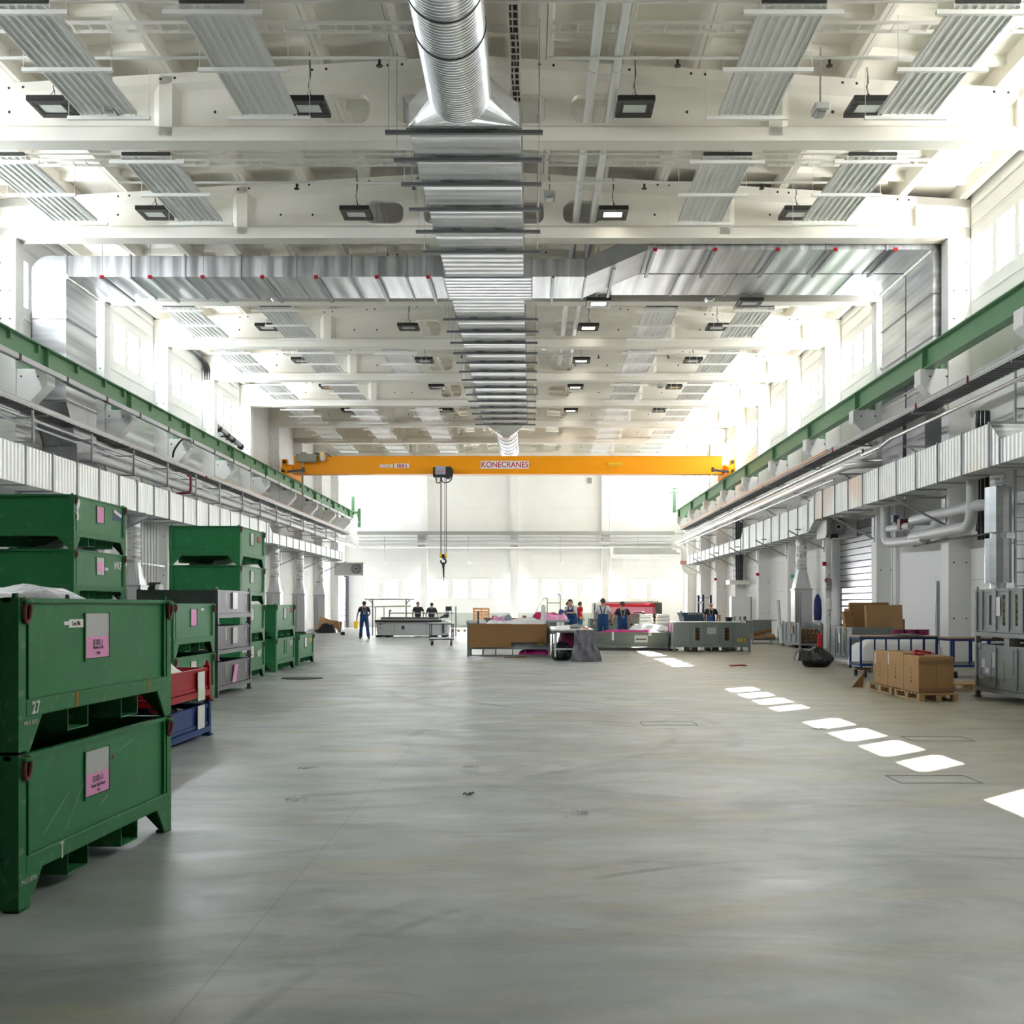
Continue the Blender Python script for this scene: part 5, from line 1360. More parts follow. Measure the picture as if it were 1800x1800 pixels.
# grey three-high stillages beside the green row
for i in range(3):
    s = stillage('post_stillage', '%s dark grey open stillage of the three-high stack' % ['bottom', 'middle', 'topmost'][i]+[' with pink slip', ' with white slip', ' beside the green row'][i], 'stillage', -5.785, 19.87, .6*i, 1.33, 2.25, .6, GREYDK, .2, .56, 'lrfb', group='three-high grey stillages')
    if i != 0: sheet_on(s, 'paper_slip', POUCH, .652, .66, -.15, .15, .26, .54)
    else:
        m = MB(); m.add([(.655, -.2, .2), (.655, .05, .2), (.66, .2, .5), (.66, -.05, .5), (.66, -.2, .2), (.66, .05, .2), (.665, .2, .5), (.665, -.05, .5)], [(0, 1, 2, 3), (4, 5, 6, 7)]); loc_build(m, 'pink_slip', PINK, s)
    for y in (-.6, .75): sheet_on(s, 'tape_strip', PAPER, .652, .657, y, y+.03, .34, .54)
    if i == 2:
        for f in [q for q in bpy.data.objects if q.parent == s]: pass
# black stillages with film behind the front pair
b1 = stillage('post_stillage', 'lower black stillage directly behind the nearest green pair', 'stillage', -4.95, 10.35, 0, 2.1, 1.3, .77, BLKST, .2, .74, group='black stillages')
b2 = stillage('post_stillage', 'upper black stillage with plastic film, behind the nearest green pair', 'stillage', -4.95, 10.35, .77, 2.1, 1.3, .80, BLKST, .2, .76, group='black stillages')
lump('film_cover', 'clear plastic film heaped on the black stillage', 'plastic film', -5.9, -3.97, 9.85, 10.9, 1.49, .15, FILM, 4, 26, 14, .45)
m = MB()
for i in range(6): m.box(-5.8+.32*i, -5.55+.32*i, 9.9, 10.8, .97, 1.56)
o = m.build('packed_boards', M('boards_grey', (.22, .22, .23), .6)); tag(o, 'grey packed boards under the film in the black stillage', 'boards')
# red and blue low stillages
s = stillage('low_stillage', 'low blue stillage on the floor under the red one', 'stillage', -4.37, 12.5, 0, 1.26, 1.8, .42, BLUE, .14, .36, 'rfb', group='red and blue stillages')
sheet_on(s, 'paper_slip', PAPER, .632, .637, .35, .62, .12, .38)
s = stillage('low_stillage', 'low red stillage with paper slip stacked on the blue one', 'stillage', -4.37, 12.5, .42, 1.26, 1.8, .42, RED, .14, .36, 'rfb', group='red and blue stillages')
sheet_on(s, 'paper_slip', PAPER, .632, .637, .35, .62, .02, .34); sheet_on(s, 'paper_slip', M('slip_green', (.62, .72, .6), .7), .637, .64, .35, .62, .02, .16)
lump('film_cover', 'white film over the load in the red stillage', 'plastic film', -4.9, -3.86, 11.8, 13.2, .6, .26, FILMW, 8, 16, 16, .4)
lump('film_cover', 'grey film over the load in the blue stillage', 'plastic film', -4.9, -3.86, 11.8, 13.2, .18, .22, GREYBAG, 9, 16, 16, .4)

# ------------------------------------------------------------------ grey stillages at the cardboard-box wall
sy = [(-.62, .05, .28, .72), (-.02, .05, .28, .72), (.55, .05, .28, .72)]
def roll_ends(x, ys, z0, n, label, grp, r=.05):
    for j, y in enumerate(ys):
        for i in range(n):
            o = MB(); o.cyl((x, y, z0+i*.105), (x+.9, y, z0+i*.105), r, n=12)
            q = o.build('film_roll', M('roll_beige', (.62, .50, .30), .7)); tag(q, label, 'roll', grp)
for i in range(2):
    s = stillage('mesh_stillage', ['lower grey stillage with rust streaks and green label, near the silencers', 'upper grey stillage with roll ends in its slots, below the silencers'][i], 'stillage', 8.0, 18.02, .9*i, 1.2, 2.26, .9, GREYST, .2, .87, 'lrfb', ribs=(-.3, 0, .3), ribsy=(-.7, -.2, .3, .85) if i else (-.5, .3), slotsy=[(.55, .05, .30, .78), (.02, .05, .30, .78), (-.45, .05, .30, .78)] if i else (), group='grey stillages below the silencers')
    if i == 1:
        sheet_on(s, 'paper_label', POUCH, -.592, -.588, .12, .27, .45, .75); loc_text('stencil', 'M', .2, MARKY, s, (-.60, -.9, .4), 'z')
        m = MB(); m.tube([(-.61, .85, .0), (-.63, .85, -.05), (-.61, .85, -.1)], .012, 6); loc_build(m, 'hook', STEEL, s)
    else:
        for y0, z0, h in ((.9, .35, .3), (.5, .3, .42), (.42, .55, .25), (0, .3, .35), (-.35, .42, .4), (-.5, .3, .3)): sheet_on(s, 'rust_streak', RUST, -.577, -.570, y0, y0+.015, z0, z0+h)
        sheet_on(s, 'green_label', M('label_green', (.02, .75, .05), .5), -.577, -.570, .30, .35, .40, .50)
        for y0, z0, h in ((.75, .5, .14), (.3, .52, .25), (.85, .3, .06), (.6, .42, .08)): sheet_on(s, 'paper_remnant', POUCH, -.577, -.571, y0, y0+.16, z0, z0+h)
        m = MB(); m.box(-.62, -.45, -.3, -.1, .88, 1.0); loc_build(m, 'spacer', GREYST, s)
roll_ends(7.52, (18.57, 18.04, 17.57), 1.25, 4, 'beige roll ends showing through the slots of the upper grey stillage', 'rolls in the upper grey stillage')
o = MB(); o.cyl((7.7, 17.0, .99), (7.7, 19.05, .99), .05); q = o.build('cardboard_tube', CARD); tag(q, 'cardboard tube lying on top of the lower grey stillage', 'tube')

def pallet(name, label, x0, x1, y0, y1, group=None, along='y'):
    t = thing(name, label, 'pallet', ((x0+x1)/2, (y0+y1)/2, 0), group=group)
    m = MB()
    nx = 3
    w = .09
    for i in range(nx):
        x = x0+(x1-x0-w)*i/(nx-1); m.box(x, x+w, y0, y1, 0, .022)
    m.build('bottom_board', WOOD, t)
    m = MB()
    for i in range(nx):
        x = x0+(x1-x0-w)*i/(nx-1)
        n = max(3, int((y1-y0)/.6)+1)
        for j in range(n):
            y = y0+(y1-y0-.13)*j/(n-1); m.box(x, x+w, y, y+.13, .022, .1)
    m.build('block', WOOD, t)
    m = MB(); n = max(5, int((y1-y0)/.14)); 
    for j in range(n):
        y = y0+(y1-y0-.1)*j/(n-1); m.box(x0, x1, y, y+.1, .1, .122)
    m.build('deck_board', WOOD, t)
    return t
pallet('wooden_pallet', 'nearer wooden pallet under the row of cardboard boxes', 6.12, 6.74, 18.1, 19.35, 'pallets under the cardboard boxes')
pallet('wooden_pallet', 'farther wooden pallet under the row of cardboard boxes', 6.12, 6.74, 19.5, 20.85, 'pallets under the cardboard boxes')
BN = ['nearest cardboard box of the row on the long pallet', 'middle cardboard box of the row on the long pallet', 'farthest cardboard box of the row on the long pallet']
for i, (a, b) in enumerate(((18.22, 19.05), (19.07, 19.95), (19.97, 20.78))):
    t = thing('cardboard_box', BN[i], 'box', (6.43, (a+b)/2, .122), group='cardboard boxes on the pallet')
    x0, x1, z0, z1 = 6.15+.02*i, 6.71, .125, .70+.02*(i == 1)
    m = MB(); m.box(x0, x1, a, b, z0, z1); m.build('carton', CARD, t, bevel=.008)
    m = MB(); m.box(x0-.002, x1+.002, a-.003, b+.003, z0+.0, z0+.001)
    m = MB(); m.box(x0+.02, (x0+x1)/2-.004, a+.01, b-.01, z1, z1+.008); m.build('flap', CARD, t)
    m = MB(); m.box((x0+x1)/2+.004, x1-.02, a+.01, b-.01, z1, z1+.008); m.build('flap', CARD, t)
    m = MB(); m.box((x0+x1)/2-.004, (x0+x1)/2+.004, a-.004, a, z0, z1); m.build('seam', CARD_D, t)
    m = MB(); m.box(x0-.004, x0-.001, b-.10, b-.07, z0, z1); m.box(x0-.004, x1, b-.10, b-.07, z1+.008, z1+.012); m.build('strap', M('strap_green', (.12, .22, .13), .4), t)
    # small print down the side
    for k, gl in enumerate(('7', '4', '2', '8')): text('lettering', gl, .06, INK, t, (x0-.003, a+.35+.02*i, z1-.20-.07*k), rot=(PI/2, 0, -PI/2), sx=-1 if False else 1)
    if i == 0:
        m = MB(); m.box((x0+x1)/2-.28, (x0+x1)/2+.28, a-.005, a-.001, z0+.02, z0+.09); m.box((x0+x1)/2-.28, (x0+x1)/2+.28, a-.005, a-.001, z1-.12, z1-.05); m.build('brown_tape', M('tape_brown', (.30, .17, .09), .35), t)
    else: m = MB(); m.box(x0-.006, x0-.002, b-.16, b-.12, z1-.22, z1-.02); m.build('white_tape', PAPER, t)
m = MB(); m.tube(fillet([(6.2, 18.5, .735), (6.28, 18.9, .74), (6.4, 19.1, .77), (6.5, 18.7, .745)], .1), .022, 8); m.box(6.2, 6.32, 18.45, 18.65, .715, .74)
o = m.build('red_strap', RED); tag(o, 'red strap lying on top of the cardboard boxes', 'strap')
t = pallet('wooden_pallet', 'small wooden pallet on the floor beside the lower grey stillage', 7.42, 8.5, 20.3, 21.1)
o = MB(); o.prism([(5.9, 0.012), (6.1, .012), (6.12, .3)], 'y', 21.1, 21.14); q = o.build('cardboard_flap', CARD_D); tag(q, 'brown cardboard piece leaning at the end of the pallet row', 'cardboard')

# blue trolleys with boards
def trolley(name, label, x0, x1, y0, y1, top, deck, group=None):
    t = thing(name, label, 'trolley', ((x0+x1)/2, (y0+y1)/2, 0), group=group)
    for x in (x0, x1):
        for y in (y0, y1): MB().bar((x, y, deck-.1), (x, y, top), .04, .04).build('post', BLUE, t)
    for k in (.33, .66):
        for y in (y0, y1): MB().bar((x0+(x1-x0)*k, y, deck), (x0+(x1-x0)*k, y, top), .03, .03).build('post', BLUE, t)
    m = MB()
    for z in (top, deck):
        for y in (y0, y1): m.bar((x0, y, z), (x1, y, z), .045, .045)
        for x in (x0, x1): m.bar((x, y0, z), (x, y1, z), .045, .045)
    m.build('frame_rail', BLUE, t)
    MB().box(x0, x1, y0, y1, deck+.02, deck+.045).build('deck', M('deck_grey', (.25, .22, .2), .6), t)
    MB().box(x0-.05, x1+.02, y0-.04, y1+.02, top+.022, top+.05).build('board', M('board_brown', (.35, .23, .17), .45), t)
    for x in (x0+.1, x1-.1):
        for y in (y0+.05, y1-.05):
            m = MB(); m.cyl((x-.02, y, .075), (x+.02, y, .075), .075, n=14); m.build('wheel', RUBBER, t)
            m = MB(); m.box(x-.035, x+.035, y-.03, y+.03, .13, deck-.1); m.build('caster_fork', STEEL, t)
    return t
trolley('platform_trolley', 'blue platform trolley with brown board beside the cardboard-box row', 6.95, 8.55, 24.2, 25.0, .83, .26, 'blue trolleys')
trolley('platform_trolley', 'second blue trolley, partly behind the upper grey stillages', 8.75, 9.9, 23.9, 24.8, .80, .26, 'blue trolleys')
t = thing('film_bale', 'big white film-wrapped bale beyond the blue trolley', 'bale', (8.6, 26.4, 0))
pallet_o = pallet('wooden_pallet', 'wooden pallet under the white film-wrapped bale', 7.6, 9.3, 26.0, 27.0)
o = lump('film_bale', 'x', 'bale', 7.45, 9.35, 25.9, 27.1, .122, .62, M('bale_white', (.62, .63, .64), .5, bump=.6, bscale=7), 21, 30, 20, .12, pw=.22)
bpy.data.objects.remove(t); o['label'] = 'big white film-wrapped bale on a pallet beyond the blue trolley'
for i in range(3):
    o = MB(); x = 8.75+.3*i; o.cyl((x, 27.4, 0), (x, 27.4, .95), .145, n=20)
    q = o.build('magenta_roll', M('roll_magenta', (.20, .012, .07), .35)); tag(q, 'dark magenta roll standing against the infill panel, %s from the container side' % ORD[i], 'roll', 'magenta rolls')
lump('black_sheet', 'thin black sheet lying on the blue trolley board', 'sheet', 7.7, 8.3, 24.1, 24.9, .882, .03, BLACK, 3, 8, 8, .3)
# grey stillage full of folded cardboard
s = stillage('mesh_stillage', 'grey stillage overflowing with flattened cardboard', 'stillage', 8.6, 29.9, 0, 1.12, 2.2, .98, GREYST, .22, .96, ribsy=(-.5, 0, .5), slotsy=[(-.3, .05, .3, .8), (.3, .05, .3, .8)], ribs=())
sheet_on(s, 'paper_label', PAPER, -.56, -.54, .02, .15, .55, .8)
cards = [((8.15, 29.2, .75), (8.22, 30.5, 1.55), .7, .05), ]
def card(x, y, z, w, h, d, rx, rz, label, mat=CARD):
    m = MB(); m.box(-w/2, w/2, -d/2, d/2, 0, h); m.box(-w/2+.1, -w/2+.22, -d/2-.006, -d/2, h*.3, h*.5)
    o = m.build('folded_carton', mat); o.location = (x, y, z); o.rotation_euler = (rx, 0, rz); return tag(o, label, 'cardboard', 'folded cartons in the grey stillage')
card(8.95, 29.05, .62, .95, .92, .12, -.12, .1, 'biggest folded carton, standing at the front of the grey stillage')
card(8.72, 29.6, .62, 1.0, .98, .15, -.1, -.05, 'folded carton just behind the biggest one in the grey stillage', CARD_D)
card(8.3, 29.5, .55, .5, .82, .08, -.2, .5, 'tilted folded carton at the hall side of the grey stillage')
card(8.25, 30.3, .6, .4, .85, .1, .1, 1.2, 'narrow folded carton at the far hall corner of the grey stillage')
card(9.3, 29.3, .55, .45, .62, .2, .1, -.3, 'small dark folded carton at the wall side of the grey stillage', CARD_D)
card(8.5, 30.0, .6, .06, .8, .4, .0, .25, 'pale cardboard strip standing upright in the grey stillage', M('card_pale', (.55, .42, .28), .8))
# black rubbish bag on the floor
def bag(name, label, cxy, r, h, mat, seed=2, neck=True):
    rnd = random.Random(seed); ph = [rnd.uniform(0, 6) for _ in range(9)]
    m = MB(); n, k = 36, 18; rings = []
    for j in range(k+1):
        t = j/k; z = h*t; prof = (math.sin(PI*min(1, .12+.88*t)))**.55 if t < .98 else .12
        prof = max(.12, prof)*(1-.25*t)
        ring = []
        for i in range(n):
            a = 2*PI*i/n; w = 1+.07*math.sin(3*a+ph[0]+4*t)+.05*math.sin(5*a+ph[1]-6*t)+.035*math.sin(11*a+ph[2]+9*t)
            ring.append((cxy[0]+r[0]*prof*w*math.cos(a), cxy[1]+r[1]*prof*w*math.sin(a), z*(1+.08*math.sin(2*a+ph[3]))))
        rings.append(ring)
    m.loft(rings, True, True)
    return tag(m.build(name, mat), label, 'bag')
bag('rubbish_bag', 'black rubbish bag lying on the floor in front of the cardboard stillage', (7.1, 28.5), (.42, .36), .47, BAG, 2)
o = lump('rubbish_bag_neck', 'x', 'bag', 6.55, 6.95, 28.2, 28.7, .16, .24, BAG, 5, 10, 10, .4); o.name = 'bag_neck'
pb = [q for q in bpy.data.objects if q.name == 'rubbish_bag'][0]; o.parent = pb; o.location = o.location-pb.location; del o['label']; del o['category']
# fire extinguisher, tube stillage, baskets
t = thing('fire_extinguisher', 'red fire extinguisher at the foot of the column beside the roller door', 'fire extinguisher', (10.15, 40.4, 0))
m = MB(); m.cyl((10.15, 40.4, 0.02), (10.15, 40.4, .5), .085, n=16); m.ball((10.15, 40.4, .5), .085, .085, .06, 14, 8); m.build('cylinder_body', M('ext_red', (.55, .01, .015), .35), t)
m = MB(); m.cyl((10.15, 40.4, .55), (10.15, 40.4, .62), .025); m.bar((10.15, 40.4, .63), (10.06, 40.38, .66), .02, .02); m.build('valve_head', BLACK, t)
s = stillage('tube_stillage', 'grey stillage full of cardboard tubes beside the air unit', 'stillage', 9.98, 42.4, 0, .82, 2.8, .92, GREYST, .2, .9, 'lrb', ribsy=(-.8, 0, .8))
sheet_on(s, 'red_label', M('label_salmon', (.6, .25, .2), .6), -.42, -.40, -.45, -.15, .5, .8)
k = 0
for j in range(4):
    for i in range(5):
        x = 9.68+.145*i+.07*(j % 2); z = .27+.125*j
        if x > 10.32: continue
        m = MB(); m.cyl((x, 41.1, z), (x, 43.6, z), .06, n=12); m.cyl((x, 41.095, z), (x, 41.11, z), .045, n=12)
        o = m.build('cardboard_tube', CARD); tag(o, 'cardboard tube end-on in the grey tube stillage', 'tube', 'tubes in the grey stillage')
        q = MB(); q.cyl((x, 41.09, z), (x, 41.1, z), .043, n=12); q.build('tube_bore', DARK, o)
t = thing('wire_basket', 'open wire basket with cardboard tubes near the narrow door', 'basket', (9.5, 47, 0))
m = MB(); X0, X1, Y0b, Y1b = 8.95, 9.98, 46.4, 47.8
for x in (X0, X1):
    for y in (Y0b, Y1b): m.bar((x, y, 0), (x, y, .95), .04, .04)
for z in (.15, .93):
    m.bar((X0, Y0b, z), (X1, Y0b, z), .03, .03); m.bar((X0, Y1b, z), (X1, Y1b, z), .03, .03); m.bar((X0, Y0b, z), (X0, Y1b, z), .03, .03); m.bar((X1, Y0b, z), (X1, Y1b, z), .03, .03)
m.bar((9.47, Y0b, .15), (9.47, Y0b, .93), .025, .025); m.build('basket_frame', GREYST, t)
MB().box(X0, X1, Y0b, Y1b, .13, .16).build('basket_floor', GREYST, t)
MB().box(X0, X1, Y1b-.02, Y1b, .15, .93).build('back_mesh', GREYST, t)
for i in range(5):
    m = MB(); z = .23+.05*(i % 2); y = 46.55+.2*i; m.cyl((9.02, y, z), (9.9, y+.05, z+.02), .07, n=12); o = m.build('cardboard_tube', CARD); tag(o, 'cardboard tube lying in the wire basket', 'tube', 'tubes in the wire basket')
m = MB(); m.cyl((9.0, 46.5, .38), (9.75, 46.7, .55), .065, n=12); o = m.build('cardboard_tube', CARD_D); tag(o, 'topmost slanting cardboard tube in the wire basket', 'tube')
t = thing('wrapped_tube', 'tall white wrapped tube leaning by the column near the wire basket', 'tube', (10.2, 46.2, 0))
m = MB(); m.tube([(10.08, 46.1, .02), (9.98, 46.2, .9), (9.95, 46.3, 1.75)], [.09, .08, .07], 12); m.build('tube_body', FILMW, t)
t = thing('work_jacket', 'dark blue work jacket hanging by the column beside the air unit', 'jacket', (10.25, 41.3, 1.1))
m = MB(); m.loft([[(10.32+dx*w, 41.35+dy*.6*w, z) for dx, dy in [(math.cos(2*PI*i/12), math.sin(2*PI*i/12)) for i in range(12)]] for z, w in ((1.0, .13), (1.3, .15), (1.7, .13), (1.85, .09), (1.95, .03))], True, True); m.build('jacket_body', M('jacket_blue', (.02, .035, .14), .8), t)
# ------------------------------------------------------------------ middle of the hall
# long grey stillage with stencil
lx = lambda px, d: (px-934)*d/2017
s = stillage('panel_stillage', 'long grey stillage with yellow stencilled letters and tube slots', 'stillage', 5.98, 38.75, 0, 2.56, 1.5, .97, GREYGR if False else GREYST, .24, .93, 'lrfb',
             ribs=(-.74, -.26, .24, .74), ribsy=(0,), slots=[(-.47, .075, .36, .80), (.50, .075, .36, .80)])
loc_text('stencil', 'NKF', .17, MARKY, s, (.98, -.775, .38), 'y', .95, .006)
sheet_on(s, 'paper_label', POUCH, -.16, .14, -.735, -.728, .58, .80)
m = MB(); m.tube([(.80+.05*math.cos(a), -.76, .12+.05*math.sin(a)) for a in [i*PI/8 for i in range(17)]], .008, 6); loc_build(m, 'tie_ring', STEEL, s)
m = MB()
for x in (-.6, .1, .7): m.box(x-.14, x-.12, -.7, .7, .02, .14); m.box(x+.12, x+.14, -.7, .7, .02, .14); m.box(x-.14, x+.14, -.7, .7, .01, .022)
loc_build(m, 'fork_channel', GREYST, s)
for cxs, nm in ((5.51, 'first'), (6.48, 'second')):
    for j in range(4):
        m = MB(); z = .36+.115*j; m.cyl((cxs-.3, 38.3+.05*(j % 2), z), (cxs+.3, 38.25, z+.02), .055, n=12)
        o = m.build('cardboard_tube', CARD); tag(o, 'cardboard tube showing through the %s slot of the long grey stillage' % nm, 'tube', 'tubes in the long grey stillage')
o = MB().box(4.75, 7.0, 38.15, 39.4, .965, .99).build('white_sheet', FILMW); tag(o, 'flat white sheet lying over the long grey stillage', 'sheet')
m = MB(); m.cyl((4.85, 38.35, .19), (7.15, 38.35, .19), .035, n=10); o = m.build('cardboard_tube', CARD_D); tag(o, 'long cardboard tube along the foot of the long grey stillage', 'tube')
t = thing('bucket', 'black bucket standing on the long grey stillage', 'bucket', (6.75, 39.2, .99))
m = MB(); m.tube([(6.75, 39.2, .99), (6.75, 39.2, 1.13)], [.10, .13], 14); m.build('bucket_body', BLACK, t)
m = MB(); m.tube([(6.87+.0*i, 39.15-.13+.03*i, 1.12-.02*i*(8-i)/4) for i in range(9)], .006, 5); m.build('handle', STEEL, t)
o = MB().cyl((6.45, 39.3, .99), (6.45, 39.3, 1.22), .035, n=10).build('cardboard_tube', CARD); tag(o, 'short cardboard tube upright beside the black bucket', 'tube')
# low grey green stillage with magenta film
s = stillage('panel_stillage', 'low grey-green stillage with magenta film, in front of two workers', 'stillage', 3.35, 39.5, 0, 2.62, 1.2, .62, GREYGR, .22, .61, 'lrfb', group=None)
sheet_on(s, 'paper_label', POUCH, .15, .6, -.585, -.578, .28, .52); sheet_on(s, 'label_line', INK, .2, .55, -.588, -.585, .36, .41)
sheet_on(s, 'tape_strip', PAPER, -.62, -.55, -.60, -.585, .35, .63); sheet_on(s, 'tape_strip', M('tape_cream', (.62, .6, .45), .7), .62, .72, -.60, -.585, .5, .62)
loc_text('stencil', 'MAX', .1, MARKB, s, (-1.0, -.582, .38), 'y')
lump('film_load', 'magenta film lying over the low grey-green stillage', 'plastic film', 2.2, 4.5, 39.1, 40.0, .55, .13, MAGENTA, 12, 24, 10, .3)
m = MB(); m.box(1.3, 5.0, 39.0, 42.6, .0, .05); o = m.build('ramp_plate', M('plate_dark', (.10, .10, .10), .5)); tag(o, 'flat dark steel platform on the floor under the workers', 'platform')
# cardboard clad stillage
s = stillage('panel_stillage', 'grey stillage clad with two brown cardboard sheets', 'stillage', -.68, 35.1, 0, 2.5, 1.3, 1.0, GREYST, .30, .95, 'lrfb', ribs=(-.3, .2, .9))
sheet_on(s, 'cardboard_sheet', CARD_D, -1.2, .08, -.70, -.68, .27, .98); sheet_on(s, 'cardboard_sheet', CARD_D, -.14, 1.14, -.73, -.71, .42, .97)
loc_text('stencil', 'MKF', .16, MARKY, s, (.98, -.66, .40), 'y', 1, .005)
m = MB(); m.bar((-1.2, -.6, .03), (1.2, -.6, .03), .04, .03)
for x in (-.6, .3): m.box(x-.2, x-.185, -.62, .5, .03, .19); m.box(x+.185, x+.2, -.62, .5, .03, .19)
loc_build(m, 'fork_channel', GREYST, s)
lump('film_scrap', 'magenta film scrap under the cardboard-clad stillage', 'plastic film', -.4, .55, 34.5, 35.0, .04, .16, MAGENTA, 13, 18, 8, .5)
lump('film_heap', 'white film heaped on the cardboard-clad stillage', 'plastic film', -1.4, .4, 34.7, 35.6, .93, .16, FILMW, 14, 24, 10, .6)
lump('film_heap', 'pink film bundle on the cardboard-clad stillage', 'plastic film', -1.2, -.8, 34.8, 35.3, .95, .22, PINKF, 15, 10, 10, .5)
for i in range(3):
    o = MB().cyl((-1.95+.08*i, 35.0+.1*i, 1.0-.02*i), (-1.5+.05*i, 35.3, 1.02-.01*i), .075, n=12).build('film_roll', PIPEG); tag(o, 'grey film roll end poking out at the corner of the cardboard-clad stillage', 'roll', 'grey film rolls on the clad stillage')
t = thing('dispenser', 'small grey tape dispenser on the cardboard-clad stillage', 'dispenser', (-.75, 35.2, .97))
m = MB(); m.box(-.85, -.6, 35.1, 35.3, .97, 1.05); m.cyl((-.72, 35.12, 1.13), (-.72, 35.28, 1.13), .12, n=16); m.build('dispenser_body', M('blue_grey', (.3, .34, .42), .5), t)
o = MB().cyl((-1.62, 35.0, .95), (-1.62, 35.0, 1.35), .025, n=8).build('peg', DARK); tag(o, 'thin dark peg standing on the cardboard-clad stillage', 'peg')
t = thing('film_stand_roll', 'tall white film roll standing upright behind the cardboard-clad stillage', 'roll', (.38, 36.3, 0))
m = MB(); m.cyl((.38, 36.3, .0), (.38, 36.3, 1.52), .075, n=18); m.build('roll_body', FILMW, t)
m = MB(); m.cyl((.38, 36.3, 1.52), (.38, 36.3, 1.55), .03); m.build('core', CARD, t)
# work table with bag
t = thing('work_table', 'white-topped work table with the grey rubbish bag tied to it', 'table', (1.2, 33.8, 0))
MB().box(.55, 1.72, 31.6, 36.2, .83, .87).build('tabletop', M('top_white', (.78, .78, .80), .3), t, bevel=.008)
for x in (.66, 1.6):
    for y in (31.75, 36.0):
        m = MB(); m.bar((x, y, .11), (x, y, .83), .05, .05); m.build('leg', M('leg_grey', (.5, .54, .52), .45), t)
        m = MB(); m.cyl((x-.015, y, .055), (x+.015, y, .055), .055, n=12); m.build('wheel', RUBBER, t)
m = MB()
for y in (31.75, 36.0): m.bar((.66, y, .80), (1.6, y, .80), .04, .05); m.bar((.66, y, .32), (1.6, y, .32), .04, .05)
for x in (.66, 1.6): m.bar((x, 31.75, .80), (x, 36, .80), .04, .05); m.bar((x, 31.75, .32), (x, 36, .32), .04, .05)
m.build('frame_rail', MATS['leg_grey'], t)
MB().box(.66, 1.6, 31.8, 36, .30, .32).build('lower_shelf', M('shelf_dark', (.2, .2, .2), .6), t)
lump('film_heap', 'dark magenta film stuffed on the shelf under the work table', 'plastic film', .75, 1.5, 32.0, 33.6, .33, .44, M('magenta_dark', (.16, .008, .06), .3, bump=.6, bscale=9), 17, 16, 16, .3)
o = bag('rubbish_bag', 'black rubbish bag lying under the front of the work table', (.85, 31.95), (.32, .25), .52, BAG, 6)
t = thing('hanging_bag', 'x', 'bag', (1.45, 31.2, 0))
def hb(u, v):
    # v 0 bottom .. 1 top ; u around
    a = 2*PI*u; zz = .86*v
    w = .40-.16*v**1.2+.02*math.sin(9*v); d = .30*(1-v)**.6+.05
    q = .055*math.sin(5*a+9*v)+.04*math.sin(11*a-8*v)+.03*math.sin(17*a+5*v)
    w *= 1+.6*q; d *= 1+1.8*q
    cxx = 1.47+.05*(1-v)-.02
    return (cxx+w*math.cos(a), 31.35-(.05*(1-v))+d*math.sin(a), zz)
bpy.data.objects.remove(t)
m = MB(); rings = [[hb(i/72, max(0, j)/30) for i in range(72)] for j in range(31)]; m.loft(rings, True, True)
o = m.build('rubbish_bag', GREYBAG); tag(o, 'big translucent grey rubbish bag hanging from the work table', 'bag')
lump('film_sheet', 'crumpled white sheets on the work table', 'sheet', .7, 1.4, 32.6, 35.4, .872, .05, FILMW, 18, 14, 24, .5)
o = lump('tool_pile', 'grey cloth with an orange tool on the work table', 'cloth', 1.1, 1.55, 32.6, 33.6, .90, .07, M('cloth_grey', (.25, .25, .26), .7), 19, 10, 10, .5)
o = MB().box(1.45, 1.62, 32.3, 32.4, .872, .91).build('orange_tool', M('tool_orange', (.75, .2, .05), .5)); tag(o, 'small orange tool lying at the front of the work table', 'tool')
# pink film and long stillage behind the table
s = stillage('panel_stillage', 'grey stillage with wooden edge behind the upright film roll', 'stillage', -.45, 45.7, 0, 2.9, 1.2, 1.0, GREYST, .5, .98, 'lrfb', ribs=(-.5, .5))
sheet_on(s, 'wooden_edge', M('wood_brown', (.28, .11, .05), .6), -1.4, 1.0, -.62, -.5, 1.0, 1.05)
m = MB()
for x in (-1.1, -.6, .1, .7): m.box(x, x+.15, -.4, -.2, 1.05, 1.14)
loc_build(m, 'wood_block', MATS['wood_brown'], s)
lump('film_sheet', 'pink and white film pulled by the worker in the white shirt', 'plastic film', .3, 1.38, 42.7, 43.8, 1.0, .17, PINKF, 22, 26, 12, .7)
lump('film_sheet', 'magenta film roll end lying beside the pink film', 'plastic film', .0, 1.1, 43.8, 44.2, 1.02, .24, M('film_crimson', (.45, .02, .10), .35), 23, 16, 8, .2)
lump('blue_cloth', 'dark blue cloth lying on top of the film', 'cloth', 1.0, 1.38, 43.8, 44.2, 1.0, .32, M('cloth_navy', (.03, .06, .16), .8), 24, 12, 8, .3)
t = thing('machine_table', 'grey machine table under the pink film', 'table', (1.0, 43.4, 0))
m = MB(); m.box(-.1, 1.4, 42.5, 44.3, .92, 1.0); m.build('tabletop', M('machine_grey', (.38, .42, .40), .4), t, bevel=.01)
for x in (0, 1.3):
    for y in (42.6, 44.2): MB().box(x-.03, x+.03, y-.03, y+.03, 0, .92).build('leg', GREYST, t)
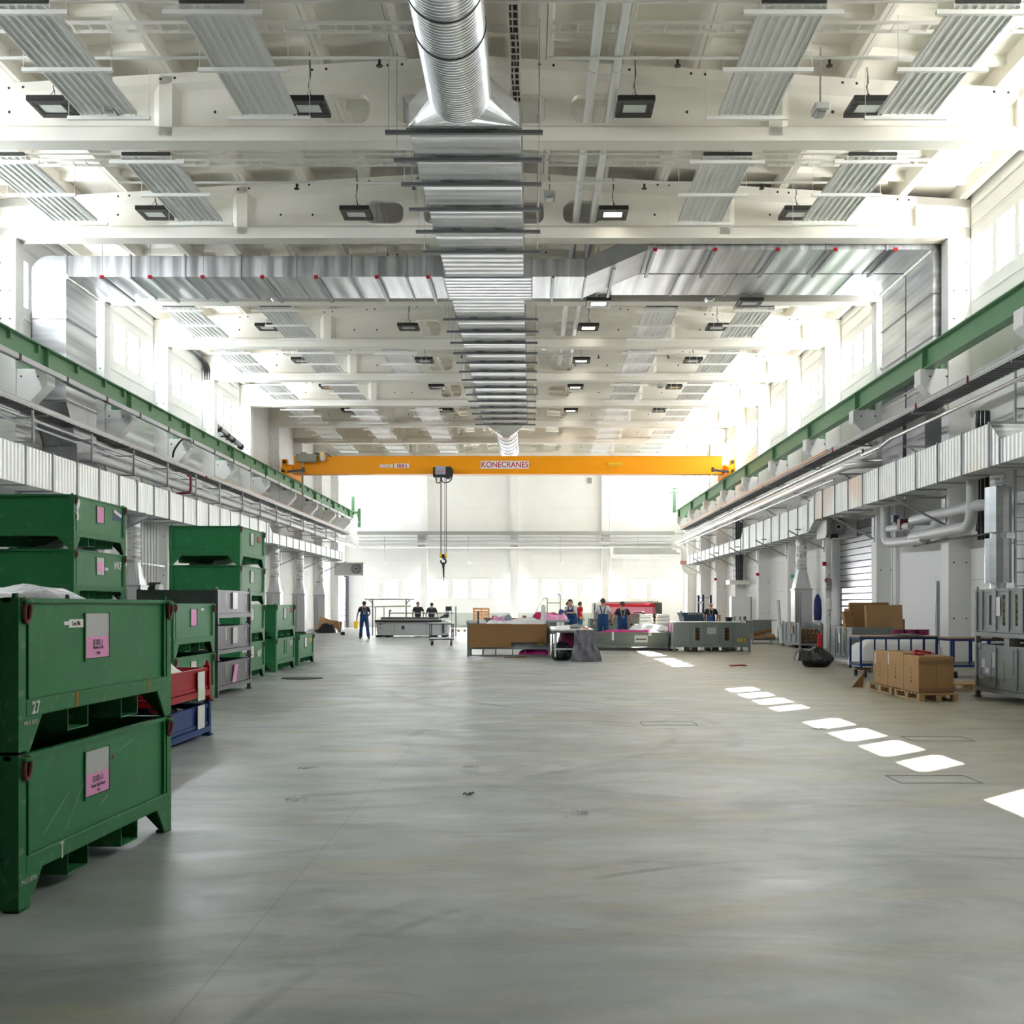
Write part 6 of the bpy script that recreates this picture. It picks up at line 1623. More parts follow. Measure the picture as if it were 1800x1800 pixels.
# stepladder rail
t = thing('platform_ladder', 'silver tubular handrail of a platform ladder behind the work tables', 'ladder', (.6, 48, 0))
fx = lambda px: (px-934)*48/2017
fz = lambda py: 1.5+(1066-py)*48/2017
m = MB(); m.tube(fillet([(fx(962), 48, .1), (fx(962), 48, fz(1044)), (fx(985), 48, fz(1044)), (fx(985), 48, .1)], .12), .022, 8); m.bar((fx(962), 48, fz(1060)), (fx(985), 48, fz(1060)), .03, .03)
m.tube(fillet([(fx(962), 48, fz(1051)), (fx(955), 48, fz(1051)), (fx(937), 48, fz(1083)), (fx(935), 48, .3)], .12), .022, 8); m.build('handrail', CHROME, t)
m = MB()
for i in range(4): m.box(fx(938)+.12*i, fx(962), 47.7, 48.3, .22+.22*i, .25+.22*i)
m.build('step', STEEL, t)
m = MB()
for a in (fx(938), fx(985)): m.bar((a, 47.7, 0), (a, 47.7, .9), .04, .04); m.bar((a, 48.3, 0), (a, 48.3, .9), .04, .04)
m.build('leg', STEEL, t)
# orange pallet leaning and pallets at the end wall
t = thing('leaning_pallet', 'bright orange pallet standing against the white end wall', 'pallet', (lx(845, 76), 76, 0))
m = MB()
for i in range(6): z = .28+.2*i; m.box(lx(831, 76), lx(860, 76), 76, 76.03, z, z+.13)
for q in (831.5, 845, 858): m.box(lx(q, 76), lx(q, 76)+.1, 76.03, 76.13, 0, 1.35)
m.build('pallet_boards', M('pallet_orange', (.80, .38, .16), .7), t)
for i, (a, b) in enumerate(((793, 818), (880, 893))): pallet('wooden_pallet', ['low wooden pallet on the floor beside the cutting machine', 'low wooden pallet on the floor behind the clad stillage'][i], lx(a, 68), lx(b, 68), 67.6, 68.8)
# cutting machine
t = thing('cutting_machine', 'long grey cutting table machine with black top and overhead bars', 'machine', (-5.8, 56.5, 0))
mx = lambda px: (px-934)*56/2017
mz = lambda py: 1.5+(1066-py)*56/2017
m = MB(); m.prism([(mx(660), mz(1092)), (mx(789), mz(1092)), (mx(784), mz(1117)), (mx(663), mz(1117))], 'y', 56, 58.0); m.build('machine_body', M('machine_light', (.46, .47, .48), .4), t, bevel=.03)
m = MB()
for px in (693, 749): m.box(mx(px)-.006, mx(px)+.006, 55.99, 56.0, mz(1116), mz(1094))
m.build('panel_seam', DARK, t)
m = MB(); m.box(mx(706), mx(711), 55.97, 56.0, mz(1106.5), mz(1100)); m.box(mx(777), mx(781), 55.97, 56.0, mz(1113), mz(1098)); m.build('vent', M('vent_dark', (.06, .06, .06), .5), t)
m = MB()
for px, py in ((667, 1097), (670, 1097), (670, 1104)): m.cyl((mx(px), 56, mz(py)), (mx(px), 55.97, mz(py)), .03)
m.build('button', BLACK, t)
m = MB(); m.box(mx(659), mx(776), 55.9, 58.1, mz(1093), mz(1090)); m.build('conveyor_belt', BLACK, t)
m = MB(); m.box(mx(664), mx(774), 55.95, 58, mz(1090), mz(1089)); m.build('white_edge', PWHITE, t)
m = MB(); m.box(mx(668), mx(770), 56.3, 57.9, mz(1089), mz(1085.5)); m.cyl((mx(669), 56.2, mz(1087)), (mx(769), 56.2, mz(1087)), .06, n=10); m.build('gantry', M('gantry_grey', (.10, .10, .11), .4), t)
for px in (664, 680, 760, 780):
    m = MB(); m.box(mx(px)-.12, mx(px)+.12, 56.2, 56.5, 0, mz(1117)+.01); m.box(mx(px)-.12, mx(px)+.12, 57.5, 57.8, 0, mz(1117)+.01); m.build('foot', BLACK, t)
m = MB(); m.bar((mx(681), 56.8, mz(1078)), (mx(796), 56.8, mz(1078)), .05, .05); m.bar((mx(681), 56.8, mz(1086)), (mx(681), 56.8, mz(1074)), .05, .05); m.ball((mx(682.5), 56.8, mz(1073.5)), .06); m.build('light_barrier', M('bar_grey', (.25, .26, .24), .45), t)
t = thing('spreading_frame', 'thin overhead frame with pale bars behind the cutting machine', 'frame', (-6, 59, 0))
nx_ = lambda px: (px-934)*59/2017
nz = lambda py: 1.5+(1066-py)*59/2017
m = MB(); m.bar((nx_(642), 59, nz(1053.5)), (nx_(728), 59, nz(1053.5)), .06, .05)
for px in (655, 714): m.bar((nx_(px), 59, 0), (nx_(px), 59, nz(1053.5)), .06, .06); m.bar((nx_(px)+(-.2 if px < 700 else .2), 59, nz(1054)), (nx_(px), 59, nz(1061)), .04, .04)
for px in (642, 728): m.bar((nx_(px), 59, nz(1053)), (nx_(px), 59, nz(1044)), .025, .025)
m.build('frame_bar', M('bar_dark', (.16, .17, .17), .45), t)
m = MB(); m.bar((nx_(635), 59, nz(1067)), (nx_(722), 59, nz(1065.5)), .08, .06); m.bar((nx_(660), 59, 0), (nx_(660), 59, nz(1067)), .05, .05); m.bar((nx_(675), 59, 0), (nx_(675), 59, nz(1067)), .05, .05); m.build('pale_bar', M('bar_olive', (.50, .50, .36), .45), t)
t = thing('control_terminal', 'dark monitor on a grey operator terminal at the end of the cutting machine', 'monitor', (-4.2, 57.2, 0))
m = MB(); m.box(mx(780), mx(790), 57.2, 57.26, mz(1074), mz(1066)); m.build('screen', M('screen_dark', (.04, .045, .05), .25), t)
m = MB(); m.box(mx(779), mx(787), 56.9, 57.5, mz(1081), mz(1075)); m.bar((mx(790.5), 57.3, .0), (mx(790.5), 57.3, mz(1065)), .04, .04); m.box(mx(790), mx(793), 57.0, 57.6, 0, .05); m.build('terminal_body', M('terminal_grey', (.45, .47, .47), .4), t)
m = MB(); m.prism([(mx(768), mz(1087)), (mx(786), mz(1086)), (mx(787), mz(1080)), (mx(778), mz(1081))], 'y', 56.8, 57.6); m.build('keyboard_hood', M('hood_dark', (.05, .05, .055), .4), t)
m = MB(); m.bar((mx(798), 57.4, 0), (mx(798), 57.4, mz(1066)), .06, .06); o = m.build('marker_post', M('post_beige', (.36, .33, .28), .6)); tag(o, 'slim beige post standing beside the operator terminal', 'post')
# small cart
t = thing('tool_cart', 'small two-shelf cart on casters in front of the cutting machine', 'cart', (-3.45, 43.9, 0))
kx = lambda px: (px-934)*43.8/2017
m = MB()
for x in (kx(755.5), kx(794.5)):
    for y in (43.8, 44.6): m.bar((x, y, .2), (x, y, .85), .035, .035)
for z in (.24, .83):
    for y in (43.8, 44.6): m.bar((kx(755.5), y, z), (kx(794.5), y, z), .03, .04)
m.build('cart_frame', M('cart_blue_black', (.03, .035, .06), .4), t)
MB().box(kx(755), kx(795), 43.78, 44.62, .845, .87).build('top_shelf', M('shelf_pale', (.62, .63, .65), .4), t)
MB().box(kx(755), kx(795), 43.78, 44.62, .26, .30).build('lower_shelf', MATS['shelf_pale'], t)
for x in (kx(758), kx(792)):
    for y in (43.9, 44.5):
        m = MB(); m.cyl((x-.02, y, .085), (x+.02, y, .085), .085, n=14); m.build('wheel', RUBBER, t)
        m = MB(); m.box(x-.03, x+.03, y-.03, y+.03, .15, .23); m.build('caster', STEEL, t)
# laminating machine
t = thing('roll_machine', 'wide machine with a red roll and pink film behind the two workers', 'machine', (4.3, 51, 0))
rx = lambda px: (px-934)*51/2017
rz_ = lambda py: 1.5+(1066-py)*51/2017
m = MB(); m.box(rx(1152), rx(1162), 50.6, 52.5, 0, rz_(1059)); m.box(rx(1043), rx(1046), 50.6, 52.5, 0, rz_(1060)); m.build('side_frame', M('machine_dark', (.09, .10, .085), .5), t)
m = MB()
for i in range(4): m.box(rx(1047+2.6*i), rx(1048.3+2.6*i), 50.7, 50.8, .6, rz_(1059.5))
m.build('striped_guard', M('guard_pale', (.55, .57, .52), .5), t)
m = MB(); m.cyl((rx(1058), 51.2, rz_(1064.5)), (rx(1153), 51.2, rz_(1064.5)), .09, n=20); m.build('red_roll', M('roll_red', (.62, .008, .03), .35), t)
m = MB(); m.add([(rx(1060), 51.15, rz_(1066)), (rx(1152), 51.15, rz_(1066)), (rx(1152), 50.9, rz_(1079)), (rx(1060), 50.9, rz_(1079)), (rx(1060), 51.17, rz_(1066)), (rx(1152), 51.17, rz_(1066)), (rx(1152), 50.92, rz_(1079)), (rx(1060), 50.92, rz_(1079))], [(0, 1, 2, 3), (4, 5, 6, 7), (0, 4, 5, 1), (2, 6, 7, 3)]); m.build('pink_film', M('film_salmon', (.72, .25, .33), .4), t)
m = MB(); m.box(rx(1046), rx(1152), 51.6, 52.4, .2, rz_(1078)); m.box(rx(1056), rx(1150), 51.3, 52.3, rz_(1061.5), rz_(1057.5)); m.build('machine_body', M('machine_grey_body', (.45, .46, .45), .45), t)
m = MB()
for i in range(6): m.bar((rx(1139+3.4*i), 51.2, rz_(1058.5)), (rx(1141+3.4*i), 51.2, rz_(1056.3)), .05, .03)
m.build('hook_row', M('hook_dark', (.12, .10, .05), .5), t)
m = MB(); m.tube(fillet([(rx(1112), 50.5, rz_(1077)), (rx(1129), 50.5, rz_(1075.5)), (rx(1130), 50.5, rz_(1080))], .08), .03, 8); m.build('handle_bar', BLACK, t)
s = stillage('panel_stillage', 'dark grey-green stillage beside the worker in the white shirt', 'stillage', lx(1064, 45), 45, 0, 1.3, 1.2, 1.02, GREYGR, .3, 1.0, 'lrfb')
for i in range(2): sheet_on(s, 'dark_gap', DARK, -.6, .6, -.62, -.605, .33, .42)
s = stillage('panel_stillage', 'dark grey-green stillage behind the worker in the navy shirt', 'stillage', lx(1105, 47), 47.2, 0, 1.2, 1.2, 1.02, GREYGR, .3, 1.0, 'lrfb')
# white rolls stacked
t = thing('roll_table', 'low table carrying the white film rolls', 'table', (4.8, 44.6, 0))
m = MB(); m.box(lx(1122, 44), lx(1184, 44), 43.9, 46, .72, .80); m.build('tabletop', M('machine_pale', (.5, .5, .48), .4), t)
for x in (lx(1124, 44), lx(1182, 44)):
    for y in (44.0, 45.9): MB().box(x-.03, x+.03, y-.03, y+.03, 0, .72).build('leg', GREYST, t)
t = thing('low_table', 'low grey table in front of the white film rolls', 'table', (4.4, 42.5, 0))
MB().box(lx(1108, 42), lx(1182, 42), 41.8, 43.3, .56, .62).build('tabletop', MATS['machine_pale'], t)
for x in (lx(1112, 42), lx(1178, 42)):
    for y in (41.9, 43.2): MB().box(x-.03, x+.03, y-.03, y+.03, 0, .56).build('leg', GREYST, t)
lump('film_sheet', 'white and lilac film spread in front of the white rolls', 'sheet', lx(1110, 42), lx(1180, 42), 41.9, 43.2, .62, .2, FILMW, 27, 20, 10, .25)
i = 0
for j, n in enumerate((2, 2, 2)):
    for k in range(2):
        for q in range(2):
            a, b = (1124, 1149) if q == 0 else (1154, 1178)
            z = .87+.135*j; y = 44.15+.16*k+.02*j
            t = thing('film_roll', '%s white film roll of the %s layer, stack %s' % (['front', 'rear'][k], ['bottom', 'middle', 'top'][j], ['nearer the two workers', 'nearer the blue skip'][q]), 'roll', (lx((a+b)/2, 44), y, z), group='white film rolls')
            MB().cyl((lx(a, 44)+.02*j, y, z), (lx(b, 44)-.02*j, y, z), .066, n=14).build('roll_film', M('roll_white', (.74, .74, .70), .5), t)
            m = MB()
            for e, s2 in ((lx(a, 44)+.02*j, -1), (lx(b, 44)-.02*j, 1)): m.cyl((e, y, z), (e+s2*.03, y, z), .03, n=10)
            m.build('core', CARD, t)
# blue skip and blue post rack
t = thing('tipping_skip', 'blue-grey tipping skip with striped rim near the worker with grey braces', 'skip', (6.7, 49, 0))
qx = lambda px: (px-934)*48/2017
qz = lambda py: 1.5+(1066-py)*48/2017
m = MB(); m.prism([(qx(1198), qz(1077)), (qx(1241), qz(1077)), (qx(1241), .3), (qx(1206), .3), (qx(1202), qz(1085))], 'y', 48, 49.6); m.build('skip_body', BLUEG, t)
m = MB(); m.box(qx(1206), qx(1241), 47.97, 48.0, qz(1080.5), qz(1078)); m.build('rim_band', M('band_navy', (.02, .025, .05), .5), t)
for i in range(8):
    m = MB(); a = qx(1208)+.1*i; m.prism([(a, qz(1080.5)), (a+.05, qz(1080.5)), (a+.09, qz(1078)), (a+.04, qz(1078))], 'y', 47.96, 47.975); m.build('warning_stripe', M('stripe_pale', (.55, .55, .35), .6), t)
m = MB(); m.bar((qx(1198), 48, qz(1077)), (qx(1196.5), 48, qz(1074)), .05, .05); m.box(qx(1203), qx(1240), 48.2, 49.4, 0, .3); m.build('skip_frame', BLUEG, t)
t = thing('post_rack', 'tall dark blue post rack standing behind the blue skip', 'rack', (7.4, 51.5, 0))
m = MB()
for px in (1228, 1236, 1249.5): m.box(lx(px, 51)-.045, lx(px, 51)+.045, 51, 51.1, 0, 1.5+(1066-(1046 if px != 1236 else 1045))*51/2017)
m.build('rack_post', M('rack_navy', (.012, .02, .09), .4), t)
m = MB(); m.bar((lx(1228, 51), 51.05, 1.88), (lx(1249, 51), 51.05, 1.9), .03, .05); m.bar((lx(1228, 51), 51.05, .4), (lx(1249, 51), 51.05, .4), .05, .05); m.build('cross_bar', STEEL, t)
sheet_on(t, 'rack_sign', PAPER, lx(1228, 51)-7.4-.02, lx(1234, 51)-7.4+.05, -.52, -.505, 1.63, 1.72)
# yellow bollard, cardboard heap at the far roller door
t = thing('bollard', 'yellow bollard by the far roller door', 'bollard', (lx(626, 78), 78, 0))
m = MB(); m.box(lx(626, 78)-.14, lx(626, 78)+.14, 77.9, 78.1, 0, .5); m.build('bollard_post', YELLOW, t, bevel=.03)
m = MB(); m.bar((lx(627, 78), 78, .42), (lx(634, 78), 78, .40), .05, .05); m.build('arm', M('arm_pale', (.6, .6, .4), .5), t)
for i, (x0, y0, w, a) in enumerate(((-11.9, 66.2, 1.0, .35), (-11.5, 66.5, .9, .15), (-11.2, 65.9, .5, -.3))):
    m = MB(); m.box(-w/2, w/2, -.04, .04, 0, .75-.12*i); o = m.build('folded_carton', [CARD, CARD_D, CARD][i]); o.location = (x0, y0, .06); o.rotation_euler = (-.25, a, a); tag(o, 'folded brown carton in the heap by the far air unit, %s' % ['largest', 'flat dark one', 'smallest'][i], 'cardboard', 'carton heap by the far air unit')
lump('black_sack', 'black sack at the foot of the far carton heap', 'bag', -12.1, -11.0, 64.6, 65.4, 0, .4, BLACK, 30, 12, 10, .5)
o = MB().box(lx(603, 60)-.1, lx(603, 60)+.1, 59.9, 60.1, 0, .16).build('small_box', BLACK); tag(o, 'tiny black box alone on the floor near the far air units', 'box')
# sink on the container wall
t = thing('wash_basin', 'small white wash basin between the far air units', 'basin', (-12.6, 59.4, .8))
m = MB(); m.box(-12.9, -12.3, 58.3, 58.7, .78, .92); m.build('basin', PWHITE, t, bevel=.03)
m = MB(); m.cyl((-12.6, 58.5, 0.05), (-12.6, 58.5, .78), .06); m.build('drain_pipe', M('drain_blue', (.12, .2, .35), .4), t)
# things on the floor: hatch plates, papers, strips
for i, (px, py) in enumerate(((530, 1193),)):
    d = CAMZ*2017/(py-1066); x = lx(px, d)
    m = MB(); m.prism([(x+.42*math.cos(a)*(1+.1*math.sin(3*a)), d+.3*math.sin(a)) for a in [j*PI/8 for j in range(16)]], 'z', .001, .02)
    o = m.build('floor_mat', M('mat_dark', (.06, .06, .065), .6)); tag(o, 'dark flat mat lying on the floor beside the green row', 'mat')
rnd = random.Random(11)
W = [('beside the nearest green pair', 540, 1352), ('in the open floor, left of a second scrap', 520, 1408), ('near the middle of the floor', 828, 1398), ('towards the sunlit patches', 1018, 1433), ('beyond the nearest scraps', 826, 1350), ('by the sunlit patches', 1442, 1283)]
LB = ['twisted white strip on the floor beyond the nearest green pair', 'thin white strip on the floor, nearer than the twisted one', 'dark crumb of rubber on the open floor', 'crumpled white film scrap in the middle of the floor', 'small pale scrap on the floor beyond the rubber crumb', 'white film scrap beside the nearest sunlit patches']
for i, (w, px, py) in enumerate(W):
    d = CAMZ*2017/(py-1066); x = lx(px, d)
    m = MB()
    dk = i == 2
    for j in range(3 if not dk else 2):
        a = rnd.uniform(-.5, .5); L = rnd.uniform(.04, .08)*(.5 if i == 2 else 1)
        pts = [(x+.03*j-.03+L*(q-2)/2*math.cos(a), d+.04*j+L*(q-2)/2*math.sin(a)*2, .006+.012*math.sin(q*1.3+j)**2) for q in range(5)]
        m.tube(pts, .005 if not dk else .007, 5)
    o = m.build('film_scrap' if not dk else 'rubber_crumb', FILMW if not dk else BLACK); tag(o, LB[i], 'scrap', 'scraps on the floor')
m = MB(); m.tube([(5.0, 28.9, .01), (5.15, 28.8, .02), (5.3, 28.95, .02), (5.42, 28.9, .01)], .02, 6); o = m.build('red_strap', RED); tag(o, 'red strap lying on the floor near the black rubbish bag', 'strap')
m = MB(); m.tube([(.2-1.0, 33.6, .01), (-.5, 33.5, .02), (-.2, 33.7, .015)], .022, 6); o = m.build('brown_strip', CARD_D); tag(o, 'brown strip on the floor in front of the clad stillage', 'strip')
m = MB(); m.box(6.5, 6.9, 36.2, 36.27, .001, .01); o = m.build('brown_strip', CARD_D); tag(o, 'brown strip on the floor in front of the long grey stillage', 'strip')
# floor hatch
d = CAMZ*2017/(1488-1066); 
for i, (px, py, w) in enumerate(((1640, 1370, 'beside the nearest sunlit patch'), (1648, 1299, 'beyond the sunlit patches'), (1175, 1272, 'in the middle of the floor'))):
    dd = CAMZ*2017/(py-1066); x = lx(px, dd); m = MB(); a = .35
    for (x0, x1, y0, y1) in ((-a, a, -.22, -.21), (-a, a, .21, .22), (-a, -a+.01, -.22, .22), (a-.01, a, -.22, .22)): m.box(x+x0, x+x1, dd+y0, dd+y1, .0005, .003)
    o = m.build('floor_hatch', M('hatch_line', (.12, .125, .12), .7)); tag(o, 'thin square hatch outline in the floor '+w, 'floor hatch', 'floor hatches')
m = MB()
m.box(lx(1735, 4.1), lx(1800, 4.1), 4.04, 4.06, .001, .01)

# ------------------------------------------------------------------ people
SKIN = M('skin', (.52, .30, .21), .55); HAIRD = M('hair_dark', (.035, .022, .016), .7); HAIRB = M('hair_shaved', (.33, .21, .15), .6)
def skin_mesh(pts, edges, radii, subdiv=1):
    me = bpy.data.meshes.new('sk'); me.from_pydata(pts, edges, [])
    o = bpy.data.objects.new('sk', me); COL.objects.link(o)
    o.modifiers.new('s', 'SKIN')
    for i, r in enumerate(radii):
        v = me.skin_vertices[0].data[i]; v.radius = r if isinstance(r, tuple) else (r, r); v.use_root = (i == 0)
    sm = o.modifiers.new('d', 'SUBSURF'); sm.levels = subdiv; sm.render_levels = subdiv
    dg = bpy.context.evaluated_depsgraph_get()
    out = bpy.data.meshes.new_from_object(o.evaluated_get(dg))
    bpy.data.objects.remove(o); bpy.data.meshes.remove(me)
    out.polygons.foreach_set('use_smooth', [True]*len(out.polygons))
    return out
class Sk:
    def __init__(s): s.p = []; s.e = []; s.r = []; s.n = {}
    def add(s, name, p, r, to=None):
        s.n[name] = len(s.p); s.p.append(tuple(p)); s.r.append(r)
        if to is not None: s.e.append((s.n[to], s.n[name]))
    def make(s, name, mat, parent, sub=1):
        me = skin_mesh(s.p, s.e, s.r, sub); me.name = name; me.materials.clear(); me.materials.append(mat)
        o = bpy.data.objects.new(name, me); COL.objects.link(o); o.parent = parent; return o
def person(label, x, y, yaw, h=1.75, shirt=None, trousers=None, bib=False, braces=None, gloves=None, hair='short', lean=0.0, arms=None, legs=None, headturn=0.0, headnod=0.0, sleeves=.55, group=None, belt=False):
    """local frame: faces +Y; yaw about z"""
    t = thing('person', label, 'person', (x, y, 0), yaw, group)
    k = h/1.75
    legs = legs or [(-.11, .02), (.11, -.02)]
    def L(p):  # lean of the upper body about the hips
        px, py, pz = p; dz = pz-.95
        if dz > 0: py = py+dz*math.sin(lean); pz = .95+dz*math.cos(lean)
        return (px*k, py*k, pz*k)
    arms = arms or [((-.27, -.02, 1.16), (-.27, .07, .92)), ((.27, -.02, 1.16), (.27, .07, .92))]
    B = Sk()
    B.add('pel', L((0, 0, .97)), (.15*k, .11*k)); B.add('wst', L((0, 0, 1.10)), (.145*k, .10*k), 'pel'); B.add('chs', L((0, 0, 1.30)), (.165*k, .11*k), 'wst'); B.add('upc', L((0, 0, 1.42)), (.13*k, .085*k), 'chs'); B.add('nk', L((0, .01, 1.50)), .056*k, 'upc')
    ht = (math.sin(headturn), math.cos(headturn))
    nod = headnod
    B.add('jaw', L((0+.02*ht[0], .025*ht[1]+nod*.6, 1.565)), (.066*k, .072*k), 'nk'); B.add('hd', L((0, .015+nod, 1.655)), (.078*k, .094*k), 'jaw'); B.add('crn', L((0, .0+nod, 1.715)), (.058*k, .066*k), 'hd')
    B.add('nose', L((.105*ht[0], .03+nod+.075*ht[1], 1.615)), .016*k, 'jaw')
    for i, s in enumerate((-1, 1)):
        B.add('ear%d' % i, L((s*.088*ht[1], .015+nod-s*.088*ht[0], 1.635)), (.012*k, .022*k), 'hd')
        ax, ay = legs[i]
        hip = (s*.095*k, 0, .92*k)
        B.add('hip%d' % i, hip, .095*k, 'pel'); B.add('kn%d' % i, ((s*.10+ax)/2*k, (ay*.5+.035)*k, .50*k), .062*k, 'hip%d' % i); B.add('an%d' % i, (ax*k, ay*k, .10*k), .046*k, 'kn%d' % i)
        B.add('hl%d' % i, (ax*k, (ay-.02)*k, .045*k), .042*k, 'an%d' % i); B.add('to%d' % i, ((ax+s*.03)*k, (ay+.17)*k, .035*k), (.042*k, .028*k), 'hl%d' % i)
        e, w = arms[i]
        B.add('sh%d' % i, L((s*.17, -.005, 1.425)), .058*k, 'upc'); B.add('el%d' % i, L(e), .042*k, 'sh%d' % i); B.add('wr%d' % i, L(w), .030*k, 'el%d' % i)
        E, Wv = Vector(L(e)), Vector(L(w)); d = (Wv-E).normalized()
        B.add('hn%d' % i, Wv+d*.05*k, (.040*k, .022*k), 'wr%d' % i)
        hc = Wv+d*.085*k; B.add('pm%d' % i, hc, (.040*k, .020*k), 'hn%d' % i)
        side = Vector((0, 1, 0)) if abs(d.y) < .8 else Vector((1, 0, 0))
        side = (side-d*side.dot(d)).normalized(); inn = d.cross(side)*(-s)
        for f in range(4):
            q = hc+side*(.028-.019*f)*k; ln = (.075, .085, .08, .062)[f]*k
            B.add('f%d%d' % (i, f), q+d*ln*.5+inn*.006, .0095*k, 'pm%d' % i); B.add('g%d%d' % (i, f), q+d*ln*.9+inn*.03*k, .008*k, 'f%d%d' % (i, f))
        q = Wv+d*.035*k+side*.035*k
        B.add('t%d' % i, q+side*.02*k+d*.02*k, .011*k, 'hn%d' % i); B.add('u%d' % i, q+side*.03*k+d*.055*k+inn*.015, .009*k, 't%d' % i)
    B.make('body', SKIN, t)
    # trousers or overalls
    T = Sk()
    T.add('pel', L((0, 0, .97)), (.20*k, .162*k))
    T.add('wst', L((0, 0, 1.06)), (.20*k, .158*k), 'pel')
    if bib: T.add('bib', L((0, .0, 1.15)), (.205*k, .162*k), 'wst'); T.add('bib2', L((0, .0, 1.24)), (.20*k, .155*k), 'bib')
    for i, s in enumerate((-1, 1)):
        ax, ay = legs[i]
        T.add('hip%d' % i, (s*.1*k, 0, .90*k), .118*k, 'pel'); T.add('kn%d' % i, ((s*.10+ax)/2*k, (ay*.5+.03)*k, .50*k), .086*k, 'hip%d' % i); T.add('an%d' % i, (ax*k, (ay+.01)*k, .045*k), .088*k, 'kn%d' % i)
    T.make('overalls' if bib else 'trousers', trousers, t)
    H = Sk()
    H.add('wst', L((0, 0, .91)), (.185*k, .15*k)); H.add('w0', L((0, 0, 1.04)), (.180*k, .14*k), 'wst'); H.add('w2', L((0, 0, 1.15)), (.175*k, .132*k), 'w0'); H.add('chs', L((0, 0, 1.30)), (.190*k, .134*k), 'w2'); H.add('upc', L((0, 0, 1.425)), (.142*k, .096*k), 'chs'); H.add('nk', L((0, .005, 1.475)), .066*k, 'upc')
    for i, s in enumerate((-1, 1)):
        e, w = arms[i]
        S0, E, Wv = Vector(L((s*.17, -.005, 1.425))), Vector(L(e)), Vector(L(w))
        H.add('sh%d' % i, S0, .080*k, 'upc')
        if sleeves <= 1: H.add('sl%d' % i, S0.lerp(E, max(.75, sleeves)), .072*k, 'sh%d' % i)
    H.make('shirt', shirt, t)
    # shoes
    for i, s in enumerate((-1, 1)):
        ax, ay = legs[i]; Z = Sk(); Z.add('a', (ax*k, (ay-.05)*k, .05*k), .066*k); Z.add('b', ((ax+s*.02)*k, (ay+.09)*k, .045*k), (.052*k, .044*k), 'a'); Z.add('c', ((ax+s*.035)*k, (ay+.20)*k, .035*k), (.045*k, .032*k), 'b'); Z.make('shoe', M('shoe_dark', (.02, .018, .018), .6), t)
        if gloves:
            e, w = arms[i]; E, Wv = Vector(L(e)), Vector(L(w)); d = (Wv-E).normalized()
            G = Sk(); G.add('a', Wv-d*.01*k, .038*k); G.add('b', Wv+d*.06*k, (.05*k, .03*k), 'a'); G.add('c', Wv+d*.13*k, (.045*k, .026*k), 'b'); G.make('glove', gloves[i] if isinstance(gloves, (list, tuple)) else gloves, t)
    # hair cap, eyes
    hm = MB(); c = Vector(L((0, .0+nod-.012, 1.672)))
    if hair != 'bald':
        rings = []
        for j in range(7):
            a = PI/2*j/6; ring = []
            for i in range(16):
                b = 2*PI*i/16; back = -math.sin(b+headturn)
                z = (-.125*max(0, back)-.04*(1-abs(back)))*(1-j/6)
                kk = 1-.12*max(0, back)*(1-j/6)
                ring.append((c.x+.094*k*math.cos(a)*math.cos(b)*kk, c.y+.108*k*math.cos(a)*math.sin(b)*kk-.006, c.z+.066*k*math.sin(a)**.8+z*k+.014))
            rings.append(ring)
        hm.loft(rings, True, True); hh = loc_build(hm, 'hair', HAIRD, t)
    em = MB()
    for s in (-1, 1): em.ball(L((s*.032*ht[1]+.088*ht[0], .015+nod+.092*ht[1]-s*.03*ht[0], 1.648)), .010*k, n=8, m=6)
    loc_build(em, 'eye', INK, t)
    if braces:
        m = MB()
        yb = -.135; 
        for s in (-1, 1):
            pts = [L((s*.02 if bib != 'par' else s*.07, yb-.012, 1.14)), L((s*.05, yb-.012, 1.28)), L((s*.085, -.105, 1.43)), L((s*.09, 0, 1.505)), L((s*.09, .07, 1.46)), L((s*.085, .15, 1.32)), L((s*.08, .155, 1.16))]
            for a, b in zip(pts[:-1], pts[1:]): m.bar(a, b, .032*k, .012, (0, 1, 0))
        loc_build(m, 'braces', braces, t)
        if belt: m = MB(); m.loft([[L((.215*math.cos(a), .175*math.sin(a), z)) for a in [q*PI/12 for q in range(24)]] for z in (1.05, 1.09)]); loc_build(m, 'belt', M('belt_dark', (.02, .03, .06), .6), t)
    if bib:
        m = MB(); m.sheet(6, 6, lambda u, v: L(((u-.5)*.30*(1-.25*v), .158-.02*abs(u-.5)*4*abs(u-.5)-.012*v, 1.05+.30*v))); loc_build(m, 'bib_front', trousers, t, solid=.012)
    return t
NAVY = M('shirt_navy', (.014, .018, .035), .8); WHT = M('shirt_white', (.66, .66, .70), .8); BLK = M('shirt_charcoal', (.035, .033, .036), .8); OVB = M('overall_blue', (.012, .062, .20), .8, var=.12, scale=9); REDS = M('shirt_red', (.55, .012, .02), .8); OLV = M('shirt_olive', (.09, .085, .06), .8); JEAN = M('jeans_blue', (.03, .09, .17), .8)
GBLK = M('glove_black', (.012, .012, .014), .6); GWHT = M('glove_white', (.6, .6, .62), .7); GST = M('brace_grey', (.30, .29, .30), .7)
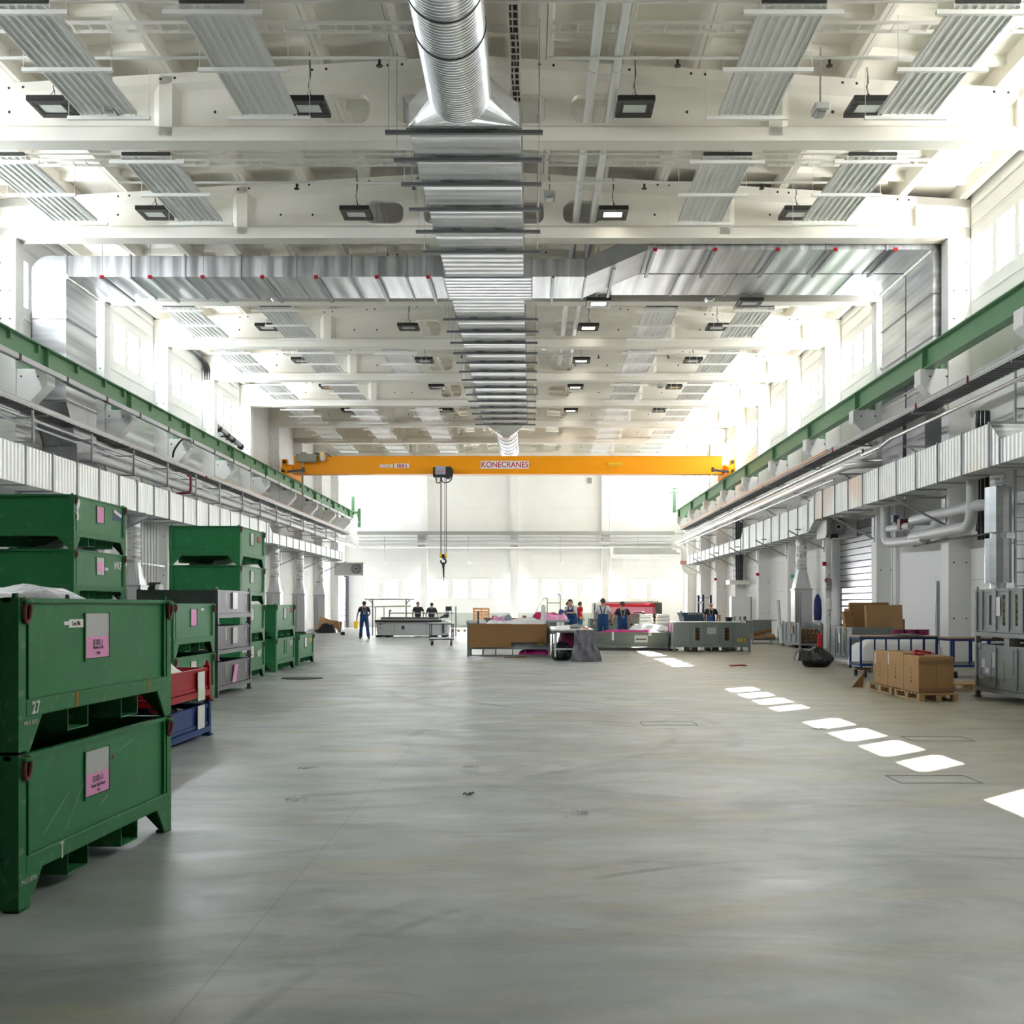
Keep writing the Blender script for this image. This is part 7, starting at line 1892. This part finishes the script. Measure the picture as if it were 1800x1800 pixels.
person('person in navy shirt and blue overalls walking past the cutting machine', -7.78, 53.4, math.radians(12), 1.75, NAVY, OVB, True, GST, legs=[(-.16, .10), (.20, -.12)], arms=[((-.30, -.05, 1.17), (-.33, .10, .93)), ((.29, .05, 1.18), (.16, .20, 1.02))], headturn=.1, belt=True)
person('person in charcoal shirt with hand on hip behind the cutting machine', -5.85, 59.2, math.radians(185), 1.74, BLK, M('trousers_dark', (.03, .03, .035), .8), headturn=.1, arms=[((-.32, .06, 1.18), (-.26, .22, .97)), ((.28, 0, 1.15), (.27, .08, .92))])
person('person in charcoal shirt behind the cutting machine, nearer the monitor', -5.12, 59.0, math.radians(5), 1.70, BLK, MATS['trousers_dark'], arms=[((-.30, .0, 1.15), (-.30, .12, .93)), ((.29, .02, 1.15), (.32, .14, .93))])
person('person in white shirt and blue overalls bending over the pink film', 1.62, 44.85, math.radians(150), 1.80, WHT, OVB, True, M('brace_navy', (.02, .03, .08), .7), gloves=GBLK, lean=.22, arms=[((-.24, .20, 1.22), (-.02, .46, 1.22)), ((.24, .22, 1.24), (.12, .50, 1.30))], headnod=.05)
person('person in olive shirt standing behind the one bending over film', 1.82, 57, math.radians(-60), 1.75, OLV, JEAN)
person('person in red shirt and jeans standing behind the film tables', 2.42, 57, math.radians(-70), 1.74, REDS, JEAN, headturn=-.3)
person('person seen from behind in white shirt and crossed dark braces', 2.58, 41.35, math.radians(-6), 1.80, WHT, OVB, True, MATS['brace_navy'], gloves=[GWHT, GBLK], legs=[(-.13, 0), (.13, .02)], arms=[((-.27, -.02, 1.16), (-.29, .06, .93)), ((.28, .02, 1.17), (.25, .22, .98))], headturn=-.2)
person('person seen from behind in navy shirt, grey braces and black gloves', 3.22, 40.55, math.radians(4), 1.68, NAVY, OVB, True, GST, gloves=GBLK, legs=[(-.14, 0), (.14, .02)], arms=[((-.31, .0, 1.17), (-.38, .08, .95)), ((.30, .0, 1.17), (.34, .10, .95))], headturn=-.1)
person('bald person in black shirt and blue overalls beyond the long grey stillage', 7.2, 46.0, math.radians(-4), 1.66, M('shirt_black', (.014, .014, .016), .8), OVB, True, GST, hair='bald', arms=[((-.29, .04, 1.16), (-.24, .22, 1.0)), ((.30, .04, 1.16), (.26, .24, 1.0))], headnod=.02)
